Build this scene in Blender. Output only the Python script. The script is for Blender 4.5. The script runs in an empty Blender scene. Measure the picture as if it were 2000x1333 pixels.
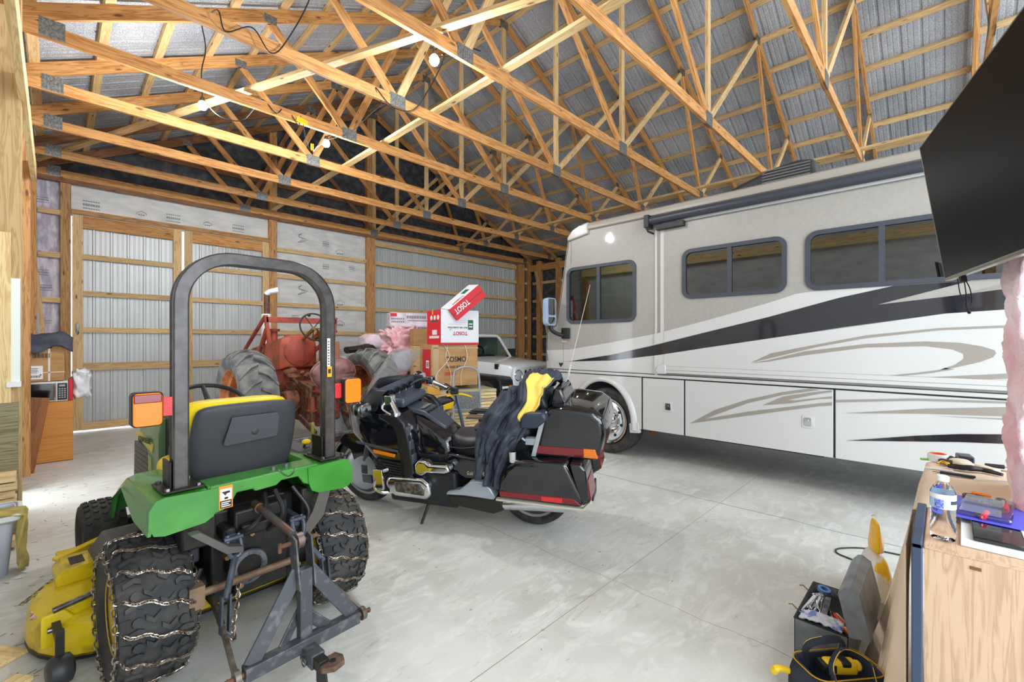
import bpy, bmesh, math, random
from mathutils import Vector, Matrix, noise
random.seed(7)
SC = bpy.context.scene
COL = SC.collection
PI = math.pi

# ---------------------------------------------------------------- camera
CAM_H = 1.565
YAW = 0.7985                                  # from +Y towards +X
cam_d = bpy.data.cameras.new('camera')
cam_d.sensor_width = 36.0
cam_d.lens = 869.0 / 2000.0 * 36.0
cam_d.clip_start = 0.02
cam = bpy.data.objects.new('camera', cam_d)
COL.objects.link(cam)
cam.location = (0, 0, CAM_H)
cam.rotation_euler = (PI / 2, 0, -YAW)
SC.camera = cam

# ---------------------------------------------------------------- view and world
SC.view_settings.view_transform = 'Standard'
SC.view_settings.look = 'None'
SC.view_settings.exposure = 0.68
SC.view_settings.gamma = 1.0
SC.view_settings.use_curve_mapping = False
try:
    SC.cycles.use_denoising = True
    SC.cycles.max_bounces = 10
    SC.cycles.diffuse_bounces = 5
    SC.cycles.glossy_bounces = 5
    SC.cycles.transmission_bounces = 8
    SC.cycles.transparent_max_bounces = 12
    SC.cycles.sample_clamp_indirect = 6.0
except Exception:
    pass
world = bpy.data.worlds.new('overcast_sky')
SC.world = world
world.use_nodes = True
wn = world.node_tree
bg = wn.nodes['Background']
bg.inputs['Color'].default_value = (0.84, 0.92, 1.0, 1)
bg.inputs['Strength'].default_value = 2.3

def area_light(name, loc, target, sx, sy, power, color):
    d = bpy.data.lights.new(name, 'AREA')
    d.shape = 'RECTANGLE'; d.size = sx; d.size_y = sy
    d.energy = power; d.color = color
    o = bpy.data.objects.new(name, d); COL.objects.link(o)
    o.location = loc
    o.rotation_euler = (Vector(target) - Vector(loc)).to_track_quat('-Z', 'Y').to_euler()
    return o
# added fill boosts daylight at the open front; second lamp is walk-door daylight
area_light('daylight_fill_front', (0.6, -3.2, 2.4), (2.9, 4.5, 1.2), 4.5, 3.4, 120, (0.88, 0.94, 1.0))
area_light('daylight_side_door', (-0.75, 6.47, 1.2), (4.0, 6.2, 1.1), 0.7, 1.9, 7, (0.9, 0.95, 1.0))

# ---------------------------------------------------------------- object helpers
def thing(name, label, cat, loc=(0, 0, 0), rotz=0.0, group=None):
    o = bpy.data.objects.new(name, None)
    o.empty_display_size = 0.1
    COL.objects.link(o)
    o.location = loc; o.rotation_euler = (0, 0, rotz)
    o['label'] = label; o['category'] = cat
    if group: o['group'] = group
    return o
def tag(o, label, cat, group=None):
    o['label'] = label; o['category'] = cat
    if group: o['group'] = group
    return o
def struct(o, label=None):
    o['kind'] = 'structure'
    if label: o['label'] = label
    return o
def kids(o):
    return [c for c in COL.objects if c.parent == o]
def dup(root, loc=None, rot=None, label=None, group=None):
    """a copy of a thing with copies of its parts and sub-parts"""
    r = root.copy(); COL.objects.link(r)
    if loc is not None: r.location = loc
    if rot is not None: r.rotation_euler = rot
    if label: r['label'] = label
    if group: r['group'] = group
    for ch in list(root.children):
        c = ch.copy(); COL.objects.link(c); c.parent = r
        for g in list(ch.children):
            d = g.copy(); COL.objects.link(d); d.parent = c
    return r

def frame_from(p0, p1, up=(0, 0, 1)):
    x = (Vector(p1) - Vector(p0)).normalized()
    u = Vector(up)
    if abs(x.dot(u)) > 0.985: u = Vector((0, 1, 0)) if abs(x.y) < 0.9 else Vector((1, 0, 0))
    y = u.cross(x).normalized()
    z = x.cross(y).normalized()
    return x, y, z

class MB:
    def __init__(s):
        s.v = []; s.f = []; s.m = []
    def add(s, vs, fs, mi=0, M=None):
        b = len(s.v)
        if M is not None: vs = [M @ Vector(p) for p in vs]
        s.v += [tuple(p) for p in vs]
        s.f += [tuple(i + b for i in f) for f in fs]
        s.m += [mi] * len(fs)
        return s
    def box(s, x0, x1, y0, y1, z0, z1, mi=0, M=None):
        vs = [(x, y, z) for x in (x0, x1) for y in (y0, y1) for z in (z0, z1)]
        fs = [(0, 1, 3, 2), (4, 6, 7, 5), (0, 4, 5, 1), (2, 3, 7, 6), (0, 2, 6, 4), (1, 5, 7, 3)]
        return s.add(vs, fs, mi, M)
    def beam(s, p0, p1, w, h, up=(0, 0, 1), mi=0):
        x, y, z = frame_from(p0, p1, up)
        p0 = Vector(p0); p1 = Vector(p1)
        vs = [p + y * (a * w / 2) + z * (b * h / 2) for p in (p0, p1) for a in (-1, 1) for b in (-1, 1)]
        fs = [(0, 1, 3, 2), (4, 6, 7, 5), (0, 4, 5, 1), (2, 3, 7, 6), (0, 2, 6, 4), (1, 5, 7, 3)]
        return s.add(vs, fs, mi)
    def tube(s, pts, r, seg=10, mi=0, closed=False, caps=True, flat=None):
        pts = [Vector(p) for p in pts]; n = len(pts)
        rs = r if isinstance(r, (list, tuple)) else [r] * n
        tang = []
        for i in range(n):
            a = pts[(i - 1) % n] if (closed or i > 0) else pts[i]
            b = pts[(i + 1) % n] if (closed or i < n - 1) else pts[i]
            t = (b - a)
            tang.append(t.normalized() if t.length > 1e-9 else Vector((0, 0, 1)))
        u = Vector((0, 0, 1)) if abs(tang[0].z) < 0.9 else Vector((1, 0, 0))
        nrm = (u - tang[0] * u.dot(tang[0])).normalized()
        vs = []
        for i in range(n):
            nrm = (nrm - tang[i] * nrm.dot(tang[i]))
            nrm = nrm.normalized() if nrm.length > 1e-9 else Vector((1, 0, 0))
            bn = tang[i].cross(nrm)
            for k in range(seg):
                a = 2 * PI * k / seg
                sx, sy = math.cos(a), math.sin(a)
                if flat: sx *= flat[0]; sy *= flat[1]
                vs.append(pts[i] + (nrm * sx + bn * sy) * rs[i])
        fs = []
        m = n if closed else n - 1
        for i in range(m):
            for k in range(seg):
                a = i * seg + k; b = i * seg + (k + 1) % seg
                j = (i + 1) % n
                fs.append((a, b, j * seg + (k + 1) % seg, j * seg + k))
        if caps and not closed:
            fs.append(tuple(reversed(range(seg))))
            fs.append(tuple(range((n - 1) * seg, n * seg)))
        return s.add(vs, fs, mi)
    def cyl(s, p0, p1, r0, r1=None, seg=20, mi=0):
        return s.tube([p0, p1], [r0, r0 if r1 is None else r1], seg, mi)
    def lathe(s, prof, origin=(0, 0, 0), axis=(0, 0, 1), seg=32, mi=0, a0=0.0, a1=2 * PI, closed_prof=False):
        """prof: list of (radius, height along axis)"""
        ax = Vector(axis).normalized()
        u = Vector((0, 0, 1)) if abs(ax.z) < 0.9 else Vector((1, 0, 0))
        e1 = (u - ax * u.dot(ax)).normalized(); e2 = ax.cross(e1)
        o = Vector(origin); full = abs(a1 - a0 - 2 * PI) < 1e-6
        cnt = seg if full else seg + 1
        vs = []
        for i in range(cnt):
            a = a0 + (a1 - a0) * i / seg
            for r, h in prof:
                vs.append(o + ax * h + (e1 * math.cos(a) + e2 * math.sin(a)) * r)
        n = len(prof); fs = []
        for i in range(seg):
            j = (i + 1) % cnt if full else i + 1
            for k in range(n if closed_prof else n - 1):
                k2 = (k + 1) % n
                fs.append((i * n + k, j * n + k, j * n + k2, i * n + k2))
        return s.add(vs, fs, mi)
    def prism(s, poly, origin, U, V, depth, mi=0):
        """poly 2d in (U, V) extruded along U x V by depth"""
        U = Vector(U); V = Vector(V); N = U.cross(V).normalized(); o = Vector(origin)
        n = len(poly)
        vs = [o + U * a + V * b for a, b in poly] + [o + U * a + V * b + N * depth for a, b in poly]
        fs = [tuple(reversed(range(n))), tuple(range(n, 2 * n))]
        fs += [(i, (i + 1) % n, n + (i + 1) % n, n + i) for i in range(n)]
        return s.add(vs, fs, mi)
    def loft(s, rings, mi=0, caps=True, closed=False):
        n = len(rings[0]); vs = [p for r in rings for p in r]; fs = []
        m = len(rings) if closed else len(rings) - 1
        for i in range(m):
            j = (i + 1) % len(rings)
            for k in range(n):
                fs.append((i * n + k, i * n + (k + 1) % n, j * n + (k + 1) % n, j * n + k))
        if caps and not closed:
            fs.append(tuple(reversed(range(n)))); fs.append(tuple(range((len(rings) - 1) * n, len(rings) * n)))
        return s.add(vs, fs, mi)
    def ellip(s, c, r, M=None, seg=20, rings=12, mi=0):
        vs = []; fs = []
        c = Vector(c)
        for i in range(rings + 1):
            t = PI * i / rings
            for k in range(seg):
                a = 2 * PI * k / seg
                p = Vector((r[0] * math.sin(t) * math.cos(a), r[1] * math.sin(t) * math.sin(a), r[2] * math.cos(t)))
                if M is not None: p = M @ p
                vs.append(c + p)
        for i in range(rings):
            for k in range(seg):
                fs.append((i * seg + k, (i + 1) * seg + k, (i + 1) * seg + (k + 1) % seg, i * seg + (k + 1) % seg))
        return s.add(vs, fs, mi)
    def grid(s, fn, nu, nv, mi=0):
        vs = [fn(i / nu, j / nv) for i in range(nu + 1) for j in range(nv + 1)]
        fs = [(i * (nv + 1) + j, (i + 1) * (nv + 1) + j, (i + 1) * (nv + 1) + j + 1, i * (nv + 1) + j + 1)
              for i in range(nu) for j in range(nv)]
        return s.add(vs, fs, mi)
    def build(s, name, mats, parent=None, smooth=True, bevel=0.0, seg=2, sub=0, solid=0.0, sharp=35, weld=False, M=None):
        me = bpy.data.meshes.new(name)
        me.from_pydata(s.v, [], s.f)
        if not isinstance(mats, (list, tuple)): mats = [mats]
        for m in mats: me.materials.append(m)
        if len(mats) > 1: me.polygons.foreach_set('material_index', s.m)
        bm = bmesh.new(); bm.from_mesh(me)
        if weld: bmesh.ops.remove_doubles(bm, verts=bm.verts, dist=1e-5)
        bmesh.ops.recalc_face_normals(bm, faces=bm.faces)
        bm.to_mesh(me); bm.free()
        if smooth:
            me.polygons.foreach_set('use_smooth', [True] * len(me.polygons))
            if not sub:
                try: me.set_sharp_from_angle(angle=math.radians(sharp))
                except Exception: pass
        me.update()
        o = bpy.data.objects.new(name, me); COL.objects.link(o)
        if parent: o.parent = parent
        if M is not None: o.matrix_basis = M
        if solid:
            md = o.modifiers.new('thick', 'SOLIDIFY'); md.thickness = solid; md.offset = 0
        if bevel:
            md = o.modifiers.new('bevel', 'BEVEL'); md.width = bevel; md.segments = seg
            md.limit_method = 'ANGLE'; md.angle_limit = math.radians(40)
            md.harden_normals = False
        if sub:
            md = o.modifiers.new('sub', 'SUBSURF'); md.levels = sub; md.render_levels = sub
        return o

def timber(name, p0, p1, w, h, mat, parent=None, up=(0, 0, 1)):
    """board with its own grain axis (local x); w = thickness sideways, h = depth towards up"""
    x, y, z = frame_from(p0, p1, up)
    L = (Vector(p1) - Vector(p0)).length
    mb = MB().box(0, L, -w / 2, w / 2, -h / 2, h / 2)
    M = Matrix(((x.x, y.x, z.x, p0[0]), (x.y, y.y, z.y, p0[1]), (x.z, y.z, z.z, p0[2]), (0, 0, 0, 1)))
    return mb.build(name, mat, parent, smooth=False, M=M)

def text_part(name, body, mat, origin, U, V, height, parent=None, bold=0.0, depth=0.0015, width=None, shear=0.0, center=False):
    """lettering lying in the plane U, V with its baseline start at origin"""
    cu = bpy.data.curves.new(name, 'FONT'); cu.body = body; cu.size = 1.0
    cu.extrude = 0.5; cu.offset = bold; cu.shear = shear; cu.resolution_u = 3
    tmp = bpy.data.objects.new('tmp_text', cu); COL.objects.link(tmp)
    dg = bpy.context.evaluated_depsgraph_get()
    me = bpy.data.meshes.new_from_object(tmp.evaluated_get(dg))
    bpy.data.objects.remove(tmp); bpy.data.curves.remove(cu)
    xs = [v.co.x for v in me.vertices]; x0, x1 = min(xs), max(xs)
    sc = height / 0.72
    sx = sc if width is None else width / (x1 - x0)
    U = Vector(U).normalized(); V = Vector(V).normalized(); N = U.cross(V)
    o0 = Vector(origin)
    if center: o0 = o0 - U * ((x1 - x0) * sx / 2)
    for v in me.vertices:
        a, b, c = v.co
        v.co = o0 + U * ((a - x0) * sx) + V * (b * sc) + N * (depth * (1 if c > 0 else -0.2))
    me.name = name
    me.materials.clear(); me.materials.append(mat)
    o = bpy.data.objects.new(name, me); COL.objects.link(o)
    if parent: o.parent = parent
    return o

def arc(c, r, a0, a1, n, U=(1, 0, 0), V=(0, 0, 1)):
    c = Vector(c); U = Vector(U); V = Vector(V)
    return [c + U * (r * math.cos(a0 + (a1 - a0) * i / n)) + V * (r * math.sin(a0 + (a1 - a0) * i / n)) for i in range(n + 1)]
def smooth_path(pts, n=8, closed=False):
    """Catmull-Rom through the points"""
    P = [Vector(p) for p in pts]; out = []; N = len(P)
    m = N if closed else N - 1
    for i in range(m):
        p0 = P[(i - 1) % N] if (closed or i > 0) else P[0] * 2 - P[1]
        p1 = P[i]; p2 = P[(i + 1) % N]
        p3 = P[(i + 2) % N] if (closed or i + 2 < N) else P[-1] * 2 - P[-2]
        for k in range(n):
            t = k / n
            out.append(0.5 * ((2 * p1) + (p2 - p0) * t + (2 * p0 - 5 * p1 + 4 * p2 - p3) * t * t + (3 * p1 - p0 - 3 * p2 + p3) * t ** 3))
    if not closed: out.append(P[-1])
    return out
def rrect(w, h, r, n=5, cx=0.0, cy=0.0):
    pts = []
    for (sx, sy, a0) in ((1, 1, 0), (-1, 1, PI / 2), (-1, -1, PI), (1, -1, 1.5 * PI)):
        for k in range(n + 1):
            a = a0 + PI / 2 * k / n
            pts.append((cx + sx * (w / 2 - r) + r * math.cos(a), cy + sy * (h / 2 - r) + r * math.sin(a)))
    return pts

# ---------------------------------------------------------------- materials
def lin(c):
    c = c / 255.0
    return c / 12.92 if c <= 0.04045 else ((c + 0.055) / 1.055) ** 2.4
def L3(rgb): return (lin(rgb[0]), lin(rgb[1]), lin(rgb[2]), 1.0)
def newmat(name):
    m = bpy.data.materials.new(name); m.use_nodes = True
    nt = m.node_tree; b = nt.nodes['Principled BSDF']
    return m, nt, b
def mat(name, rgb, rough=0.5, metal=0.0, rgb2=None, scale=8.0, detail=4.0, bump=0.0, bscale=60.0, coat=0.0, spec=0.5,
        lo=0.4, hi=0.6, rough2=None, stretch=None, transmission=0.0, ior=1.45, alpha=1.0, sheen=0.0):
    m, nt, b = newmat(name)
    b.inputs['Base Color'].default_value = L3(rgb)
    b.inputs['Roughness'].default_value = rough
    b.inputs['Metallic'].default_value = metal
    b.inputs['Specular IOR Level'].default_value = spec
    b.inputs['Coat Weight'].default_value = coat
    b.inputs['Coat Roughness'].default_value = 0.05
    b.inputs['IOR'].default_value = ior
    if transmission: b.inputs['Transmission Weight'].default_value = transmission
    if alpha < 1: b.inputs['Alpha'].default_value = alpha
    if sheen: b.inputs['Sheen Weight'].default_value = sheen
    tc = None
    if rgb2 is not None or rough2 is not None or bump:
        tc = nt.nodes.new('ShaderNodeTexCoord')
        mp = nt.nodes.new('ShaderNodeMapping')
        if stretch: mp.inputs['Scale'].default_value = stretch
        nt.links.new(tc.outputs['Object'], mp.inputs['Vector'])
    if rgb2 is not None or rough2 is not None:
        n = nt.nodes.new('ShaderNodeTexNoise'); n.inputs['Scale'].default_value = scale; n.inputs['Detail'].default_value = detail
        nt.links.new(mp.outputs['Vector'], n.inputs['Vector'])
        mr = nt.nodes.new('ShaderNodeMapRange'); mr.inputs['From Min'].default_value = lo; mr.inputs['From Max'].default_value = hi
        nt.links.new(n.outputs['Fac'], mr.inputs['Value'])
        if rgb2 is not None:
            mx = nt.nodes.new('ShaderNodeMix'); mx.data_type = 'RGBA'
            mx.inputs['A'].default_value = L3(rgb); mx.inputs['B'].default_value = L3(rgb2)
            nt.links.new(mr.outputs['Result'], mx.inputs['Factor'])
            nt.links.new(mx.outputs['Result'], b.inputs['Base Color'])
        if rough2 is not None:
            r2 = nt.nodes.new('ShaderNodeMapRange'); r2.inputs['To Min'].default_value = rough; r2.inputs['To Max'].default_value = rough2
            nt.links.new(mr.outputs['Result'], r2.inputs['Value']); nt.links.new(r2.outputs['Result'], b.inputs['Roughness'])
    if bump:
        n2 = nt.nodes.new('ShaderNodeTexNoise'); n2.inputs['Scale'].default_value = bscale; n2.inputs['Detail'].default_value = 5
        nt.links.new(mp.outputs['Vector'], n2.inputs['Vector'])
        bp = nt.nodes.new('ShaderNodeBump'); bp.inputs['Strength'].default_value = bump; bp.inputs['Distance'].default_value = 0.01
        nt.links.new(n2.outputs['Fac'], bp.inputs['Height']); nt.links.new(bp.outputs['Normal'], b.inputs['Normal'])
    return m
def wood(name, light, dark, knots=(96, 55, 28), rough=0.65, gscale=1.0, knot=True, stain=None):
    """grain runs along local x"""
    m, nt, b = newmat(name); N = nt.nodes; Lk = nt.links
    b.inputs['Roughness'].default_value = rough
    tc = N.new('ShaderNodeTexCoord'); oi = N.new('ShaderNodeObjectInfo')
    off = N.new('ShaderNodeVectorMath'); off.operation = 'SCALE'; off.inputs[0].default_value = (37.0, 11.0, 23.0)
    Lk.new(oi.outputs['Random'], off.inputs['Scale'])
    ad = N.new('ShaderNodeVectorMath'); ad.operation = 'ADD'
    Lk.new(tc.outputs['Object'], ad.inputs[0]); Lk.new(off.outputs['Vector'], ad.inputs[1])
    mp = N.new('ShaderNodeMapping'); mp.inputs['Scale'].default_value = (1.1 * gscale, 16 * gscale, 16 * gscale)
    Lk.new(ad.outputs['Vector'], mp.inputs['Vector'])
    n1 = N.new('ShaderNodeTexNoise'); n1.inputs['Scale'].default_value = 1.6; n1.inputs['Detail'].default_value = 3; n1.inputs['Distortion'].default_value = 0.8
    Lk.new(mp.outputs['Vector'], n1.inputs['Vector'])
    # ring pattern from the stretched noise
    mul = N.new('ShaderNodeMath'); mul.operation = 'MULTIPLY'; mul.inputs[1].default_value = 9.0
    fr = N.new('ShaderNodeMath'); fr.operation = 'PINGPONG'; fr.inputs[1].default_value = 1.0
    Lk.new(n1.outputs['Fac'], mul.inputs[0]); Lk.new(mul.outputs[0], fr.inputs[0])
    cr = N.new('ShaderNodeMix'); cr.data_type = 'RGBA'
    cr.inputs['A'].default_value = L3(light); cr.inputs['B'].default_value = L3(dark)
    mr = N.new('ShaderNodeMapRange'); mr.inputs['From Min'].default_value = 0.35; mr.inputs['From Max'].default_value = 1.0
    Lk.new(fr.outputs[0], mr.inputs['Value']); Lk.new(mr.outputs['Result'], cr.inputs['Factor'])
    out = cr.outputs['Result']
    # each board a little lighter or darker
    hs = N.new('ShaderNodeHueSaturation')
    vr = N.new('ShaderNodeMapRange'); vr.inputs['To Min'].default_value = 0.86; vr.inputs['To Max'].default_value = 1.1
    Lk.new(oi.outputs['Random'], vr.inputs['Value']); Lk.new(vr.outputs['Result'], hs.inputs['Value']); Lk.new(out, hs.inputs['Color'])
    out = hs.outputs['Color']
    if knot:
        mk = N.new('ShaderNodeMapping'); mk.inputs['Scale'].default_value = (2.2, 7, 7)
        Lk.new(ad.outputs['Vector'], mk.inputs['Vector'])
        vo = N.new('ShaderNodeTexVoronoi'); vo.inputs['Scale'].default_value = 1.3
        Lk.new(mk.outputs['Vector'], vo.inputs['Vector'])
        kr = N.new('ShaderNodeMapRange'); kr.inputs['From Min'].default_value = 0.07; kr.inputs['From Max'].default_value = 0.15
        kr.inputs['To Min'].default_value = 0.9; kr.inputs['To Max'].default_value = 0.0
        Lk.new(vo.outputs['Distance'], kr.inputs['Value'])
        mx = N.new('ShaderNodeMix'); mx.data_type = 'RGBA'; mx.inputs['B'].default_value = L3(knots)
        Lk.new(kr.outputs['Result'], mx.inputs['Factor']); Lk.new(out, mx.inputs['A'])
        out = mx.outputs['Result']
    if stain:
        ns = N.new('ShaderNodeTexNoise'); ns.inputs['Scale'].default_value = 2.0
        Lk.new(ad.outputs['Vector'], ns.inputs['Vector'])
        sr = N.new('ShaderNodeMapRange'); sr.inputs['From Min'].default_value = 0.45; sr.inputs['From Max'].default_value = 0.75
        Lk.new(ns.outputs['Fac'], sr.inputs['Value'])
        mx = N.new('ShaderNodeMix'); mx.data_type = 'RGBA'; mx.inputs['B'].default_value = L3(stain)
        Lk.new(sr.outputs['Result'], mx.inputs['Factor']); Lk.new(out, mx.inputs['A'])
        out = mx.outputs['Result']
    Lk.new(out, b.inputs['Base Color'])
    return m
def glass(name, tint=(255, 255, 255), rough=0.0, mixc=0.12, haze=0.0):
    """clear pane: transparent with a fresnel sheen"""
    m = bpy.data.materials.new(name); m.use_nodes = True; nt = m.node_tree
    for n in list(nt.nodes): nt.nodes.remove(n)
    o = nt.nodes.new('ShaderNodeOutputMaterial'); tr = nt.nodes.new('ShaderNodeBsdfTransparent')
    tr.inputs['Color'].default_value = L3(tint)
    gl = nt.nodes.new('ShaderNodeBsdfGlossy'); gl.inputs['Roughness'].default_value = rough
    fr = nt.nodes.new('ShaderNodeLayerWeight'); fr.inputs['Blend'].default_value = 0.5
    pw = nt.nodes.new('ShaderNodeMath'); pw.operation = 'POWER'; pw.inputs[1].default_value = 4.0
    nt.links.new(fr.outputs['Facing'], pw.inputs[0])
    sc_ = nt.nodes.new('ShaderNodeMath'); sc_.operation = 'MULTIPLY'; sc_.inputs[1].default_value = 0.6
    nt.links.new(pw.outputs[0], sc_.inputs[0])
    ad = nt.nodes.new('ShaderNodeMath'); ad.operation = 'ADD'; ad.inputs[1].default_value = mixc; ad.use_clamp = True
    nt.links.new(sc_.outputs[0], ad.inputs[0])
    mx = nt.nodes.new('ShaderNodeMixShader'); nt.links.new(ad.outputs[0], mx.inputs[0])
    nt.links.new(tr.outputs[0], mx.inputs[1]); nt.links.new(gl.outputs[0], mx.inputs[2]); nt.links.new(mx.outputs[0], o.inputs[0])
    if haze:      # mixes in a pale translucent and diffuse share
        df = nt.nodes.new('ShaderNodeBsdfTranslucent'); d2 = nt.nodes.new('ShaderNodeBsdfDiffuse'); m2 = nt.nodes.new('ShaderNodeMixShader'); m3 = nt.nodes.new('ShaderNodeMixShader')
        m3.inputs[0].default_value = haze
        nt.links.new(df.outputs[0], m2.inputs[1]); nt.links.new(d2.outputs[0], m2.inputs[2])
        nt.links.new(mx.outputs[0], m3.inputs[1]); nt.links.new(m2.outputs[0], m3.inputs[2]); nt.links.new(m3.outputs[0], o.inputs[0])
    return m
def emit(name, rgb, strength):
    m, nt, b = newmat(name)
    b.inputs['Base Color'].default_value = L3(rgb)
    b.inputs['Emission Color'].default_value = L3(rgb); b.inputs['Emission Strength'].default_value = strength
    return m

PINE = wood('truss_pine', (206, 152, 90), (168, 110, 54))
PINE_L = wood('purlin_pine', (218, 186, 134), (192, 156, 104))
PINE_P = wood('pale_pine', (240, 214, 160), (216, 180, 120))
PINE_D = wood('old_post_pine', (196, 148, 92), (156, 108, 60))
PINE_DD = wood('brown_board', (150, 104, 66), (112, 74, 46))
TREATED = wood('treated_board', (160, 152, 118), (124, 112, 80))
STEELG = mat('galvanised_plate', (146, 146, 142), 0.45, 0.7, (110, 112, 110), 60, bump=0.3, bscale=200)
M_WRAP = mat('house_wrap', (226, 226, 222), 0.55, 0, (208, 210, 208), 3, bump=0.5, bscale=7, stretch=(1, 1, 3))
M_WRAP_P = mat('wrinkled_wrap', (218, 212, 222), 0.5, 0, (176, 168, 186), 5, bump=0.9, bscale=9, stretch=(3, 1, 1))
M_DARKINS = mat('black_insulation_facing', (58, 60, 66), 0.6, 0, (96, 100, 104), 7, bump=0.6, bscale=12, lo=0.42, hi=0.75)
BLACK_PL = mat('black_plastic', (30, 31, 34), 0.45, bump=0.1, bscale=300)
BLACK_GL = mat('gloss_black', (14, 14, 17), 0.12, coat=0.6)
RUBBER = mat('rubber', (42, 42, 43), 0.75, 0, (62, 60, 58), 12, bump=0.25, bscale=90)
CHROME = mat('chrome', (225, 228, 232), 0.08, 1.0)
STEEL = mat('steel', (150, 150, 150), 0.35, 1.0, (96, 92, 88), 30)
RUST = mat('rusty_steel', (120, 84, 62), 0.75, 0.3, (84, 60, 46), 18, bump=0.4)
GREY_METAL = mat('worn_grey_metal', (120, 122, 126), 0.45, 0.5, (88, 90, 94), 14)
WHITE_PL = mat('white_plastic', (236, 238, 240), 0.4)
CARDBOARD = mat('cardboard', (188, 148, 100), 0.8, 0, (174, 132, 86), 3, stretch=(1, 1, 4))
YELLOW = mat('yellow_plastic', (240, 196, 20), 0.4)
# ---------------------------------------------------------------- floor
def concrete():
    m, nt, b = newmat('concrete_floor'); N = nt.nodes; Lk = nt.links
    tc = N.new('ShaderNodeTexCoord')
    def noise(scale, detail, rough=0.55, dist=0.0, stretch=None):
        n = N.new('ShaderNodeTexNoise'); n.inputs['Scale'].default_value = scale; n.inputs['Detail'].default_value = detail
        n.inputs['Roughness'].default_value = rough; n.inputs['Distortion'].default_value = dist
        if stretch:
            mp = N.new('ShaderNodeMapping'); mp.inputs['Scale'].default_value = stretch; mp.inputs['Rotation'].default_value = (0, 0, 0.35)
            Lk.new(tc.outputs['Object'], mp.inputs['Vector']); Lk.new(mp.outputs['Vector'], n.inputs['Vector'])
        else: Lk.new(tc.outputs['Object'], n.inputs['Vector'])
        return n
    def mixc(fac, a, bb, lo, hi, amount=1.0):
        mr = N.new('ShaderNodeMapRange'); mr.inputs['From Min'].default_value = lo; mr.inputs['From Max'].default_value = hi
        mr.inputs['To Max'].default_value = amount
        Lk.new(fac, mr.inputs['Value'])
        mx = N.new('ShaderNodeMix'); mx.data_type = 'RGBA'
        if isinstance(a, tuple): mx.inputs['A'].default_value = L3(a)
        else: Lk.new(a, mx.inputs['A'])
        mx.inputs['B'].default_value = L3(bb); Lk.new(mr.outputs['Result'], mx.inputs['Factor'])
        return mx.outputs['Result']
    c = mixc(noise(0.9, 6).outputs['Fac'], (212, 212, 206), (186, 186, 178), 0.38, 0.66)
    c = mixc(noise(3.5, 8, 0.7, 1.2, (1, 2.2, 1)).outputs['Fac'], c, (224, 224, 219), 0.48, 0.68, 0.9)
    c = mixc(noise(2.2, 9, 0.75, 2.0, (1, 3, 1)).outputs['Fac'], c, (160, 150, 126), 0.58, 0.72, 0.7)
    c = mixc(noise(14, 8, 0.8, 0.5, (1, 4, 1)).outputs['Fac'], c, (126, 116, 98), 0.63, 0.74, 0.75)
    # saw-cut joints and hairline cracks
    sx = N.new('ShaderNodeSeparateXYZ'); Lk.new(tc.outputs['Object'], sx.inputs[0])
    wob = noise(2.5, 3)
    def line(axis, pos, width, color, cin, amp=0.0, lo=None, hi=None):
        a = N.new('ShaderNodeMath'); a.operation = 'SUBTRACT'; a.inputs[1].default_value = pos
        Lk.new(sx.outputs[axis], a.inputs[0]); v = a.outputs[0]
        if amp:
            w = N.new('ShaderNodeMath'); w.operation = 'MULTIPLY_ADD'; w.inputs[1].default_value = amp; w.inputs[2].default_value = -amp / 2
            Lk.new(wob.outputs['Fac'], w.inputs[0])
            s = N.new('ShaderNodeMath'); s.operation = 'ADD'; Lk.new(v, s.inputs[0]); Lk.new(w.outputs[0], s.inputs[1]); v = s.outputs[0]
        ab = N.new('ShaderNodeMath'); ab.operation = 'ABSOLUTE'; Lk.new(v, ab.inputs[0])
        lt = N.new('ShaderNodeMath'); lt.operation = 'LESS_THAN'; lt.inputs[1].default_value = width; Lk.new(ab.outputs[0], lt.inputs[0])
        mx = N.new('ShaderNodeMix'); mx.data_type = 'RGBA'; Lk.new(cin, mx.inputs['A']); mx.inputs['B'].default_value = L3(color)
        Lk.new(lt.outputs[0], mx.inputs['Factor'])
        return mx.outputs['Result']
    c = line('Y', 1.56, 0.0024, (150, 142, 128), c)
    c = line('Y', 4.68, 0.0028, (140, 134, 122), c)
    c = line('Y', 7.8, 0.003, (140, 134, 122), c)
    c = line('X', 4.48, 0.008, (150, 153, 158), c, 0.10)
    c = line('X', 8.4, 0.003, (130, 124, 112), c)
    c = line('X', 2.54, 0.0022, (150, 143, 128), c, 0.12)
    Lk.new(c, b.inputs['Base Color'])
    rr = noise(1.6, 6)
    mr = N.new('ShaderNodeMapRange'); mr.inputs['From Min'].default_value = 0.35; mr.inputs['From Max'].default_value = 0.65
    mr.inputs['To Min'].default_value = 0.28; mr.inputs['To Max'].default_value = 0.55
    Lk.new(rr.outputs['Fac'], mr.inputs['Value']); Lk.new(mr.outputs['Result'], b.inputs['Roughness'])
    b.inputs['Specular IOR Level'].default_value = 0.35
    return m
fl = MB().box(-0.6, 12.6, -4.5, 11.2, -0.15, 0.0).build('floor', concrete(), smooth=False)
struct(fl)

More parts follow.
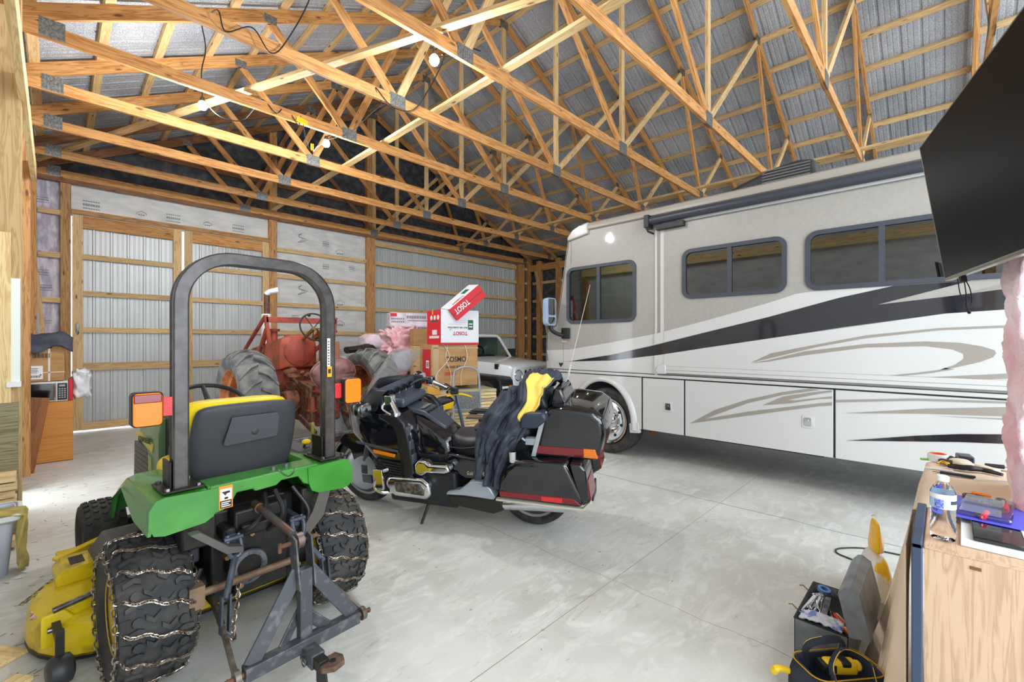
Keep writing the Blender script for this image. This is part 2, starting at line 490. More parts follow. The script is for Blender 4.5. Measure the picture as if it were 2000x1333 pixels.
# ---------------------------------------------------------------- corrugated sheets
def corrugated(mb, x0, x1, z0, z1, pt, pitch=0.2286, mi=0):
    """ribbed sheet; pt(x, depth, z) gives the world point"""
    xs = []; x = x0
    while x < x1 - 1e-6:
        for dx, d in ((0.0, 0.0), (0.012, 0.018), (0.036, 0.018), (0.048, 0.0), (0.10, 0.0), (0.106, 0.004), (0.118, 0.004), (0.124, 0.0),
                      (0.165, 0.0), (0.171, 0.004), (0.183, 0.004), (0.189, 0.0)):
            if x + dx <= x1: xs.append((x + dx, d))
        x += pitch
    xs.append((x1, 0.0))
    vs = []; fs = []
    for (xx, d) in xs: vs += [pt(xx, d, z0), pt(xx, d, z1)]
    for i in range(len(xs) - 1): fs.append((2 * i, 2 * i + 2, 2 * i + 3, 2 * i + 1))
    mb.add(vs, fs, mi)
M_SHEET = mat('ribbed_steel_sheet', (196, 200, 199), 0.38, 0.15, (186, 190, 190), 2, stretch=(1, 1, 0.3))
def deck_mat():
    m, nt, b = newmat('roof_deck_facing'); N = nt.nodes; Lk = nt.links
    b.inputs['Roughness'].default_value = 0.85
    tc = N.new('ShaderNodeTexCoord')
    n = N.new('ShaderNodeTexNoise'); n.inputs['Scale'].default_value = 95; n.inputs['Detail'].default_value = 2
    n2 = N.new('ShaderNodeTexNoise'); n2.inputs['Scale'].default_value = 1.3; n2.inputs['Detail'].default_value = 4
    for q in (n, n2): Lk.new(tc.outputs['Object'], q.inputs['Vector'])
    m1 = N.new('ShaderNodeMix'); m1.data_type = 'RGBA'; m1.inputs['A'].default_value = L3((140, 142, 146)); m1.inputs['B'].default_value = L3((192, 194, 198))
    r1 = N.new('ShaderNodeMapRange'); r1.inputs['From Min'].default_value = 0.35; r1.inputs['From Max'].default_value = 0.65
    Lk.new(n.outputs['Fac'], r1.inputs['Value']); Lk.new(r1.outputs['Result'], m1.inputs['Factor'])
    m2 = N.new('ShaderNodeMix'); m2.data_type = 'RGBA'; m2.blend_type = 'MULTIPLY'; m2.inputs['B'].default_value = L3((216, 220, 222))
    r2 = N.new('ShaderNodeMapRange'); r2.inputs['From Min'].default_value = 0.4; r2.inputs['From Max'].default_value = 0.65
    Lk.new(n2.outputs['Fac'], r2.inputs['Value']); Lk.new(r2.outputs['Result'], m2.inputs['Factor']); Lk.new(m1.outputs['Result'], m2.inputs['A'])
    Lk.new(m2.outputs['Result'], b.inputs['Base Color'])
    return m
M_DECK = deck_mat()
RX = 5.735; RZ = 7.50; SL = 0.499
def ztop(x): return RZ - SL * abs(x - RX)
sc = math.sqrt(1 + SL * SL)
for side, nm in ((-1, 'ceiling'), (1, 'ceiling')):
    mb = MB()
    def pt(y, d, s, side=side):
        # s distance down the slope, d rib depth (upwards)
        x = RX + side * s / sc
        return (x + side * d * SL / sc * 0, y, RZ - SL * s / sc + 0.045 + d)
    corrugated(mb, -1.6, 10.9, 0.0, 6.45 * sc, pt, 0.2286)
    # outer skin so that the roof has thickness
    mb.add([(RX, -1.6, RZ + 0.12), (RX, 10.9, RZ + 0.12), (RX + side * 6.45, 10.9, RZ - SL * 6.45 + 0.12), (RX + side * 6.45, -1.6, RZ - SL * 6.45 + 0.12)], [(0, 1, 2, 3)])
    o = mb.build(nm, M_DECK, smooth=False); struct(o, 'grey ribbed roof lining over the %s slope' % ('left' if side < 0 else 'right'))

# ---------------------------------------------------------------- trusses
TY = [10.571, 9.4645, 8.2447, 7.0249, 5.8052, 4.5854, 3.3656, 2.1458, 0.926, -0.294]
TZ = 4.355
P1, P2, P3 = 2.785, 5.745, 8.625
HL, HR = -0.22, 11.69
def truss(i, y):
    ordn = ['the end truss against the back wall', 'second roof truss from the back wall', 'third roof truss from the back wall', 'fourth roof truss from the back wall',
            'fifth roof truss from the back wall', 'sixth roof truss from the back wall', 'seventh roof truss from the back wall',
            'third nearest roof truss overhead', 'second nearest roof truss overhead', 'nearest roof truss, above the wall screen'][i]
    t = thing('roof_truss', ordn.capitalize() + ', nailed pine boards with steel plates', 'roof truss', (0, y, 0), group='roof trusses')
    w = 0.038
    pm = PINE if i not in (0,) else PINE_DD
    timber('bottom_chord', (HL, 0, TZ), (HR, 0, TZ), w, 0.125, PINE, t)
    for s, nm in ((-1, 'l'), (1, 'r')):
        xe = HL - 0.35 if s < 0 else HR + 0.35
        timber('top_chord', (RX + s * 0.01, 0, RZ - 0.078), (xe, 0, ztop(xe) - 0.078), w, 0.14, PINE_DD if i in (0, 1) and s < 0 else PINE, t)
    ax = RZ - 0.16
    def tj(x): return (x, 0, ztop(x) - 0.15)
    webs = [((P2, 0, TZ), (RX, 0, ax)), ((P1, 0, TZ), tj(1.80)), ((P1, 0, TZ), tj(3.70)), ((P2, 0, TZ), tj(3.70)),
            ((P2, 0, TZ), tj(7.78)), ((P3, 0, TZ), tj(7.78)), ((P3, 0, TZ), tj(9.68))]
    for k, (a, b) in enumerate(webs):
        va = Vector(a); vb = Vector(b); d = (vb - va).normalized()
        a2 = va + d * 0.05
        timber('web', a2, vb - d * 0.02, w, 0.088, pm if k in (2, 3) and i < 5 else PINE if k % 2 else PINE_L, t, up=(1, 0, 0) if k == 0 else (0, 0, 1))
    for (px, pz, wd, ht) in ((P1, TZ + 0.01, 0.20, 0.15), (P2, TZ + 0.01, 0.20, 0.17), (P3, TZ + 0.01, 0.16, 0.15), (HL + 0.2, TZ + 0.03, 0.17, 0.17), (HR - 0.2, TZ + 0.03, 0.17, 0.17),
                             (RX, RZ - 0.14, 0.2, 0.14), (1.80, ztop(1.8) - 0.12, 0.14, 0.1), (3.70, ztop(3.7) - 0.12, 0.2, 0.12), (7.78, ztop(7.78) - 0.12, 0.2, 0.12), (9.68, ztop(9.68) - 0.12, 0.14, 0.1)):
        mb = MB()
        for yy in (-0.021, 0.0198):
            mb.box(px - wd / 2, px + wd / 2, yy, yy + 0.0012, pz - ht / 2, pz + ht / 2)
            # pressed rows of the plate
            n = int(wd / 0.028)
            for q in range(n):
                xx = px - wd / 2 + (q + 0.5) * wd / n
                mb.box(xx - 0.003, xx + 0.003, yy - 0.0022 if yy < 0 else yy, yy + (0.0012 if yy < 0 else 0.0034), pz - ht / 2 + 0.008, pz + ht / 2 - 0.008)
        mb.build('gusset_plate', STEELG, t, smooth=False)
    return t
for i, y in enumerate(TY): truss(i, y)

# purlins: flat boards across the trusses
ORD = ['ridge', 'second', 'third', 'fourth', 'fifth', 'sixth', 'seventh', 'eighth', 'ninth', 'tenth', 'eleventh', 'twelfth']
for side in (-1, 1):
    for k in range(12):
        s = (0.10 + 0.527 * k)
        x = RX + side * s
        o = timber('roof_purlin', (x, -1.5, ztop(x) + 0.019), (x, 10.75, ztop(x) + 0.019), 0.089, 0.038, PINE_L, up=(side * SL, 0, 1))
        where = 'left' if side < 0 else 'right'
        tag(o, ('Pine purlin lying along the ridge on the %s roof slope' % where) if k == 0 else
            'Pine purlin on the %s roof slope, %s one down from the ridge' % (where, ORD[k]), 'purlin', 'roof purlins')

# runners and braces lying on the bottom chords
def board(name, p0, p1, w, h, m, label, cat='board', group=None, up=(0, 0, 1)):
    o = timber(name, p0, p1, w, h, m, up=up); tag(o, label, cat, group); return o
zc = TZ + 0.0625 + 0.0195
board('lateral_brace', (3.32, -1.3, zc), (3.32, 10.5, zc), 0.089, 0.038, PINE_P, 'Long pale runner board crossing all trusses, passing over the middle of the room')
board('lateral_brace', (8.42, -1.3, zc), (8.42, 10.5, zc), 0.089, 0.038, PINE_L, 'Pale runner board crossing the trusses just above the camper roof')
board('diagonal_brace', (-0.22, 10.45, zc + 0.04), (2.95, 2.2, zc + 0.04), 0.089, 0.038, PINE_L, 'Diagonal brace board slanting over the left truss ends')

# ---------------------------------------------------------------- back wall (y = 10.6 inner face)
YB = 10.60
def bpt(x, d, z): return (x, YB + 0.17 - d, z)
mb = MB(); corrugated(mb, 3.3, 11.95, 0.0, 4.42, bpt)
mb.box(-0.5, 0.19, YB + 0.172, YB + 0.18, 0, 4.42)
mb.box(0.19, 3.3, YB + 0.172, YB + 0.18, 3.72, 4.42)
struct(mb.build('wall_back', M_SHEET, smooth=False), 'pale ribbed steel back wall')
# dark insulated gable
g = MB(); gz = 4.36
g.add([(-0.4, YB + 0.13, gz), (11.9, YB + 0.13, gz), (11.9, YB + 0.13, ztop(11.9) + 0.05), (RX, YB + 0.13, RZ + 0.05), (-0.4, YB + 0.13, ztop(-0.4) + 0.05)], [(0, 1, 2, 3, 4)])
struct(g.build('wall_gable', M_DARKINS, smooth=False, solid=0.02), 'dark insulated gable above the back wall')
def house_wrap(name, x0, x1, z0, z1, m, label, amp=0.01, kind=0):
    mb = MB()
    nu = max(6, int((x1 - x0) / 0.06)); nv = max(6, int((z1 - z0) / 0.06))
    def fn(u, v):
        x = x0 + (x1 - x0) * u; z = z0 + (z1 - z0) * v
        e = min(u, 1 - u, 0.15) / 0.15
        return (x, YB + 0.105 + amp * e * noise.noise(Vector((x * 4, z * 1.7, kind))) * 2, z)
    mb.grid(fn, nu, nv)
    o = mb.build(name, m); tag(o, label, 'wrap'); return o
w1 = house_wrap('house_wrap', 0.19, 3.27, 3.80, 4.27, M_WRAP, 'White building wrap strip above the sliding doors', 0.012, 1)
w2 = house_wrap('house_wrap', 3.43, 5.57, 0.0, 4.27, M_WRAP, 'White building wrap panel between sliding doors and ribbed metal bay', 0.014, 2)
w3 = house_wrap('house_wrap', -0.33, 0.06, 0.0, 4.30, M_WRAP_P, 'Wrinkled lilac-white wrap in the narrow bay at the far left corner', 0.03, 3)
M_PRINT = mat('wrap_print', (150, 152, 158), 0.7)
def squiggle(mb, x, z, s, kind):
    y = YB + 0.086
    if kind == 0:   # house outline
        pts = [(x - s, y, z - s * 0.3), (x - s, y, z + s * 0.1), (x, y, z + s * 0.7), (x + s, y, z + s * 0.1), (x + s, y, z - s * 0.3)]
        mb.tube(pts, 0.004, 4)
        for k in range(3): mb.box(x - s * 0.7 + k * s * 0.5, x - s * 0.7 + k * s * 0.5 + s * 0.35, y - 0.002, y + 0.002, z - s * 0.5, z - s * 0.2)
    elif kind == 1:   # looped roll drawing
        for q in range(3):
            mb.tube(smooth_path([(x - s * 0.5 + q * s * 0.2, y, z - s), (x + s * 0.5 + q * 0.05, y, z - s * 0.2), (x - s * 0.3, y, z + s * 0.3), (x + s * 0.4, y, z + s), (x - 0.02 * q, y, z + s * 0.6)], 6), 0.004, 4)
    else:   # rows of small print
        for r in range(3):
            for k in range(7):
                h = s * (0.5 if r == 1 else 0.25)
                mb.box(x - s * 1.6 + k * s * 0.45, x - s * 1.6 + k * s * 0.45 + s * 0.3, y - 0.002, y + 0.002, z + s * (1 - r * 0.9) - h / 2, z + s * (1 - r * 0.9) + h / 2)
mb = MB()
for x, k in ((0.45, 2), (1.12, 0), (1.6, 2), (2.15, 0), (2.7, 2)): squiggle(mb, x, 3.93, 0.07, k)
o = mb.build('print', M_PRINT, w1, smooth=False)
mb = MB()
for x, z, k in ((3.95, 3.95, 1), (3.95, 2.75, 1), (3.95, 1.35, 1), (4.9, 3.75, 0), (4.9, 2.5, 0), (4.9, 2.0, 0), (4.55, 3.9, 2), (4.55, 3.35, 2), (5.2, 3.4, 2), (3.85, 2.1, 2), (4.9, 1.3, 2)): squiggle(mb, x, z, 0.11 if k != 2 else 0.05, k)
mb.build('print', M_PRINT, w2, smooth=False)
mb = MB()
for x, z, k in ((-0.14, 3.9, 2), (-0.14, 2.7, 2), (-0.10, 2.45, 2), (-0.1, 1.9, 2)): squiggle(mb, x, z, 0.045, k)
mb.build('print', M_PRINT, w3, smooth=False)

def post(x0, x1, y0, y1, z1, m, label, z0=0.0):
    o = timber('wall_post', ((x0 + x1) / 2, (y0 + y1) / 2, z0), ((x0 + x1) / 2, (y0 + y1) / 2, z1), y1 - y0, x1 - x0, m, up=(1, 0, 0))
    return tag(o, label, 'post', 'wall posts')
post(0.06, 0.185, YB, YB + 0.14, 4.30, PINE_D, 'Square timber post left of the sliding doors, beside the narrow wrapped bay')
post(3.27, 3.425, YB - 0.01, YB + 0.13, ztop(3.35) - 0.1, PINE_D, 'Timber post between the sliding doors and the wrapped bay, reaching into the gable')
post(5.565, 5.79, YB - 0.01, YB + 0.13, RZ - 0.2, PINE_D, 'Timber post between the wrapped bay and the ribbed metal bay')
post(11.2, 11.5, YB - 0.02, YB + 0.13, 4.45, PINE_D, 'Thick post at the right end of the back wall, behind the white off-roader')
post(11.66, 11.82, YB - 0.05, YB + 0.09, 4.40, PINE_D, 'Corner post where the back wall meets the dark right wall')
def girt(x0, x1, z, h=0.089, m=PINE_L, y=YB + 0.03, label='', th=0.038):
    o = timber('wall_girt', (x0, y, z), (x1, y, z), th, h, m)
    return tag(o, label, 'girt', 'wall girts')
GZ = [4.10, 3.60, 3.015, 2.385, 1.755, 1.12, 0.5]
NTH = ['top', 'second', 'third', 'fourth', 'fifth', 'sixth', 'lowest']
for k, z in enumerate(GZ):
    if k: girt(3.43, 5.56, z, label='Horizontal girt board, %s from the top in the white wrapped bay' % ORD[k])
    girt(5.80, 11.12, z, label='Horizontal girt board, %s row of the ribbed metal bay' % NTH[k], h=0.12 if k == 0 else 0.10)
    girt(11.50, 11.66, z, label='Short girt stub in the right back corner, %s row' % NTH[k])
for k, z in enumerate((3.72, 3.0, 2.25, 1.5, 0.8)):
    girt(-0.2, 0.06, z, label='Short girt, %s row of the narrow wrapped bay at far left' % NTH[k])
# long boards over the bays
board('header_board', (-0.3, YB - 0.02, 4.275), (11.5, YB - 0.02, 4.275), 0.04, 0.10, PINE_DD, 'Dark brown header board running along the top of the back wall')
board('door_track_board', (0.19, YB - 0.005, 3.765), (3.27, YB - 0.005, 3.765), 0.06, 0.075, PINE_D, 'Pine track board right above the sliding doors')
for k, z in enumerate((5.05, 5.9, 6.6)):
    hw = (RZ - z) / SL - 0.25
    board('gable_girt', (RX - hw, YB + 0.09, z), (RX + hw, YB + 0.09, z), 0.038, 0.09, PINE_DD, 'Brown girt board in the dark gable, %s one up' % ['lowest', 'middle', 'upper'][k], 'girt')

# two sliding door leaves
def door_leaf(n, x0, x1, label, hx):
    t = bpy.data.objects.new('door_%d' % n, None); COL.objects.link(t); struct(t, label)
    z0, z1 = 0.035, 3.715; y = YB + 0.02
    sw = 0.13
    timber('stile', (x0 + sw / 2, y, z0), (x0 + sw / 2, y, z1), 0.045, sw, PINE_L, t, up=(1, 0, 0))
    timber('stile', (x1 - sw / 2, y, z0), (x1 - sw / 2, y, z1), 0.045, sw, PINE_L, t, up=(1, 0, 0))
    timber('rail', (x0 + sw, y, z1 - 0.105), (x1 - sw, y, z1 - 0.105), 0.044, 0.21, PINE, t)
    timber('rail', (x0 + sw, y, z0 + 0.06), (x1 - sw, y, z0 + 0.06), 0.044, 0.13, PINE_L, t)
    for z, h in ((3.015, 0.09), (2.385, 0.09), (1.755, 0.09), (1.12, 0.13)):
        timber('rail', (x0 + sw, y, z), (x1 - sw, y, z), 0.038, h, PINE_L, t)
    mb = MB(); corrugated(mb, x0 + 0.02, x1 - 0.01, z0, z1 - 0.02, lambda x, d, z: (x, YB + 0.075 - d, z))
    mb.build('sheet_panel', M_SHEET, t, smooth=False)
    h = MB().box(hx - 0.018, hx + 0.018, YB - 0.025, YB - 0.004, 1.70, 1.86).tube([(hx + 0.0, YB - 0.03, 1.74), (hx + 0.012, YB - 0.05, 1.70), (hx + 0.0, YB - 0.04, 1.67)], 0.006)
    h.build('latch', BLACK_GL, t, bevel=0.003)
door_leaf(1, 0.20, 1.712, 'left sliding barn door leaf, pine frame with ribbed sheet', 0.265)
door_leaf(2, 1.752, 3.265, 'right sliding barn door leaf, pine frame with ribbed sheet', 1.80)

# ---------------------------------------------------------------- right wall
mb = MB().box(11.88, 11.95, -1.6, 10.9, 0, 4.45)
struct(mb.build('wall_right', M_DARKINS, smooth=False))
for k, y in enumerate((10.15, 9.30, 7.0, 4.6)):
    post(11.72, 11.88, y - 0.08, y + 0.08, 4.35, PINE_D, 'Timber post on the dark right wall, %s from the back corner' % ORD[k + 1])
for k, z in enumerate((3.60, 2.97, 2.36, 1.72, 1.1)):
    o = timber('wall_girt', (11.85, 2.0, z), (11.85, 10.5, z), 0.05, 0.089, PINE_L); tag(o, 'Girt board on the dark right wall, %s row from the top' % (['top'] + ORD[1:])[k], 'girt', 'wall girts')
board('wall_header', (11.76, 2.0, 4.12), (11.76, 10.55, 4.12), 0.05, 0.22, PINE, 'Wide header board along the top of the dark right wall')
board('diagonal_brace', (11.70, 10.25, 4.0), (11.70, 9.45, 0.9), 0.04, 0.09, PINE_L, 'Slanted brace board leaning across the dark right wall')

# ---------------------------------------------------------------- left wall with walk door opening and window
XL = -0.34
mb = MB()
def lbox(y0, y1, z0, z1): mb.box(XL - 0.04, XL, y0, y1, z0, z1)
lbox(-1.6, 5.75, 0, 4.45)
lbox(5.75, 6.10, 0, 4.45); lbox(6.10, 6.85, 2.1, 4.45); lbox(6.85, 10.9, 0, 4.45)
struct(mb.build('wall_left', M_WRAP, smooth=False))
for k, y in enumerate((10.0, 7.64)):
    post(-0.335, -0.20, y - 0.07, y + 0.07, 4.30, PINE_D if k else PINE, 'Left wall post, %s' % ['the far one near the back corner', 'the middle one behind the stacked boxes'][k])
post(-0.335, -0.185, 5.18, 5.32, 4.3, PINE_L, 'Near left wall post of bright pine at the picture edge')
board('wall_header', (-0.178, -1.2, 3.55), (-0.178, 7.70, 3.55), 0.045, 0.20, PINE_P, 'Long pine header along the left wall posts, ending above the boxes')
board('wall_plate', (-0.27, -1.2, 4.22), (-0.27, 10.6, 4.22), 0.12, 0.14, PINE, 'Heavy plate beam under the truss ends on the left wall')
# white strip and board on the near post
o = timber('casing_board', (-0.288, 5.165, 1.09), (-0.288, 5.165, 2.40), 0.025, 0.10, PINE_P, up=(1, 0, 0)); tag(o, 'Short pale board nailed to the front of the nearest left wall post', 'board')
o = MB().box(-0.238, -0.19, 5.155, 5.178, 1.25, 2.05).build('white_trim_board', mat('white_strip', (240, 244, 240), 0.4), smooth=False); tag(o, 'Narrow bright white board beside the board on the nearest left wall post', 'panel')
o = MB().box(-0.26, -0.185, 5.13, 5.18, 1.21, 1.25).build('white_ledge', WHITE_PL, smooth=False); tag(o, 'Small white ledge at the foot of the white board on the left post', 'ledge')
# door frame
t = bpy.data.objects.new('door_3', None); COL.objects.link(t); struct(t, 'open walk door frame in the left wall')
for y in (6.07, 6.85): MB().box(-0.36, -0.25, y, y + 0.03, 0, 2.12).build('jamb', PINE_L, t, smooth=False)
MB().box(-0.36, -0.25, 6.07, 6.88, 2.09, 2.13).build('head', PINE_L, t, smooth=False)
# treated butt of the nearest wall build-up
o = timber('skirt_board', (-0.36, 5.165, 0.55), (-0.20, 5.165, 0.55), 0.025, 1.08, TREATED); tag(o, 'Greenish treated lumber foot of the nearest left wall post, behind the scrap wood', 'board')
# ---------------------------------------------------------------- string lights
M_BULB = emit('lit_bulb', (255, 250, 240), 60.0)
M_CORD_D = mat('black_cord', (24, 24, 26), 0.5)
def bulb(x, y, z, label, cordpts):
    t = thing('work_light', label, 'light', (x, y, z), group='hanging light bulbs')
    MB().lathe([(0.0, -0.055), (0.03, -0.05), (0.045, -0.025), (0.045, 0.0), (0.03, 0.028), (0.018, 0.04)], seg=20).build('bulb', M_BULB, t)
    MB().lathe([(0.0, 0.085), (0.018, 0.085), (0.024, 0.07), (0.024, 0.035), (0.018, 0.03)], seg=16).build('socket', BLACK_PL, t)
    MB().tube(smooth_path([Vector(p) - Vector((x, y, z)) for p in cordpts], 6), 0.006, 6).build('cord', M_CORD_D, t)
    d = bpy.data.lights.new('bulb_light', 'POINT'); d.energy = 62; d.shadow_soft_size = 0.06; d.color = (0.93, 0.96, 1.0)
    l = bpy.data.objects.new('bulb_light', d); COL.objects.link(l); l.parent = t; l.location = (0, 0, -0.11)
zb = 4.27
bulb(1.145, 5.93, 4.2, 'Lit hanging bulb on the left, on a long black cord', [(1.145, 5.93, 4.28), (1.13, 5.9, 4.55), (1.16, 5.86, 4.8), (1.12, 5.85, 5.05)])
bulb(2.47, 3.42, 4.2, 'Lit bulb nearest the viewer, high at the middle top', [(2.47, 3.42, 4.28), (2.55, 3.38, 4.36), (2.75, 3.36, 4.44), (3.0, 3.37, 4.5)])
bulb(2.51, 5.89, 4.2, 'Lit bulb with a yellow wire tag near the middle truss', [(2.51, 5.89, 4.28), (2.6, 5.86, 4.34), (2.72, 5.82, 4.42), (2.8, 5.81, 4.46)])
def cord(name, pts, r, m, label, cat='cord', n=8):
    o = MB().tube(smooth_path(pts, n), r, 6).build(name, m); return tag(o, label, cat)
c1 = cord('light_cord', [(1.15, 5.93, 4.26), (1.3, 5.9, 4.12), (1.5, 5.85, 4.12), (1.62, 5.83, 4.28), (1.72, 5.82, 4.44), (1.85, 5.75, 4.30), (1.98, 5.82, 4.45), (2.1, 5.75, 4.25), (2.16, 5.8, 4.40), (2.2, 5.76, 4.1), (2.28, 5.78, 3.98), (2.36, 5.82, 4.08), (2.48, 5.89, 4.19)],
     0.006, M_CORD_D, 'Black light cord looping around the truss between two bulbs')
cord('light_cord', [(2.52, 5.89, 4.24), (2.75, 5.7, 4.35), (2.8, 5.2, 4.46), (2.74, 4.7, 4.4), (2.6, 4.6, 4.28), (2.5, 4.56, 4.4), (2.7, 4.55, 4.26), (2.95, 4.5, 4.3), (3.0, 4.2, 4.5), (2.8, 3.7, 4.5), (2.56, 3.42, 4.28)],
     0.006, M_CORD_D, 'Black light cord running from the middle bulb to the nearest bulb')
cord('light_cord', [(1.12, 5.85, 5.05), (1.0, 4.62, 4.5), (1.05, 4.55, 4.3), (1.25, 4.52, 4.42), (1.4, 4.5, 4.25), (1.55, 4.52, 4.45), (1.66, 4.2, 4.8), (1.62, 3.8, 5.2)],
     0.006, M_CORD_D, 'Black light cord draped over the truss at the upper left')
MB().box(-0.06, 0.06, -0.012, 0.012, -0.03, 0.03).build('wire_tag', YELLOW, None, bevel=0.004, M=Matrix.Translation((2.14, 5.72, 4.30)) @ Matrix.Rotation(0.2, 4, 'Y'))
tag(bpy.data.objects['wire_tag'], 'Yellow tag on the light cord at the truss', 'tag')
o = MB().box(-0.016, 0.016, -0.012, 0.012, -0.045, 0.045).build('wire_tag', YELLOW, None, bevel=0.004, M=Matrix.Translation((2.28, 5.77, 4.03)))
tag(o, 'Small yellow tag hanging at the lowest dip of the light cord', 'tag')
# ---------------------------------------------------------------- helpers for big things
def settle(root, loc, rotz=0.0, tilt=None):
    """parts were modelled in world coordinates: move the root to its base without moving them"""
    M = Matrix.Translation(loc) @ Matrix.Rotation(rotz, 4, 'Z')
    if tilt is not None: M = M @ tilt
    inv = M.inverted()
    for c in root.children: c.matrix_basis = inv @ c.matrix_basis
    root.matrix_basis = M
def cut(obj, cutters):
    for c in cutters:
        md = obj.modifiers.new('cut', 'BOOLEAN'); md.operation = 'DIFFERENCE'; md.object = c; md.solver = 'EXACT'
    dg = bpy.context.evaluated_depsgraph_get(); dg.update()
    me = bpy.data.meshes.new_from_object(obj.evaluated_get(dg))
    obj.modifiers.clear(); obj.data = me
    for c in cutters: bpy.data.objects.remove(c)
def clip_poly(poly, axis, val, keep_less):
    out = []
    n = len(poly)
    for i in range(n):
        a, b = poly[i], poly[(i + 1) % n]
        ia = (a[axis] <= val) == keep_less; ib = (b[axis] <= val) == keep_less
        if ia: out.append(a)
        if ia != ib:
            t = (val - a[axis]) / (b[axis] - a[axis])
            out.append((a[0] + (b[0] - a[0]) * t, a[1] + (b[1] - a[1]) * t))
    return out

# ================================================================ MOTORHOME
M_RV = mat('motorhome_paint', (158, 155, 149), 0.36, 0.0, (154, 151, 145), 30, coat=0.5)
M_RVW = mat('motorhome_white', (196, 196, 194), 0.24, 0.0, coat=0.4)
M_TAUPE = mat('taupe_stripe', (146, 140, 131), 0.3, coat=0.3)
M_RVBLK = mat('black_stripe', (34, 34, 40), 0.10, coat=0.8)
M_FRAMEBLK = mat('window_rubber', (62, 66, 76), 0.45)
M_DGLASS = glass('dark_tinted_glass', (60, 54, 46), 0.0, 0.13)
M_CABGLASS = glass('cab_glass', (165, 190, 175), 0.0, 0.10)
M_DARKIN = mat('dark_interior', (58, 50, 42), 0.8)
rv = thing('motorhome', 'Large beige motorhome with black and taupe swoosh stripes along the right side of the barn', 'motorhome')
SX = 5.345; SX2 = 5.315; RW = 7.86; YR = -4.3
arch_c = (3.44, 0.44)
def arch_pts(rx, rz, n=14, a0=-0.15, a1=PI + 0.15): return [(arch_c[0] + rx * math.cos(a0 + (a1 - a0) * i / n), arch_c[1] + rz * math.sin(a0 + (a1 - a0) * i / n)) for i in range(n + 1)]
prof = [(YR, 1.09), (4.463, 1.09), (4.44, 1.70), (4.36, 1.76), (4.27, 1.80), (4.17, 2.23), (4.07, 2.84), (4.02, 3.08), (3.90, 3.19), (3.67, 3.235), (YR, 3.24)]
for nm, xs, wins in (('side_wall', SX, ((2.955, 4.02, 1.855, 2.615), (1.215, 2.255, 2.105, 2.635), (-0.86, 0.985, 2.105, 2.635))),
                     ('side_wall', RW - 0.05, ((2.955, 4.02, 1.855, 2.615),))):
    bd_ = MB().prism(prof, (xs, 0, 0), (0, 1, 0), (0, 0, 1), 0.05).build(nm, [M_RV], rv, smooth=False)
    cut(bd_, [MB().prism(rrect(y1 - y0, z1 - z0, 0.07, 5, (y0 + y1) / 2, (z0 + z1) / 2), (xs - 0.1, 0, 0), (0, 1, 0), (0, 0, 1), 0.3).build('cutter', M_RV, smooth=False) for (y0, y1, z0, z1) in wins])
hull = MB()
for i in range(1, len(prof) - 1):
    (y0, z0), (y1, z1) = prof[i], prof[i + 1]
    if i in (5,): continue       # windscreen
    hull.add([(SX, y0, z0), (RW, y0, z0), (RW, y1, z1), (SX, y1, z1)], [(0, 1, 2, 3)])
hull.add([(SX, YR, 0.42), (RW, YR, 0.42), (RW, YR, 3.24), (SX, YR, 3.24)], [(0, 1, 2, 3)])
for (x0, x1) in ((SX, SX + 0.2), (RW - 0.2, RW)): hull.add([(x0, 4.17, 2.23), (x1, 4.17, 2.23), (x1, 4.07, 2.84), (x0, 4.07, 2.84)], [(0, 1, 2, 3)])
hull.build('hull', M_RV, rv, smooth=False, solid=0.02)
MB().box(SX + 0.03, RW - 0.03, YR + 0.02, 4.40, 1.02, 1.12).box(SX + 0.06, RW - 0.06, 2.33, 2.38, 1.12, 3.2).build('floor_deck', BLACK_PL, rv, smooth=False)
MB().box(SX + 0.4, RW - 0.4, 4.30, 4.45, 0.45, 1.09).box(SX + 0.4, RW - 0.4, 3.0, 4.3, 0.95, 1.02).box(SX + 0.01, SX + 0.03, 3.90, 3.93, 0.45, 1.05).build('front_bulkhead', BLACK_PL, rv, smooth=False)
# slide-out wall panel with its trims and its own window holes
sl = MB().box(SX2, SX, YR, 2.52, 1.25, 3.0).build('slide_out', M_RV, rv, smooth=False)
cuts = []
for (y0, y1) in ((1.215, 2.255), (-0.86, 0.985)):
    p = rrect(y1 - y0, 0.53, 0.07, 5, (y0 + y1) / 2, 2.37)
    cuts.append(MB().prism(p, (SX2 - 0.1, 0, 0), (0, 1, 0), (0, 0, 1), 0.3).build('cutter', M_RV, smooth=False))
cut(sl, cuts)
MB().box(SX - 0.012, SX, 2.625, 2.655, 1.13, 3.02).box(SX - 0.025, SX, 2.52, 2.575, 1.18, 3.02).build('slide_trim', M_RVW, rv, bevel=0.004)
MB().box(SX - 0.05, SX, YR, 2.53, 1.165, 1.20).box(SX - 0.04, SX, YR, 2.53, 1.20, 1.25).build('slide_sill', M_RVW, rv, bevel=0.006)
MB().prism([(2.49, 1.155), (2.60, 1.155), (2.625, 1.20), (2.60, 1.25), (2.52, 1.27), (2.49, 1.25)], (SX - 0.06, 0, 0), (0, 1, 0), (0, 0, 1), 0.06).build('corner_cap', M_RVW, rv, bevel=0.008)
MB().box(SX - 0.02, SX + 0.1, YR, 4.44, 1.10, 1.135).build('belt_moulding', M_RVW, rv, bevel=0.006)
MB().box(SX - 0.006, SX + 0.1, YR, 4.42, 1.135, 1.142).box(SX - 0.006, SX + 0.1, YR, 4.42, 1.088, 1.10).build('belt_gap', BLACK_PL, rv, smooth=False)
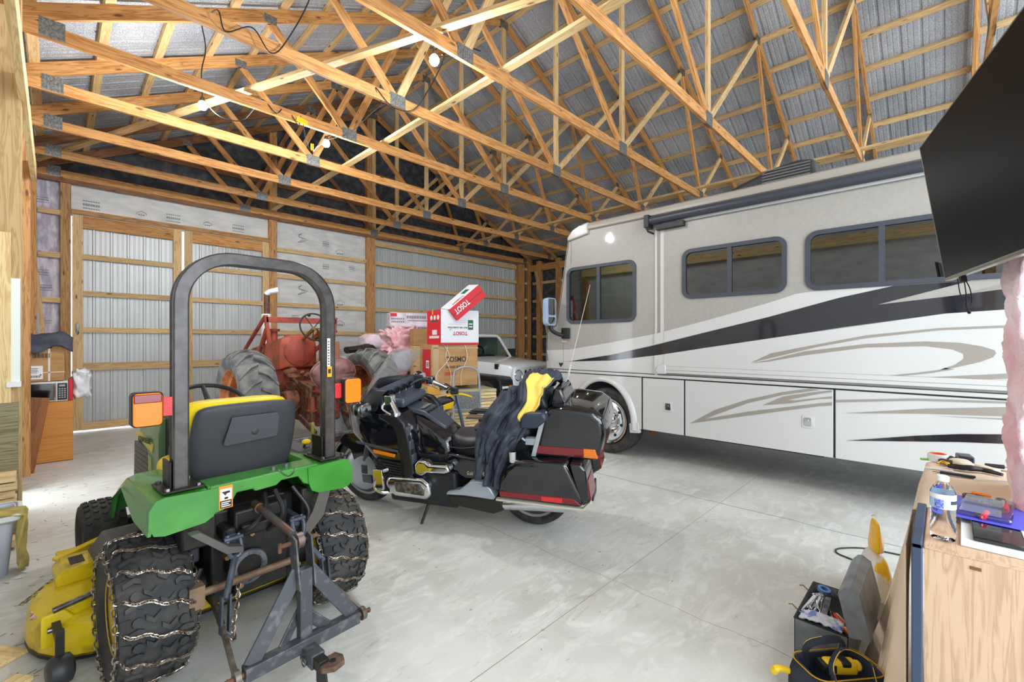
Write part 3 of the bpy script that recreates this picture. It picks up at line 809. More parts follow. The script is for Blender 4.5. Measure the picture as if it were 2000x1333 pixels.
# windows
def rv_window(y0, y1, z0, z1, gl, x, mull):
    fr = MB()
    outer = [(y, z) for y, z in rrect(y1 - y0 + 0.09, z1 - z0 + 0.09, 0.11, 6, (y0 + y1) / 2, (z0 + z1) / 2)]
    inner = [(y, z) for y, z in rrect(y1 - y0, z1 - z0, 0.07, 6, (y0 + y1) / 2, (z0 + z1) / 2)]
    rings = [[(x, a, b) for a, b in outer], [(x - 0.02, a, b) for a, b in [(o[0] * 0.97 + i[0] * 0.03, o[1] * 0.97 + i[1] * 0.03) for o, i in zip(outer, inner)]],
             [(x - 0.02, a, b) for a, b in inner], [(x + 0.02, a, b) for a, b in inner]]
    fr.loft(rings, caps=False)
    if mull: fr.box(x - 0.017, x + 0.01, mull - 0.022, mull + 0.022, z0, z1)
    f = fr.build('window_frame', M_FRAMEBLK, rv)
    MB().prism(inner, (x + 0.005, 0, 0), (0, 1, 0), (0, 0, 1), 0.004).build('window_pane', gl, f, smooth=False)
rv_window(2.965, 4.01, 1.865, 2.605, M_CABGLASS, SX, 3.50)
rv_window(1.225, 2.245, 2.115, 2.625, M_DGLASS, SX2, 1.745)
rv_window(-0.85, 0.975, 2.115, 2.625, M_DGLASS, SX2, 0.42)
MB().box(SX + 0.20, SX + 0.6, -1.6, 2.3, 1.55, 2.85).build('interior_wall', M_DARKIN, rv, smooth=False)
# far side window of the cab, dash, wheel, seat
MB().box(RW - 0.012, RW - 0.006, 2.96, 4.0, 1.86, 2.6).build('cab_window_pane', M_CABGLASS, rv, smooth=False)
MB().add([(SX + 0.2, 4.165, 2.23), (RW - 0.2, 4.165, 2.23), (RW - 0.2, 4.065, 2.84), (SX + 0.2, 4.065, 2.84)], [(0, 1, 2, 3)]).build('windscreen', M_CABGLASS, rv, smooth=False)
MB().prism([(3.45, 1.3), (3.98, 1.3), (3.98, 1.90), (3.75, 1.93), (3.5, 1.84)], (SX + 0.1, 0, 0), (0, 1, 0), (0, 0, 1), 2.3).build('dashboard', mat('dash', (86, 80, 70), 0.7), rv, bevel=0.03)
sw = MB(); cc = Vector((5.95, 3.32, 1.93)); U = Vector((1, 0, 0)); V = Vector((0, -0.75, 0.66)).normalized()
sw.tube([cc + U * 0.21 * math.cos(a) + V * 0.21 * math.sin(a) for a in [2 * PI * k / 32 for k in range(32)]], 0.016, 8, closed=True)
for a in (0.2, PI - 0.2, -PI / 2): sw.tube([cc, cc + U * 0.2 * math.cos(a) + V * 0.2 * math.sin(a)], 0.014, 6)
sw.ellip(cc, (0.05, 0.05, 0.04), seg=12, rings=6).cyl(cc, cc + Vector((0, 0.3, -0.3)), 0.025)
sw.build('steering_wheel', BLACK_PL, rv)
MB().box(5.7, 6.25, 2.55, 2.75, 1.3, 2.25).box(5.7, 6.25, 2.6, 3.1, 1.3, 1.62).build('driver_seat', mat('tan_seat', (176, 150, 112), 0.8), rv, bevel=0.06, seg=3)
# stripes: the same paint layer on the front wall and on the slide-out
DLAY = [0]
def decal(name, polys, m, x_front=SX, x_slide=SX2, lower=False):
    DLAY[0] += 1; e = 0.0007 * DLAY[0]
    x_front -= e; x_slide -= e
    mb = MB()
    for pl_ in polys:
        if lower:
            mb.prism(pl_, (SX - 0.0125 - e, 0, 0), (0, 1, 0), (0, 0, 1), 0.0012); continue
        a = clip_poly(pl_, 0, 2.655, False)
        b = clip_poly(pl_, 0, 2.52, True)
        if len(a) > 2: mb.prism(a, (x_front - 0.0015, 0, 0), (0, 1, 0), (0, 0, 1), 0.0012)
        if len(b) > 2: mb.prism(b, (x_slide - 0.0015, 0, 0), (0, 1, 0), (0, 0, 1), 0.0012)
        c = clip_poly(clip_poly(pl_, 0, 2.655, True), 0, 2.52, False)
        if len(c) > 2: mb.prism(c, (SX - 0.0255 - e, 0, 0), (0, 1, 0), (0, 0, 1), 0.001)
    return mb.build(name, m, rv, smooth=False)
white_top = [(4.0, 1.44), (3.3, 1.545), (2.58, 1.67), (1.98, 1.81), (1.36, 1.97), (1.1, 2.05), (0.95, 2.065), (0.34, 2.065)]
blk_top = [(0.34, 2.065), (0.74, 1.985), (1.36, 1.82), (2.0, 1.67), (2.58, 1.53), (3.3, 1.375), (4.02, 1.262)]
decal('white_sweep', [white_top + blk_top + [(4.40, 1.25), (4.45, 1.42)]], M_RVW)
decal('white_lower_field', [[(4.45, 1.145), (4.45, 1.255), (4.02, 1.257), (2.58, 1.39), (1.36, 1.59), (0, 1.80), (-0.4, 1.82), (-2, 1.86), (YR, 1.9), (YR, 1.252), (2.52, 1.252), (2.53, 1.145)]], M_RVW)
decal('black_stripe', [[(4.02, 1.26), (3.3, 1.375), (2.58, 1.53), (2.0, 1.67), (1.36, 1.82), (0.74, 1.985), (0.34, 2.066), (-0.15, 2.066), (0.46, 1.90), (-0.01, 1.945), (-0.4, 1.99), (-1.5, 2.06), (YR, 2.15),
                         (YR, 1.9), (-2, 1.86), (-0.4, 1.82), (0.0, 1.80), (0.7, 1.70), (1.36, 1.59), (2.0, 1.49), (2.58, 1.39), (3.3, 1.295)]], M_RVBLK)
SW1o = [(1.53, 1.32), (1.358, 1.36), (1.023, 1.461), (0.532, 1.538), (0.126, 1.562), (-0.087, 1.551), (-0.215, 1.521), (-0.284, 1.492), (-0.295, 1.468), (-0.277, 1.432), (-0.201, 1.39), (-0.057, 1.339), (0.0, 1.322)]
SW1i = [(0.033, 1.318), (-0.057, 1.364), (-0.109, 1.417), (-0.106, 1.459), (-0.043, 1.493), (0.126, 1.519), (0.532, 1.504), (1.023, 1.419), (1.358, 1.343)]
tail = [(0.0, 1.33), (0.189, 1.283), (0.40, 1.255), (0.40, 1.252), (0.33, 1.252), (0.189, 1.262), (-0.05, 1.318)]
dm = []
dm.append(SW1o + SW1i); dm.append([(0.0, 1.335), (0.033, 1.318), (0.189, 1.283), (0.36, 1.2525), (0.27, 1.2525), (0.1, 1.283), (-0.057, 1.325)])
dm.append([(1.53, 1.325), (1.333, 1.433), (1.114, 1.486), (0.901, 1.535), (0.532, 1.619), (0.033, 1.678), (-0.396, 1.693), (-2.0, 1.70), (-2.0, 1.68), (-0.396, 1.673), (0.033, 1.657), (0.532, 1.591), (0.918, 1.505), (1.114, 1.447)])
dm.append([(0.10, 1.2525), (0.0, 1.262), (-0.429, 1.314), (-2.0, 1.40), (-2.0, 1.33), (-0.429, 1.271), (-0.25, 1.2525)])
dm.append([(-0.145, 1.9715), (-0.6, 2.10), (-1.2, 2.10), (-0.403, 2.003)])
decal('taupe_swirl', dm, M_TAUPE)
low = [[(2.2, 0.573), (1.923, 0.76), (1.567, 0.917), (1.222, 1.029), (0.98, 1.085), (0.901, 1.076), (1.222, 0.999), (1.567, 0.878), (1.844, 0.742), (2.031, 0.645), (1.567, 0.783), (0.901, 0.943), (0.80, 0.962), (0.80, 0.93), (0.901, 0.914), (1.567, 0.741)],
       [(1.413, 0.872), (1.222, 0.981), (0.95, 1.05), (0.80, 1.08), (0.80, 1.062), (0.901, 1.038), (1.179, 0.95), (1.114, 0.951), (0.80, 1.02), (0.80, 0.998), (0.901, 0.986), (1.157, 0.918)],
       [(0.765, 0.988), (0.189, 1.055), (-0.5, 1.085), (-0.5, 1.07), (0.189, 1.035), (0.765, 0.965)],
       [(0.70, 0.866), (0.126, 0.97), (-0.403, 1.04), (-2.0, 1.06), (-2.0, 0.95), (-0.403, 0.962), (0.126, 0.927)],
       [(0.048, 0.915), (-0.403, 0.945), (-1.0, 0.95), (-0.403, 0.933)]]
# ---- lower compartments
def bay(y0, y1, nm='bay_door', z0=0.415, z1=1.085):
    return MB().box(SX - 0.012, SX + 0.03, y0, y1, z0, z1).build(nm, M_RVW, rv, bevel=0.004)
bay(2.28, 2.82); b2 = bay(0.79, 2.262); bay(-1.6, 0.772)
bay(YR, -1.62)
MB().box(SX - 0.004, SX + 0.02, YR, 2.86, 0.42, 1.088).build('bay_seam', mat('seam_black', (24, 24, 26), 0.6), rv, smooth=False)
decal('lower_swirl', low, M_TAUPE, lower=True)
decal('lower_black_stripe', [[(0.684, 0.603), (0.189, 0.724), (-0.087, 0.779), (-0.39, 0.82), (-1.6, 0.86), (-1.6, 0.72), (-0.39, 0.742), (-0.087, 0.711)]], M_RVBLK, lower=True)
# front quarter panel with the wheel flare
q = MB().prism([(2.84, 0.415), (2.99, 0.415)] + arch_pts(0.46, 0.57, 18, PI - 0.03, 0.03) + [(3.91, 0.43), (4.38, 0.45), (4.45, 0.62), (4.45, 1.088), (2.84, 1.088)], (SX - 0.012, 0, 0), (0, 1, 0), (0, 0, 1), 0.03)
q.build('quarter_panel', M_RVW, rv, smooth=False)
fl_ = MB()
prof_f = [(0.0, 0.0), (0.012, -0.03), (0.04, -0.04), (0.075, -0.025), (0.095, 0.0)]
rings = []
for i in range(25):
    a = -0.12 + (PI + 0.2) * i / 24
    ring = []
    for dr, dx in prof_f:
        rx, rz = 0.455 + dr, 0.555 + dr
        ring.append((SX - 0.012 + dx, arch_c[0] + rx * math.cos(a), arch_c[1] + rz * math.sin(a)))
    rings.append(ring)
fl_.loft(rings, caps=False)
fl_.prism([(2.86, 0.36), (3.0, 0.345), (3.01, 0.47), (2.88, 0.5)], (SX - 0.03, 0, 0), (0, 1, 0), (0, 0, 1), 0.06)
fl_.build('wheel_flare', M_RVW, rv, bevel=0.006)
for hy in (2.475, 1.0):
    h = MB().prism(rrect(0.105, 0.13, 0.02, 4, hy, 0.745), (SX - 0.018, 0, 0), (0, 1, 0), (0, 0, 1), 0.02).build('compartment_latch', M_RVW, rv, bevel=0.002)
    MB().prism(rrect(0.072, 0.085, 0.012, 4, hy, 0.745), (SX - 0.024, 0, 0), (0, 1, 0), (0, 0, 1), 0.008).cyl((SX - 0.028, hy, 0.757), (SX - 0.02, hy, 0.757), 0.008, seg=10).build('latch_plate', CHROME, h, bevel=0.002)
# wheel
def truck_wheel(cy, x, flip=1):
    w = MB().lathe([(0.33, 0.02), (0.34, 0.0), (0.40, -0.015), (0.435, 0.0), (0.452, 0.03), (0.46, 0.06), (0.46, 0.22), (0.44, 0.26), (0.36, 0.27), (0.28, 0.25), (0.28, 0.03)], (x, cy, 0.46), (1, 0, 0), 48, closed_prof=True).build('tyre', RUBBER, rv)
    rim = MB().lathe([(0.30, 0.0), (0.315, -0.004), (0.30, 0.014), (0.275, 0.02), (0.262, 0.018), (0.195, 0.02), (0.175, 0.04), (0.165, 0.075), (0.14, 0.08), (0.13, 0.065), (0.08, 0.06), (0.075, -0.02), (0.05, -0.04), (0.0, -0.045)], (x, cy, 0.46), (1, 0, 0), 48)
    r = rim.build('rim', CHROME, rv)
    MB().lathe([(0.31, 0.03), (0.31, 0.2), (0.0, 0.2)], (x, cy, 0.46), (1, 0, 0), 32).build('rim_back', RUST, rv)
    hb = MB()
    for k in range(8):
        a = 2 * PI * k / 8 + 0.2
        hb.cyl((x + 0.012, cy + 0.228 * math.cos(a), 0.46 + 0.228 * math.sin(a)), (x + 0.022, cy + 0.228 * math.cos(a), 0.46 + 0.228 * math.sin(a)), 0.021, seg=14)
    hb.build('hand_hole', BLACK_PL, r)
    ln = MB()
    for k in range(8):
        a = 2 * PI * k / 8
        ln.cyl((x + 0.03, cy + 0.108 * math.cos(a), 0.46 + 0.108 * math.sin(a)), (x + 0.075, cy + 0.108 * math.cos(a), 0.46 + 0.108 * math.sin(a)), 0.013, seg=6)
    ln.build('lug_nut', CHROME, r)
truck_wheel(3.385, SX + 0.02)
MB().lathe([(0.30, 0.0), (0.46, 0.0), (0.46, 0.26), (0.30, 0.26)], (RW - 0.3, 3.385, 0.46), (1, 0, 0), 32, closed_prof=True).build('tyre', RUBBER, rv)
MB().cyl((SX + 0.2, 3.385, 0.46), (RW - 0.2, 3.385, 0.46), 0.07).box(SX + 0.55, SX + 0.7, YR + 0.4, 4.2, 0.55, 0.75).box(RW - 0.7, RW - 0.55, YR + 0.4, 4.2, 0.55, 0.75).box(SX + 0.2, SX + 0.9, 0.9, 2.1, 0.36, 0.5).build('chassis', BLACK_PL, rv, smooth=False)
MB().prism([(2.78, 0.415), (2.62, 0.415), (2.74, 0.30)], (SX + 0.06, 0, 0), (0, 1, 0), (0, 0, 1), 0.02).build('skirt_bracket', RUST, rv, smooth=False)
# tyre of the dual axle at the rear
for xx in (SX + 0.04, RW - 0.6):
    MB().lathe([(0.28, 0.0), (0.44, 0.0), (0.46, 0.04), (0.46, 0.5), (0.44, 0.54), (0.28, 0.54)], (xx, -2.6, 0.46), (1, 0, 0), 32, closed_prof=True).build('tyre', RUBBER, rv)
# roof edge, gutter, awning
re_ = MB()
edge = [(SX - 0.03, 3.17), (SX - 0.035, 3.20), (SX - 0.015, 3.25), (SX + 0.06, 3.285), (SX + 0.15, 3.28), (SX + 0.15, 3.15), (SX + 0.0, 3.15)]
re_.loft([[(a, y, b) for a, b in edge] for y in (3.68, YR)])
re_.build('roof_edge', mat('roof_cap', (158, 152, 142), 0.35), rv)
MB().prism([(3.66, 3.10), (4.03, 3.04), (4.045, 3.10), (3.95, 3.20), (3.82, 3.25), (3.66, 3.275)], (SX - 0.03, 0, 0), (0, 1, 0), (0, 0, 1), RW - SX + 0.06).build('front_cap', mat('front_cap_grey', (156, 152, 143), 0.25, coat=0.4), rv, bevel=0.02, seg=3)
aw = MB().tube([(SX - 0.075, YR, 3.09), (SX - 0.075, 2.68, 3.09)], 0.052, 20)
a = aw.build('awning_roll', mat('awning_vinyl', (58, 61, 70), 0.35), rv)
MB().box(SX - 0.03, SX - 0.005, YR, 2.55, 3.02, 3.06).build('awning_rail', M_RVW, rv, bevel=0.004)
MB().box(SX - 0.14, SX - 0.0, 2.68, 2.74, 3.0, 3.16).tube([(SX - 0.13, 2.71, 3.0), (SX - 0.12, 2.69, 2.95), (SX - 0.03, 2.66, 2.93)], 0.014, 8).box(SX - 0.10, SX - 0.02, 2.25, 2.60, 2.955, 3.02).build('awning_bracket', BLACK_PL, a, bevel=0.01)
MB().cyl((SX - 0.075, 2.66, 3.09), (SX - 0.075, 2.70, 3.09), 0.038).build('end_cap', WHITE_PL, a)
# roof air conditioner
ac = MB()
acp = [(2.2, 3.24), (2.12, 3.48), (1.85, 3.58), (1.5, 3.68), (1.25, 3.71), (1.08, 3.68), (0.98, 3.24)]
ac.prism(acp, (SX + 0.75, 0, 0), (0, 1, 0), (0, 0, 1), 0.75)
acb = ac.build('roof_air_conditioner', mat('ac_shroud', (52, 52, 54), 0.5), rv, bevel=0.05, seg=3)
lv = MB()
for k in range(5): lv.box(SX + 0.735, SX + 0.755, 1.12, 1.62, 3.50 + k * 0.035, 3.515 + k * 0.035)
lv.build('louvre', mat('louvre_grey', (104, 104, 104), 0.4), acb, smooth=False)
# mirror
mr_ = MB(); mr_.prism(rrect(0.20, 0.36, 0.05, 5, 0, 0), (5.10, 4.19, 1.985), (0.85, 0.0, 0), (0, 0, 1), -0.10)
m1 = MB(); m1.loft([[(5.14 + a, 4.20 + yy, 2.0 + b) for a, b in rrect(0.21 * s, 0.42 * s, 0.05, 5)] for yy, s in ((0.10, 0.7), (0.07, 0.96), (0.0, 1.0), (-0.02, 0.97))])
mo = m1.build('mirror_housing', mat('mirror_shell', (150, 172, 200), 0.25, coat=0.5), rv)
MB().prism(rrect(0.17, 0.24, 0.03, 4, 5.14, 2.07), (0, 4.178, 0), (1, 0, 0), (0, 0, 1), -0.004).prism(rrect(0.17, 0.10, 0.03, 4, 5.14, 1.87), (0, 4.178, 0), (1, 0, 0), (0, 0, 1), -0.004).build('mirror_glass', CHROME, mo)
MB().tube(smooth_path([(5.16, 4.22, 1.82), (5.17, 4.2, 1.72), (5.25, 4.12, 1.66), (SX, 4.08, 1.66)], 5), [0.03] * 15 + [0.045], 10, flat=(1, 1)).box(SX - 0.05, SX, 4.0, 4.13, 1.60, 1.76).build('mirror_arm', BLACK_PL, mo, bevel=0.01)
# badge, side marker, name plate, filler
bd = MB().cyl((SX - 0.006, 4.17, 1.21), (SX, 4.17, 1.21), 0.022, seg=16)
for s in (-1, 1): bd.prism([(4.17, 1.225), (4.17 + s * 0.038, 1.245), (4.17 + s * 0.034, 1.205), (4.17 + s * 0.02, 1.19)], (SX - 0.004, 0, 0), (0, 1, 0), (0, 0, 1), 0.003)
bd.prism([(4.15, 1.195), (4.19, 1.195), (4.17, 1.165)], (SX - 0.004, 0, 0), (0, 1, 0), (0, 0, 1), 0.003)
bd.build('round_emblem', mat('emblem_navy', (40, 44, 62), 0.3), rv, smooth=False)
MB().prism(rrect(0.085, 0.022, 0.006, 3, 4.11, 1.562), (SX - 0.004, 0, 0), (0, 1, 0), (0, 0, 1), 0.004).build('marker_lamp', mat('clear_marker', (214, 190, 176), 0.3), rv)
MB().box(SX - 0.02, SX + 0.25, 4.38, 4.475, 0.98, 1.07).build('corner_lamp', mat('amber_clear', (206, 150, 110), 0.2, coat=0.6), rv, bevel=0.01)
MB().box(SX - 0.003, SX, 4.12, 4.125, 1.15, 1.72).box(SX - 0.003, SX, 3.975, 3.98, 2.70, 3.05).build('panel_seam', mat('seam_grey', (120, 116, 108), 0.6), rv, smooth=False)
settle(rv, (6.6, 0.08, 0))

# ================================================================ WHITE OFF-ROAD CAR
M_JW = mat('white_car_paint', (226, 230, 234), 0.2, coat=0.6)
jp = thing('off_road_car', 'White off-road car with black slotted grille and round headlamp, parked facing the camper nose', 'car')
JX, JY = 5.95, 5.15
def jx(x): return JX + x
# hood: tapered
secs = []
for y, hw, z1, z0 in ((0.06, 0.60, 1.13, 0.62), (0.12, 0.62, 1.165, 0.6), (0.5, 0.65, 1.20, 0.6), (1.0, 0.69, 1.23, 0.6), (1.32, 0.73, 1.245, 0.6)):
    secs.append([(jx(-hw), JY + y, z0), (jx(-hw), JY + y, z1 - 0.07), (jx(-hw + 0.03), JY + y, z1 - 0.02), (jx(-hw * 0.6), JY + y, z1 + 0.012), (jx(0), JY + y, z1 + 0.02),
                 (jx(hw * 0.6), JY + y, z1 + 0.012), (jx(hw - 0.03), JY + y, z1 - 0.02), (jx(hw), JY + y, z1 - 0.07), (jx(hw), JY + y, z0)])
MB().loft(secs).build('hood', M_JW, jp, bevel=0.006)
gr = MB().prism([(-0.62, 0.62), (0.62, 0.62), (0.63, 0.95), (0.60, 1.10), (0.56, 1.14), (-0.56, 1.14), (-0.60, 1.10), (-0.63, 0.95)], (JX, JY + 0.07, 0), (1, 0, 0), (0, 0, 1), 0.07).build('grille', M_JW, jp, bevel=0.02, seg=3)
sl_ = MB()
for k in range(7):
    x = jx(-0.33 + 0.11 * k)
    sl_.prism(rrect(0.052, 0.36 if abs(k - 3) < 3 else 0.34, 0.024, 5, x, 0.90), (0, JY - 0.001, 0), (1, 0, 0), (0, 0, 1), 0.004)
sl_.build('grille_slot', BLACK_PL, gr)
for s in (-1, 1):
    h = MB().lathe([(0.105, 0.03), (0.10, 0.0), (0.088, -0.012), (0.08, 0.0)], (jx(0.50 * s), JY, 0.985), (0, 1, 0), 28).build('headlamp_ring', CHROME, jp)
    MB().lathe([(0.0, -0.02), (0.05, -0.015), (0.085, 0.0)], (jx(0.50 * s), JY, 0.985), (0, 1, 0), 28).build('headlamp_lens', mat('lamp_glass', (214, 220, 226), 0.08, 0.4), h)
    # fender flare
    fl2 = MB()
    pts = [(0.02, 0.92), (0.10, 0.97), (0.9, 1.0), (1.05, 0.93), (1.25, 0.66), (1.2, 0.64), (1.0, 0.84), (0.86, 0.90), (0.34, 0.90), (0.2, 0.84), (0.06, 0.66), (0.0, 0.68)]
    fl2.prism([(y, z) for y, z in pts], (jx(0.60 * s) if s > 0 else jx(-0.93), JY, 0), (0, 1, 0), (0, 0, 1), 0.33)
    fl2.build('fender_flare', BLACK_PL, jp, bevel=0.02, seg=3)
    f3 = MB().box(jx(0.64 * s) - (0.26 if s < 0 else 0), jx(0.64 * s) + (0.26 if s > 0 else 0), JY + 0.0, JY + 0.12, 0.74, 0.86).build('fender_face', BLACK_PL, jp, bevel=0.02)
    MB().box(jx(0.70 * s) - 0.03, jx(0.70 * s) + 0.03, JY - 0.012, JY + 0.02, 0.785, 0.835).build('turn_signal', mat('amber_lens', (232, 120, 30), 0.2), f3, bevel=0.008)
    MB().box(jx(0.82 * s) - 0.07, jx(0.82 * s) + 0.07, JY - 0.012, JY + 0.02, 0.785, 0.825).build('running_lamp', mat('clear_lens', (226, 230, 236), 0.15), f3, bevel=0.008)
    for wy in (0.62, 3.05):
        MB().lathe([(0.24, 0.0), (0.36, -0.01), (0.39, 0.03), (0.395, 0.22), (0.36, 0.26), (0.24, 0.25)], (jx(-0.90) if s < 0 else jx(0.65), JY + wy, 0.395), (1, 0, 0), 36, closed_prof=True).build('tyre', RUBBER, jp)
        MB().lathe([(0.25, 0.0), (0.23, 0.04), (0.1, 0.06), (0.0, 0.04)], (jx(-0.895) if s < 0 else jx(0.895), JY + wy, 0.395), (1 if s < 0 else -1, 0, 0), 28).build('rim', GREY_METAL, jp)
    MB().box(jx(0.64 * s) - 0.02, jx(0.64 * s) + 0.02, JY + 0.35, JY + 0.43, 1.08, 1.17).build('hood_latch', BLACK_PL, jp, bevel=0.01)
    m = MB().box(jx(0.95 * s) - 0.10, jx(0.95 * s) + 0.10, JY + 1.55, JY + 1.63, 1.22, 1.40).tube([(jx(0.76 * s), JY + 1.6, 1.2), (jx(0.9 * s), JY + 1.6, 1.26)], 0.02, 8).build('side_mirror', BLACK_PL, jp, bevel=0.03, seg=3)
MB().box(jx(-0.80), jx(0.80), JY - 0.22, JY - 0.04, 0.46, 0.62).build('bumper', BLACK_PL, jp, bevel=0.03, seg=3)
tub = MB().box(jx(-0.76), jx(0.76), JY + 1.32, JY + 3.85, 0.5, 1.16).build('tub', M_JW, jp, bevel=0.03, seg=3)
cow = MB().prism([(1.30, 1.10), (1.66, 1.10), (1.62, 1.225), (1.32, 1.24)], (jx(-0.73), JY, 0), (0, 1, 0), (0, 0, 1), 1.46).build('cowl', M_JW, jp, bevel=0.01)
# windscreen frame
def wsp(u, v): # u -1..1, v 0..1
    hw = 0.71 - 0.10 * v
    return Vector((jx(u * hw), JY + 1.36 + 0.30 * v, 1.20 + 0.47 * v))
wf = MB()
wf.tube([wsp(-1, 0), wsp(-1, 0.9), wsp(-0.93, 1), wsp(0.93, 1), wsp(1, 0.9), wsp(1, 0)], 0.035, 8, closed=True)
wfo = wf.build('windscreen_frame', M_JW, jp)
gl_ = MB(); gl_.grid(lambda u, v: wsp(u * 1.9 - 0.95, 0.04 + v * 0.92), 2, 2); gl_.build('windscreen', glass('car_glass', (150, 165, 158), 0, 0.05), jp)
wp = MB()
for x0 in (-0.45, 0.12): wp.tube([wsp(x0 / 0.7, 0.0) + Vector((0, -0.03, 0.0)), wsp(x0 / 0.7 + 0.55, 0.06) + Vector((0, -0.03, 0.01))], 0.008, 6)
wp.build('wiper', BLACK_PL, jp)
MB().loft([[(jx(-0.63), JY + y, 1.2 + dz * 0), (jx(-0.61), JY + y, 1.66), (jx(-0.57), JY + y, 1.70), (jx(0.57), JY + y, 1.70), (jx(0.61), JY + y, 1.66), (jx(0.63), JY + y, 1.2)] for y, dz in ((1.68, 0), (3.8, 0))], caps=False).build('hardtop', M_JW, jp, solid=0.02)
MB().box(jx(-0.62), jx(0.62), JY + 1.75, JY + 2.0, 1.0, 1.28).box(jx(-0.5), jx(-0.1), JY + 2.2, JY + 2.4, 1.0, 1.52).box(jx(0.1), jx(0.5), JY + 2.2, JY + 2.4, 1.0, 1.52).build('cabin_trim', BLACK_PL, jp, bevel=0.03)
MB().tube([Vector((jx(0.32), JY + 1.98, 1.30)) + Vector((0.16 * math.cos(a), -0.05 * math.sin(a), 0.15 * math.sin(a))) for a in [2 * PI * k / 24 for k in range(24)]], 0.014, 6, closed=True).build('steering_wheel', BLACK_PL, jp)
MB().box(jx(-0.50), jx(-0.40), JY + 1.49, JY + 1.495, 1.38, 1.50).build('paper_tag', mat('pale_tag', (190, 214, 206), 0.6), jp, smooth=False)
settle(jp, (JX, JY + 1.9, 0))
# ---------------------------------------------------------------- tyres with lugs
def tyre_r(x, R, w, crown): 
    q = abs(x) / (w / 2)
    return R - crown * q * q - (max(0, q - 0.8) / 0.2) ** 2 * R * 0.07
def tyre_map(x, th, r, c):
    return (c[0] + x, c[1] + r * math.cos(th), c[2] + r * math.sin(th))
def lug(mb, poly, R, w, h, crown, c, th0, mi=0):
    n = len(poly); vs = []
    for (x, s) in poly:
        r = tyre_r(x, R, w, crown); vs.append(tyre_map(x, th0 + s / R, r - 0.012, c))
    for (x, s) in poly:
        r = tyre_r(x, R, w, crown); vs.append(tyre_map(x * 0.985, th0 + s / R, r + h, c))
    fs = [tuple(range(n, 2 * n))] + [(i, (i + 1) % n, n + (i + 1) % n, n + i) for i in range(n)]
    mb.add(vs, fs, mi)
def carcass(mb, R, w, rr, crown, c, seg=48):
    prof = [(rr, -w * 0.40), (rr + 0.02, -w * 0.45), (R * 0.82, -w * 0.52), (R * 0.92, -w * 0.5)]
    for k in range(9):
        x = -w / 2 * 0.94 + w * 0.94 * k / 8
        prof.append((tyre_r(x, R, w, crown), x))
    prof += [(R * 0.92, w * 0.5), (R * 0.82, w * 0.52), (rr + 0.02, w * 0.45), (rr, w * 0.40)]
    mb.lathe(prof, c, (1, 0, 0), seg)
def ag_lugs(mb, R, w, c, n=22, h=0.035, crown=0.02):
    for k in range(n):
        for s in (-1, 1):
            th = 2 * PI * (k + (0.5 if s > 0 else 0)) / n
            t = 0.032
            p = [(s * -0.01, -0.05), (s * w * 0.22, -0.02), (s * w * 0.50, 0.09), (s * w * 0.50, 0.09 + t * 1.6), (s * w * 0.20, -0.02 + t * 1.5), (s * -0.01, -0.05 + t)]
            lug(mb, p, R, w, h, crown, c, th)
def turf_lugs(mb, R, w, c, n=20, h=0.014, crown=0.012):
    for k in range(n):
        for s in (-1, 1):
            th = 2 * PI * (k + (0.5 if s > 0 else 0)) / n
            a = 0.02
            lug(mb, [(s * 0.0, 0.0), (s * w * 0.10, 0.022), (s * w * 0.20, 0.0), (s * w * 0.20, 0.0 + a), (s * w * 0.10, 0.022 + a), (0.0, a)], R, w, h, crown, c, th)
            cx = s * w * 0.30
            lug(mb, [(cx + 0.019 * math.cos(q), 0.022 + 0.019 * math.sin(q)) for q in [2 * PI * i / 8 for i in range(8)]], R, w, h, crown, c, th)
            lug(mb, [(s * w * 0.22, 0.055), (s * w * 0.30, 0.045), (s * w * 0.44, 0.058), (s * w * 0.44, 0.076), (s * w * 0.30, 0.066), (s * w * 0.22, 0.076)], R, w, h, crown, c, th)
            lug(mb, [(s * w * 0.38, 0.0), (s * w * 0.50, 0.0), (s * w * 0.50, 0.035), (s * w * 0.40, 0.035)], R, w, h, crown, c, th)

M_JDG = mat('garden_green', (52, 128, 42), 0.28, 0, (68, 142, 56), 5, coat=0.35)
M_JDH = mat('dusty_green', (96, 128, 88), 0.4, 0, (116, 142, 106), 6)
M_JDY = mat('seat_yellow', (240, 208, 20), 0.42, bump=0.1, bscale=200)
M_DKG = mat('charcoal_plastic', (58, 59, 63), 0.5, bump=0.15, bscale=400)
M_ROPS = mat('rollbar_paint', (62, 58, 56), 0.35, 0.2, (78, 74, 72), 20, coat=0.2)
M_HITCH = mat('hitch_paint', (72, 74, 80), 0.5, 0.25, (104, 104, 106), 22, lo=0.52, hi=0.68)
M_BLKM = mat('greasy_black', (30, 29, 28), 0.45, 0.2, (52, 46, 38), 15, lo=0.5, hi=0.7)
M_ORANGE = mat('amber_plastic', (252, 126, 4), 0.35)
M_REDL = mat('red_reflector', (214, 36, 36), 0.25, coat=0.5, bump=0.5, bscale=150)
M_DKRED = mat('dark_red_lens', (128, 14, 30), 0.2, coat=0.6)
M_TYRE = mat('worn_tyre', (44, 45, 47), 0.7, 0, (68, 66, 62), 9, bump=0.2, bscale=60)
M_CHAIN = mat('chain_steel', (190, 180, 168), 0.3, 0.85, (118, 100, 84), 40)

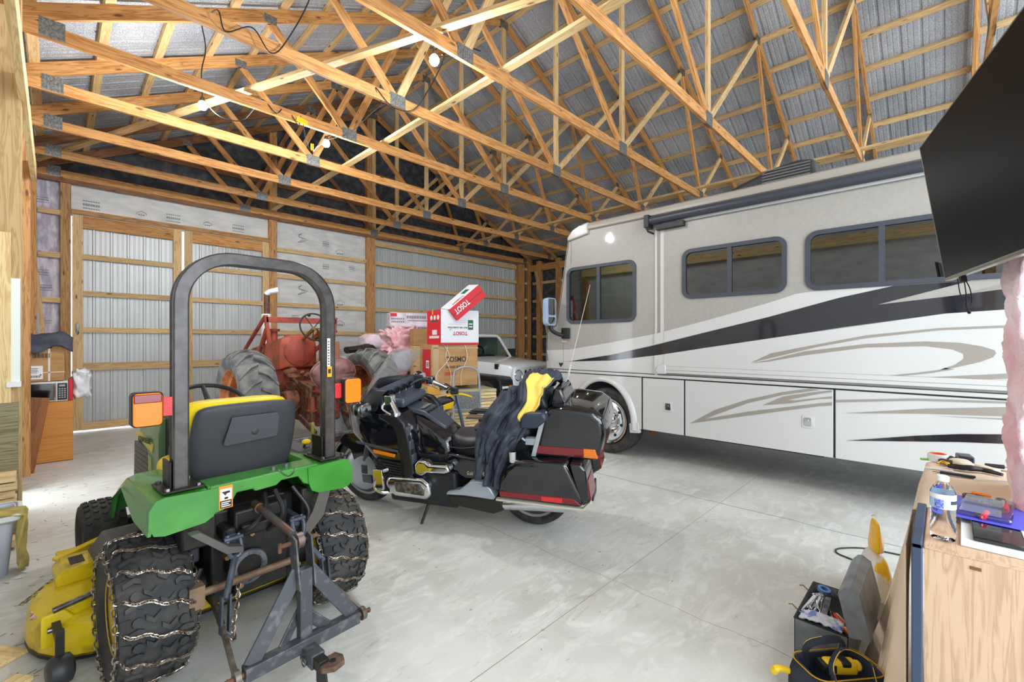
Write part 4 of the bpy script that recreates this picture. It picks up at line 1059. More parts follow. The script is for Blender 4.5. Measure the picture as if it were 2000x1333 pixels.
gt = thing('garden_tractor', 'Green and yellow garden tractor with a tall black roll bar and chained rear tyres', 'tractor')
GT_LOC = (0.7201, 2.7178, 0); GT_ROT = 0.075
def tyre_chain(parent, c, R, w):
    mb = MB()
    for s in (-1, 1):    # side chains round the sidewalls
        n = 54
        for k in range(n):
            th = 2 * PI * k / n; r = R * 0.86
            p = Vector(tyre_map(s * w * 0.535, th, r, c)); t = Vector((0, -math.sin(th), math.cos(th))); nx = Vector((1, 0, 0)) if k % 2 else Vector((0, math.cos(th), math.sin(th)))
            mb.tube([p + t * 0.020 * math.cos(a) + nx * 0.009 * math.sin(a) for a in [2 * PI * i / 8 for i in range(8)]], 0.0032, 4, closed=True)
    m = 16
    for k in range(m):
        th0 = 2 * PI * k / m; L = []
        for i in range(31):
            u = -1 + 2 * i / 30
            x = u * w * 0.52
            th = th0 + 0.16 * u + 0.02 * math.sin(9 * u + k)
            r = tyre_r(x, R, w, 0.012) + 0.018 if abs(u) < 0.93 else R * 0.90
            L.append(Vector(tyre_map(x, th, r, c)))
        # twisted links along the path
        for i in range(30):
            a, b = L[i], L[i + 1]; t = (b - a).normalized(); up = ((a + b) / 2 - Vector((a.x, c[1], c[2]))).normalized(); sd = t.cross(up).normalized()
            nx = (sd + up * 0.55).normalized() if i % 2 else (sd - up * 0.55).normalized()
            o = (a + b) / 2
            mb.tube([o + t * 0.012 * math.cos(q) + nx * 0.006 * math.sin(q) for q in [2 * PI * j / 7 for j in range(7)]], 0.0023, 4, closed=True)
    return mb.build('tyre_chain', M_CHAIN, parent)
for s in (-1, 1):
    c = (0.43 * s, 0, 0.33)
    mb = MB(); carcass(mb, 0.315, 0.265, 0.16, 0.012, c); turf_lugs(mb, 0.315, 0.265, c)
    ty = mb.build('rear_tyre', M_TYRE, gt)
    tyre_chain(ty, c, 0.315, 0.265)
    MB().lathe([(0.17, 0.115), (0.16, 0.09), (0.13, 0.05), (0.05, 0.04), (0.0, 0.04)], c, (s, 0, 0), 28).lathe([(0.165, -0.13), (0.15, -0.08), (0.08, 0.0), (0.0, 0.0)], c, (s, 0, 0), 28).build('rim', mat('rim_yellow', (196, 164, 30), 0.5), gt)
    cf = (0.385 * s, 1.50, 0.235)
    mb = MB(); carcass(mb, 0.225, 0.22, 0.11, 0.01, cf)
    for k in range(26):
        for q in range(5):
            x = -0.085 + q * 0.0425; off = 0.5 * (q % 2)
            lug(mb, [(x - 0.014, 0), (x, -0.009), (x + 0.014, 0), (x + 0.014, 0.02), (x, 0.028), (x - 0.014, 0.02)], 0.225, 0.22, 0.01, 0.01, cf, 2 * PI * (k + off) / 26)
    mb.build('front_tyre', M_TYRE, gt)
    MB().lathe([(0.12, 0.09), (0.10, 0.06), (0.0, 0.05)], cf, (s, 0, 0), 24).build('rim', bpy.data.materials['rim_yellow'], gt)
# rear fender: two lobes and a bar
CX = 0.0
for s in (-1, 1):
    f = MB(); x_in, x_out = CX + s * 0.235, CX + s * 0.462
    secs = []
    for y, dz in ((-0.275, -0.03), (-0.262, -0.006), (-0.20, 0.0), (0.0, 0.004), (0.28, -0.0), (0.50, -0.10), (0.60, -0.24)):
        zt = 0.89 + dz
        zb = 0.735 if y < 0.1 else zt - 0.06
        ring = [(x_in, y, zb), (x_in, y, zt - 0.03), (x_in + s * 0.02, y, zt), (x_out - s * 0.05, y, zt - 0.004), (x_out - s * 0.012, y, zt - 0.02), (x_out, y, zt - 0.06), (x_out + s * 0.01, y, zb)]
        ring += [(a - s * 0.012 if i > 3 else a, b, c - (0.012 if 1 < i < 5 else 0)) for i, (a, b, c) in reversed(list(enumerate(ring)))]
        secs.append(ring)
    f.loft(secs)
    # rear face of the lobe, rounded bottom corner
    f.prism([(x_in - s * 0.025, 0.88), (x_in - s * 0.022, 0.80), (x_in - s * 0.005, 0.755), (x_in + s * 0.03, 0.735), (x_out - s * 0.05, 0.722), (x_out - s * 0.012, 0.732), (x_out + s * 0.006, 0.77), (x_out + s * 0.004, 0.84), (x_out - s * 0.018, 0.878), (x_out - s * 0.05, 0.888)],
            (0, -0.262, 0), (1, 0, 0), (0, 0, 1), 0.016)
    f.build('fender', M_JDG, gt, bevel=0.012, seg=3)
bar = MB().prism([(-0.24, 0.893), (0.26, 0.893), (0.30, 0.86), (0.26, 0.775), (0.19, 0.80), (0.16, 0.845), (0.075, 0.845), (0.05, 0.825), (-0.05, 0.82), (-0.06, 0.835), (-0.13, 0.835), (-0.15, 0.80), (-0.19, 0.765), (-0.25, 0.755), (-0.27, 0.80)],
                 (CX, -0.25, 0), (1, 0, 0), (0, 0, 1), 0.02).box(CX - 0.25, CX + 0.26, -0.262, -0.12, 0.872, 0.893)
bo = bar.build('fender_bar', M_JDG, gt, bevel=0.006)
for x in (0.055, 0.12): MB().cyl((x, -0.21, 0.893), (x, -0.21, 0.912), 0.013, seg=6).build('bolt', GREY_METAL, bo)
MB().tube(smooth_path([(0.06, -0.27, 0.905), (0.085, -0.275, 0.875), (0.11, -0.275, 0.86), (0.135, -0.275, 0.875), (0.14, -0.27, 0.90)], 5), 0.003, 6).build('hairpin_clip', STEEL, bo)
st = MB().box(-0.208, -0.150, -0.2725, -0.2705, 0.775, 0.882).build('warning_sticker', mat('sticker_orange', (232, 140, 30), 0.5), bo, smooth=False)
MB().box(-0.203, -0.155, -0.2735, -0.272, 0.815, 0.868).build('sticker_panel', WHITE_PL, st, smooth=False)
sp = MB()
sp.prism([(-0.198, 0.855), (-0.165, 0.857), (-0.16, 0.848), (-0.176, 0.845), (-0.182, 0.835), (-0.19, 0.848)], (0, -0.2745, 0), (1, 0, 0), (0, 0, 1), 0.0008)
sp.prism(rrect(0.016, 0.01, 0.003, 2, -0.178, 0.824), (0, -0.2745, 0), (1, 0, 0), (0, 0, 1), 0.0008)
sp.box(-0.203, -0.155, -0.2738, -0.272, 0.779, 0.812)
sp.build('sticker_pictogram', BLACK_PL, st, smooth=False)
mb = MB()
for k in range(3): mb.box(-0.199, -0.16 - 0.008 * (k % 2), -0.2748, -0.2738, 0.785 + k * 0.009, 0.789 + k * 0.009)
mb.build('sticker_lines', WHITE_PL, st, smooth=False)
# roll bar
RXc = 0.012; rw = 0.352; RY = -0.19
path = [Vector((RXc - rw, RY, 0.893)), Vector((RXc - rw, RY, 1.30)), Vector((RXc - rw, RY, 1.74))]
path += [Vector((RXc - rw + 0.22 - 0.22 * math.cos(a), RY, 1.745 + 0.22 * math.sin(a))) for a in [PI / 2 * k / 10 for k in range(1, 11)]]
path += [Vector((2 * RXc - p.x, p.y, p.z)) for p in reversed(path)]
def rect_sweep(mb, path, w, d, fixed=Vector((0, 1, 0))):
    rings = []
    n = len(path)
    for i in range(n):
        t = (path[min(i + 1, n - 1)] - path[max(i - 1, 0)]).normalized()
        nn = t.cross(fixed).normalized()
        r = []
        for a, b in ((-1, -1), (-1, 1), (1, 1), (1, -1)):
            # chamfered corners
            for k in ((0.84, 1.0), (1.0, 0.84)) if (a * b) < 0 else ((1.0, 0.84), (0.84, 1.0)):
                r.append(path[i] + nn * a * w / 2 * k[0] + fixed * b * d / 2 * k[1])
        rings.append(r)
    mb.loft(rings)
mb = MB(); rect_sweep(mb, path, 0.060, 0.072)
rops = mb.build('roll_bar', M_ROPS, gt, sharp=50)
for s in (-1, 1):
    x = RXc + s * rw
    MB().box(x - 0.075, x + 0.085, -0.255, -0.05, 0.893, 0.903).box(x - 0.04, x - 0.03, -0.2, -0.08, 0.90, 1.02).build('mounting_plate', M_BLKM, rops, bevel=0.003)
    for dx in (-0.055, 0.06):
        for yy in (-0.24, -0.08): MB().cyl((x + dx, yy, 0.90), (x + dx, yy, 0.915), 0.011, seg=6).build('plate_bolt', STEEL, rops)
    lx_ = x + s * 0.125; zl = 1.272
    lamp = MB().prism(rrect(0.108, 0.148, 0.018, 5, lx_, zl), (0, -0.195, 0), (1, 0, 0), (0, 0, 1), 0.055).build('marker_lamp', BLACK_PL, gt, bevel=0.004)
    MB().prism(rrect(0.10, 0.14, 0.016, 5, lx_, zl), (0, -0.249, 0), (1, 0, 0), (0, 0, 1), 0.007).build('amber_lens', M_ORANGE, lamp, bevel=0.004)
    if s < 0: MB().box(lx_ - 0.048, lx_ + 0.048, -0.2585, -0.249, zl + 0.028, zl + 0.066).build('red_lens', M_DKRED, lamp, bevel=0.004)
    xa = x + s * 0.03; xb = lx_ - s * 0.05
    MB().box(min(xa, xb), max(xa, xb), -0.215, -0.20, zl - 0.04, zl + 0.045).build('red_reflector', M_REDL, lamp, bevel=0.002)
dl = MB().box(RXc + rw - 0.022, RXc + rw - 0.004, RY - 0.0375, RY - 0.0355, 1.42, 1.58).build('data_label', WHITE_PL, rops, smooth=False)
MB().box(RXc + rw - 0.022, RXc + rw + 0.006, RY - 0.0375, RY - 0.0355, 1.36, 1.42).build('yellow_label', mat('label_yellow', (222, 160, 30), 0.5), rops, smooth=False)
mb = MB()
for k in range(9): mb.box(RXc + rw - 0.019, RXc + rw - 0.008, RY - 0.0382, RY - 0.037, 1.43 + k * 0.016, 1.436 + k * 0.016)
mb.box(RXc + rw - 0.016, RXc + rw + 0.0, RY - 0.0382, RY - 0.037, 1.38, 1.405)
mb.build('label_lines', BLACK_PL, rops, smooth=False)
# seat
def seat_ring(y, z, hw, th, bow):
    """one horizontal slice of the backrest shell"""
    n = 9; fr = []; bk = []
    for k in range(n):
        u = -1 + 2 * k / (n - 1)
        fr.append((0.03 + u * hw, y + bow * u * u + th, z)); bk.append((0.03 + u * hw * 0.98, y + bow * u * u, z))
    return fr + list(reversed(bk))
rings = [seat_ring(0.165, 0.79, 0.20, 0.05, 0.02), seat_ring(0.145, 0.83, 0.248, 0.055, 0.025), seat_ring(0.115, 0.98, 0.262, 0.06, 0.02), seat_ring(0.085, 1.10, 0.262, 0.055, 0.02), seat_ring(0.06, 1.19, 0.25, 0.05, 0.02), seat_ring(0.055, 1.232, 0.228, 0.035, 0.02)]
seat = MB().loft(rings).build('seat_shell', M_DKG, gt, sub=2)
rings = [[(a, b + 0.035, c) for a, b, c in seat_ring(0.15, 0.84, 0.235, 0.12, 0.055)]]
for y, z, hw in ((0.14, 0.92, 0.272), (0.12, 1.0, 0.285), (0.09, 1.12, 0.28), (0.07, 1.20, 0.262), (0.065, 1.25, 0.235)):
    rings.append([(a, b + 0.035, c) for a, b, c in seat_ring(y, z, hw, 0.13, 0.055)])
MB().loft(rings).build('backrest_cushion', M_JDY, gt, sub=2)
cu = []
for y, hw in ((0.10, 0.24), (0.18, 0.285), (0.35, 0.30), (0.50, 0.28), (0.56, 0.23)):
    cu.append([(0.03 + a, y, 0.86 + b) for a, b in rrect(hw * 2, 0.13, 0.05, 3)])
MB().loft(cu).build('seat_cushion', M_JDY, gt, sub=1)
MB().prism([(-0.10, 0.075), (0.12, 0.075), (0.135, 0.055), (0.135, -0.06), (-0.12, -0.075), (-0.13, -0.06)], (0.035, 0.071, 1.085), (1, 0, 0), (0, -0.24, 1), -0.006).build('shell_recess', mat('recess_grey', (70, 71, 76), 0.55), seat, bevel=0.003)
MB().ellip((0.05, 0.082, 1.075), (0.024, 0.014, 0.024), seg=16, rings=8).build('shell_knob', M_DKG, seat)
MB().box(-0.12, 0.18, 0.15, 0.5, 0.70, 0.80).box(-0.33, 0.40, -0.1, 0.55, 0.60, 0.72).build('seat_base', M_BLKM, gt, bevel=0.02)
# floor, console, dash, hood
MB().box(-0.33, 0.33, 0.55, 1.0, 0.42, 0.46).build('footboard', M_BLKM, gt, bevel=0.008)
for s in (-1, 1): MB().prism([(0.0, 0.60), (0.55, 0.55), (0.80, 0.42), (1.05, 0.30), (1.05, 0.27), (0.5, 0.30), (0.0, 0.45)], (s * 0.36 - 0.15, 0, 0), (0, 1, 0), (0, 0, 1), 0.30).build('step_panel', mat('step_grey', (78, 82, 92), 0.5), gt, bevel=0.01)
dash = MB().prism([(0.62, 0.55), (0.95, 0.55), (0.98, 1.10), (0.86, 1.13), (0.68, 1.03), (0.64, 0.96)], (-0.2, 0, 0), (0, 1, 0), (0, 0, 1), 0.44).build('dash_tower', M_BLKM, gt, bevel=0.02, seg=3)
MB().prism([(0.705, 1.052), (0.845, 1.13), (0.845, 1.134), (0.70, 1.056)], (-0.17, 0, 0), (0, 1, 0), (0, 0, 1), 0.38).build('gauge_strip', mat('gauge_face', (176, 182, 180), 0.4), dash, smooth=False)
mb = MB()
for k in range(6): mb.box(-0.15 + k * 0.06, -0.12 + k * 0.06, 0.74, 0.80, 1.083 + 0.0, 1.11)
mb.build('gauge_icon', BLACK_PL, dash, smooth=False)
MB().cyl((-0.14, 0.60, 0.965), (-0.14, 0.60, 0.99), 0.035, 0.03, 16).box(-0.165, -0.115, 0.592, 0.608, 0.99, 1.005).build('fuel_cap', BLACK_PL, dash)
MB().box(-0.24, -0.05, 0.52, 0.68, 0.78, 0.965).build('fuel_tank', M_BLKM, dash, bevel=0.03, seg=3)
swc = Vector((0.05, 0.80, 1.155)); SU = Vector((1, 0, 0)); SV = Vector((0, 0.88, 0.47)).normalized()
mb = MB().tube([swc + SU * 0.185 * math.cos(a) + SV * 0.185 * math.sin(a) for a in [2 * PI * k / 36 for k in range(36)]], 0.014, 8, closed=True)
for a in (PI / 2, PI + 0.5, -0.5): mb.tube([swc - Vector((0, -0.01, 0.03)), swc + SU * 0.18 * math.cos(a) + SV * 0.18 * math.sin(a)], [0.02, 0.012], 8)
mb.cyl(swc - Vector((0, -0.015, 0.04)), swc, 0.04, 0.035).cyl(swc, swc + Vector((0, 0.05, -0.2)), 0.025)
mb.build('steering_wheel', BLACK_PL, gt)
hood_secs = []
for y, hw, zt, zb in ((0.92, 0.235, 1.125, 0.62), (1.1, 0.235, 1.115, 0.60), (1.35, 0.228, 1.075, 0.55), (1.58, 0.215, 1.0, 0.5), (1.72, 0.19, 0.93, 0.5), (1.78, 0.15, 0.84, 0.52)):
    hood_secs.append([(-hw, y, zb), (-hw, y, zt - 0.12), (-hw * 0.93, y, zt - 0.04), (-hw * 0.7, y, zt - 0.008), (0, y, zt), (hw * 0.7, y, zt - 0.008), (hw * 0.93, y, zt - 0.04), (hw, y, zt - 0.12), (hw, y, zb)])
hood = MB().loft(hood_secs).build('hood', M_JDH, gt, bevel=0.004)
for s in (-1, 1):
    # yellow side stripe, grille and lamp
    stp = MB(); xs = s * 0.237
    pts = [(1.02, 0.925), (1.05, 0.87), (1.45, 0.895), (1.66, 0.90), (1.60, 0.93), (1.4, 0.95)]
    n = len(pts)
    def hx(y): return s * (0.2385 if y < 1.1 else 0.2385 - (y - 1.1) * 0.03 if y < 1.35 else 0.231 - (y - 1.35) * 0.06)
    stp.add([(hx(y) + s * 0.002, y, z) for y, z in pts] + [(hx(y) - s * 0.01, y, z) for y, z in pts], [tuple(range(n)), tuple(range(2 * n - 1, n - 1, -1))] + [(i, (i + 1) % n, n + (i + 1) % n, n + i) for i in range(n)])
    so = stp.build('side_stripe', mat('stripe_yellow', (206, 186, 50), 0.45), hood, smooth=False)
    if s < 0: text_part('lettering', 'JOHN DEERE', mat('letter_green', (44, 70, 36), 0.5), (-0.2425, 1.40, 0.897), (0, -1, 0.07), (0, 0, 1), 0.036, hood, 0.01, width=0.33, depth=0.002)
    MB().prism([(1.15, 0.60), (1.18, 0.86), (1.46, 0.885), (1.58, 0.87), (1.60, 0.60)], (hx(1.3) if s < 0 else hx(1.3) - 0.004, 0, 0), (0, 1, 0), (0, 0, 1), 0.004).build('side_grille', M_BLKM, hood, smooth=False)
    mb = MB()
    for k in range(7): mb.box(hx(1.4) - 0.006, hx(1.4) + 0.006, 1.2, 1.58, 0.62 + k * 0.035, 0.63 + k * 0.035)
    mb.build('grille_slat', BLACK_PL, hood, smooth=False)
    MB().prism([(1.05, 0.62), (1.06, 0.84), (1.14, 0.85), (1.12, 0.62)], (hx(1.1) - 0.004, 0, 0), (0, 1, 0), (0, 0, 1), 0.008).build('green_side_panel', mat('faded_badge', (150, 160, 96), 0.5), hood, smooth=False)
MB().box(-0.13, 0.13, 0.5, 1.75, 0.35, 0.55).box(-0.40, 0.40, 1.56, 1.64, 0.2, 0.28).build('frame_rail', M_BLKM, gt, bevel=0.01)
# hydraulic levers by the seat
lv_ = MB().tube([(0.33, 0.16, 0.80), (0.36, 0.13, 0.93)], 0.008, 6).build('lever', BLACK_PL, gt)
MB().ellip((0.365, 0.125, 0.945), (0.028, 0.02, 0.016), seg=12, rings=8).build('lever_knob', M_JDY, lv_)
MB().prism([(0.24, 0.78), (0.42, 0.78), (0.44, 0.84), (0.40, 0.92), (0.30, 0.90)], (0, 0.32, 0), (1, 0, 0), (0, 0, 1), 0.30).build('lever_console', M_DKG, gt, bevel=0.02)
MB().prism([(0.0, 0.55), (0.10, 0.52), (0.30, 0.80), (0.26, 0.83)], (0.20, 0, 0), (0, 1, 0), (0, 0, 1), 0.02).build('belt_bracket', mat('belt_yellow', (210, 190, 40), 0.5), gt)
MB().lathe([(0.0, 0), (0.05, 0.0), (0.055, 0.012), (0.0, 0.015)], (0.36, 0.0, 1.02), (1, -0.4, 0), 20).build('reel_cover', mat('reel_olive', (140, 140, 30), 0.5), gt)
# transaxle and rear end
ta = MB()
ta.box(-0.20, 0.22, -0.12, 0.5, 0.26, 0.62).box(-0.12, 0.14, -0.20, -0.1, 0.30, 0.72).cyl((-0.45, 0, 0.33), (0.45, 0, 0.33), 0.075, seg=20).cyl((-0.06, -0.225, 0.44), (-0.06, -0.1, 0.44), 0.085, seg=28)
ta.cyl((-0.14, -0.22, 0.62), (-0.14, -0.08, 0.62), 0.035).cyl((0.15, -0.2, 0.58), (0.15, -0.1, 0.58), 0.03).box(-0.34, -0.20, -0.22, -0.1, 0.60, 0.74).box(0.20, 0.34, -0.22, -0.1, 0.58, 0.76)
tao = ta.build('transaxle', M_BLKM, gt, bevel=0.012)
mb = MB().lathe([(0.085, 0.0), (0.08, -0.008), (0.06, -0.008), (0.055, 0.0)], (-0.06, -0.226, 0.44), (0, 1, 0), 28)
for k in range(8):
    a = 2 * PI * k / 8; mb.cyl((-0.06 + 0.07 * math.cos(a), -0.24, 0.44 + 0.07 * math.sin(a)), (-0.06 + 0.07 * math.cos(a), -0.226, 0.44 + 0.07 * math.sin(a)), 0.007, seg=6)
mb.build('power_take_off_ring', GREY_METAL, tao)
mb = MB()
for k, (x, z) in enumerate(((-0.16, 0.52), (-0.1, 0.36), (0.14, 0.5), (-0.2, 0.4), (0.18, 0.36), (-0.05, 0.6), (0.08, 0.62))): mb.cyl((x, -0.235, z), (x, -0.19, z), 0.012, seg=6)
mb.build('bolt_head', mat('brassy', (150, 126, 80), 0.4, 0.7), tao)
for pts in ([(-0.13, -0.22, 0.62), (-0.08, -0.3, 0.66), (-0.0, -0.26, 0.72), (0.02, -0.2, 0.78)], [(0.02, -0.24, 0.60), (0.06, -0.32, 0.70), (0.05, -0.25, 0.80)], [(-0.26, -0.2, 0.5), (-0.32, -0.2, 0.36), (-0.34, -0.12, 0.3)], [(0.16, -0.22, 0.5), (0.22, -0.26, 0.64), (0.16, -0.2, 0.78)]):
    MB().tube(smooth_path(pts, 6), 0.011, 8).build('hydraulic_hose', BLACK_PL, tao)
MB().prism([(0.30, 0.80), (0.36, 0.80), (0.30, 0.60), (0.20, 0.50), (0.16, 0.52), (0.24, 0.64)], (0, -0.22, 0), (1, 0, 0), (0, 0, 1), 0.05).build('fender_strut', mat('strut_grey', (92, 88, 84), 0.4, 0.3), gt)
MB().prism([(-0.34, 0.72), (-0.30, 0.72), (-0.19, 0.62), (-0.13, 0.60), (-0.13, 0.575), (-0.20, 0.59)], (0, -0.30, 0), (1, 0, 0), (0, 0, 1), 0.05).build('fender_strut', mat('strut_grey', (92, 88, 84), 0.4, 0.3), gt)
# rocker arms and lift links
M_LINK = mat('link_blue_grey', (84, 90, 104), 0.45, 0.4, (66, 70, 80), 18)
for s in (-1, 1):
    xr = s * 0.15
    top = Vector((xr, -0.29, 0.60)); low = Vector((xr + s * 0.075, -0.42, 0.42))
    l = MB()
    l.beam((xr, -0.05, 0.62), (xr, -0.27, 0.615), 0.03, 0.055)
    for d in (-0.022, 0.022): l.tube(smooth_path([(xr + d, -0.27, 0.64), (xr + d * 1.3, -0.29, 0.60), (xr + d * 0.9, -0.305, 0.555), (xr, -0.305, 0.545)], 5), 0.011, 8)
    l.cyl((xr - 0.04, -0.28, 0.625), (xr + 0.04, -0.28, 0.625), 0.012)
    l.build('rocker_arm', M_LINK, gt)
    k = MB().tube([top - Vector((0, 0.01, 0.05)), low], 0.014, 10)
    for d in (-0.016, 0.016): k.beam(low + Vector((d, 0, 0.02)), low + Vector((d + s * 0.008, -0.01, -0.14)), 0.008, 0.03, up=(0, 1, 0))
    k.build('lift_link', M_LINK, gt)
    a = MB().beam((s * 0.19, -0.05, 0.33), (s * 0.24, -0.44, 0.30), 0.014, 0.05).beam((s * 0.24, -0.43, 0.30), (s * 0.275, -0.69, 0.236), 0.014, 0.045)
    a.lathe([(0.012, -0.012), (0.03, -0.01), (0.03, 0.01), (0.012, 0.012)], (s * 0.275, -0.70, 0.235), (1, 0, 0), 18)
    a.build('lower_arm', mat('arm_steel', (122, 114, 106), 0.45, 0.6, (90, 78, 66), 20), gt)
    b = MB().cyl((s * 0.25, -0.70, 0.235), (s * 0.315, -0.70, 0.235), 0.011).cyl((s * 0.30, -0.725, 0.24), (s * 0.30, -0.675, 0.23), 0.004, seg=6)
    b.build('hitch_pin', RUST, gt)
MB().tube([(-0.30, -0.26, 0.41), (-0.02, -0.26, 0.41), (0.16, -0.26, 0.41)], 0.018, 12).box(-0.33, -0.27, -0.30, -0.22, 0.36, 0.46).build('sway_bar', mat('rusty_tube', (140, 116, 92), 0.6, 0.4, (110, 88, 70), 12), gt)
ch = MB()
cp = smooth_path([(-0.12, -0.26, 0.39), (-0.14, -0.30, 0.32), (-0.17, -0.34, 0.24), (-0.18, -0.38, 0.20), (-0.22, -0.42, 0.26)], 4)
for i in range(len(cp) - 1):
    a, b = cp[i], cp[i + 1]; t = (b - a).normalized(); nx = t.cross(Vector((1, 0, 0))).normalized() if i % 2 else Vector((1, 0, 0))
    ch.tube([(a + b) / 2 + t * 0.016 * math.cos(q) + nx * 0.009 * math.sin(q) for q in [2 * PI * j / 8 for j in range(8)]], 0.0035, 5, closed=True)
ch.build('check_chain', M_CHAIN, gt)
# top link
MB().tube([(-0.01, -0.15, 0.72), (-0.01, -0.22, 0.715)], [0.02, 0.026], 12).tube([(-0.01, -0.22, 0.715), (0.0, -0.58, 0.675)], 0.018, 12).lathe([(0.012, -0.018), (0.034, -0.014), (0.034, 0.014), (0.012, 0.018)], (0.0, -0.63, 0.665), (1, 0, 0), 20).tube([(0.0, -0.58, 0.675), (0.0, -0.61, 0.67)], 0.014, 10).build('top_link', mat('top_link_steel', (108, 112, 122), 0.4, 0.6, (128, 92, 70), 8), gt)
MB().box(-0.10, 0.10, -0.24, -0.12, 0.60, 0.655).build('valve_cover', M_BLKM, gt, bevel=0.01)
# mid mower deck
M_DECK_Y = mat('mower_yellow', (226, 196, 22), 0.35, 0, (150, 124, 30), 7, coat=0.25, lo=0.55, hi=0.75)
deck = MB()
def dz(x, y):
    return 0.0
outl = []
for a in range(0, 13): 
    t = PI / 2 + PI * a / 12
    outl.append((-0.50 + 0.28 * math.cos(t), 0.68 + 0.40 * math.sin(t)))
outl += [(0.55, 0.28), (0.80, 0.40), (0.84, 0.70), (0.80, 0.95), (0.55, 1.08)]
rings = [[(x, y, 0.075) for x, y in outl], [(x, y, 0.14) for x, y in outl]]
cx_, cy_ = 0.0, 0.68
for k, (sc_, z) in enumerate(((0.99, 0.19), (0.95, 0.225), (0.86, 0.245), (0.7, 0.25))):
    ring = []
    for x, y in outl:
        # shrink by an even inset
        dx, dy = x - (-0.45 if x < 0 else 0.45), y - 0.68
        ring.append(((-0.45 if x < 0 else 0.45) + dx * sc_, 0.68 + dy * sc_, z))
    rings.append(ring)
deck.loft(rings)
do = deck.build('mower_deck', M_DECK_Y, gt)
MB().loft([[(x * 1.0, y, 0.06) for x, y in outl], [(x, y, 0.085) for x, y in outl]]).build('deck_skirt', M_BLKM, do)
br = MB(); br.prism([(-0.66, 0.245), (-0.50, 0.245), (-0.50, 0.34), (-0.63, 0.34), (-0.66, 0.30)], (0, 0.80, 0), (1, 0, 0), (0, 0, 1), -0.22)
bro = br.build('wheel_bracket', M_DECK_Y, do, bevel=0.01)
MB().box(-0.60, -0.54, 0.84, 0.96, 0.335, 0.343).build('bracket_window', BLACK_PL, bro, smooth=False)
MB().prism([(-0.74, 0.13), (-0.64, 0.13), (-0.62, 0.24), (-0.66, 0.29), (-0.74, 0.28)], (0, 0.42, 0), (1, 0, 0), (0, 0, 1), 0.02).beam((-0.68, 0.44, 0.26), (-0.45, 0.48, 0.28), 0.06, 0.05).build('caster_bracket', M_DECK_Y, do, bevel=0.006)
MB().box(-0.62, -0.36, 1.22, 1.34, 0.20, 0.27).beam((-0.64, 1.16, 0.28), (-0.30, 1.30, 0.33), 0.05, 0.02).build('front_bracket', M_DECK_Y, do, bevel=0.006)
MB().cyl((-0.70, 0.40, 0.30), (-0.44, 0.44, 0.33), 0.014).cyl((-0.72, 0.38, 0.22), (-0.68, 0.38, 0.22), 0.012).build('adjuster_rod', STEEL, do)
MB().box(-0.50, -0.25, 0.75, 1.1, 0.26, 0.30).build('belt_cover', mat('belt_cover_grey', (92, 94, 100), 0.5), do, bevel=0.02)
for (x, y) in ((-0.69, 0.22), (0.68, 0.22)):
    w = MB().lathe([(0.0, -0.045), (0.04, -0.045), (0.06, -0.035), (0.067, -0.01), (0.067, 0.01), (0.06, 0.035), (0.04, 0.045), (0.0, 0.045)], (x, y, 0.067), (1, 0.1, 0), 24).build('gauge_wheel', mat('caster_black', (46, 47, 50), 0.45), gt)
    MB().box(x - 0.015, x + 0.015, y + 0.0, y + 0.03, 0.10, 0.24).beam((x, y + 0.03, 0.2), (x, 0.44, 0.2), 0.03, 0.03).build('caster_fork', M_BLKM, w)
dlb = MB().add([(-0.77, 0.56, 0.2235), (-0.70, 0.54, 0.2365), (-0.69, 0.63, 0.2385), (-0.76, 0.65, 0.2265)], [(0, 1, 2, 3)]).build('deck_label', mat('label_rw', (226, 206, 196), 0.5, 0, (160, 60, 50), 60), do, smooth=False, solid=0.002)
MB().add([(-0.80, 0.80, 0.2165), (-0.77, 0.78, 0.228), (-0.62, 0.98, 0.237), (-0.66, 1.02, 0.222)], [(0, 1, 2, 3)]).build('capacity_decal', mat('decal_green', (40, 66, 48), 0.5, 0, (200, 180, 50), 40, lo=0.5, hi=0.55), do, smooth=False, solid=0.003)
SH = {'seat_shell': (-0.03, -0.15, 0.012), 'backrest_cushion': (-0.048, -0.15, 0.012), 'seat_cushion': (-0.055, -0.06, 0.0), 'steering_wheel': (-0.05, -0.23, 0.035),
      'dash_tower': (0, -0.2, 0.02), 'side_console': (0.06, -0.2, 0), 'hood': (0, -0.22, 0), 'mower_deck': (0, 0, -0.03), 'footboard': (0, -0.15, 0), 'lever': (0, -0.05, 0)}
for c_ in gt.children:
    k_ = c_.name.split('.')[0]
    if k_ in SH: c_.location = c_.location + Vector(SH[k_])
gt.location = GT_LOC; gt.rotation_euler = (0, 0, GT_ROT)

# ---------------------------------------------------------------- receiver frame hung on the three-point arms: a thing of its own
hf = thing('receiver_hitch_frame', 'Dark grey A-shaped receiver frame carried on the arms behind the green tractor', 'hitch frame', (0, 0, 0))
y0 = -0.70
f = MB()
bz = 0.235
f.beam((-0.25, y0, bz), (0.25, y0, bz), 0.05, 0.055)
f.box(-0.027, 0.027, y0 - 0.005, y0 + 0.035, bz, 0.56)
for s in (-1, 1):
    f.beam((s * 0.02, y0 + 0.03, 0.55), (s * 0.225, y0 + 0.0, bz + 0.02), 0.012, 0.062, up=(1, 0, 0.5))
    f.beam((0.0, y0 + 0.06, bz + 0.12), (s * 0.10, y0 + 0.01, bz + 0.02), 0.01, 0.05)
f.build('frame', M_HITCH, hf, bevel=0.003)
f = MB()
for d in (-0.034, 0.034): f.prism([(y0 - 0.02, 0.48), (y0 + 0.05, 0.48), (y0 + 0.085, 0.67), (y0 + 0.06, 0.70), (y0 + 0.02, 0.69)], (d - 0.004, 0, 0), (0, 1, 0), (0, 0, 1), 0.009)
f.build('mast_plate', M_HITCH, hf, bevel=0.002)
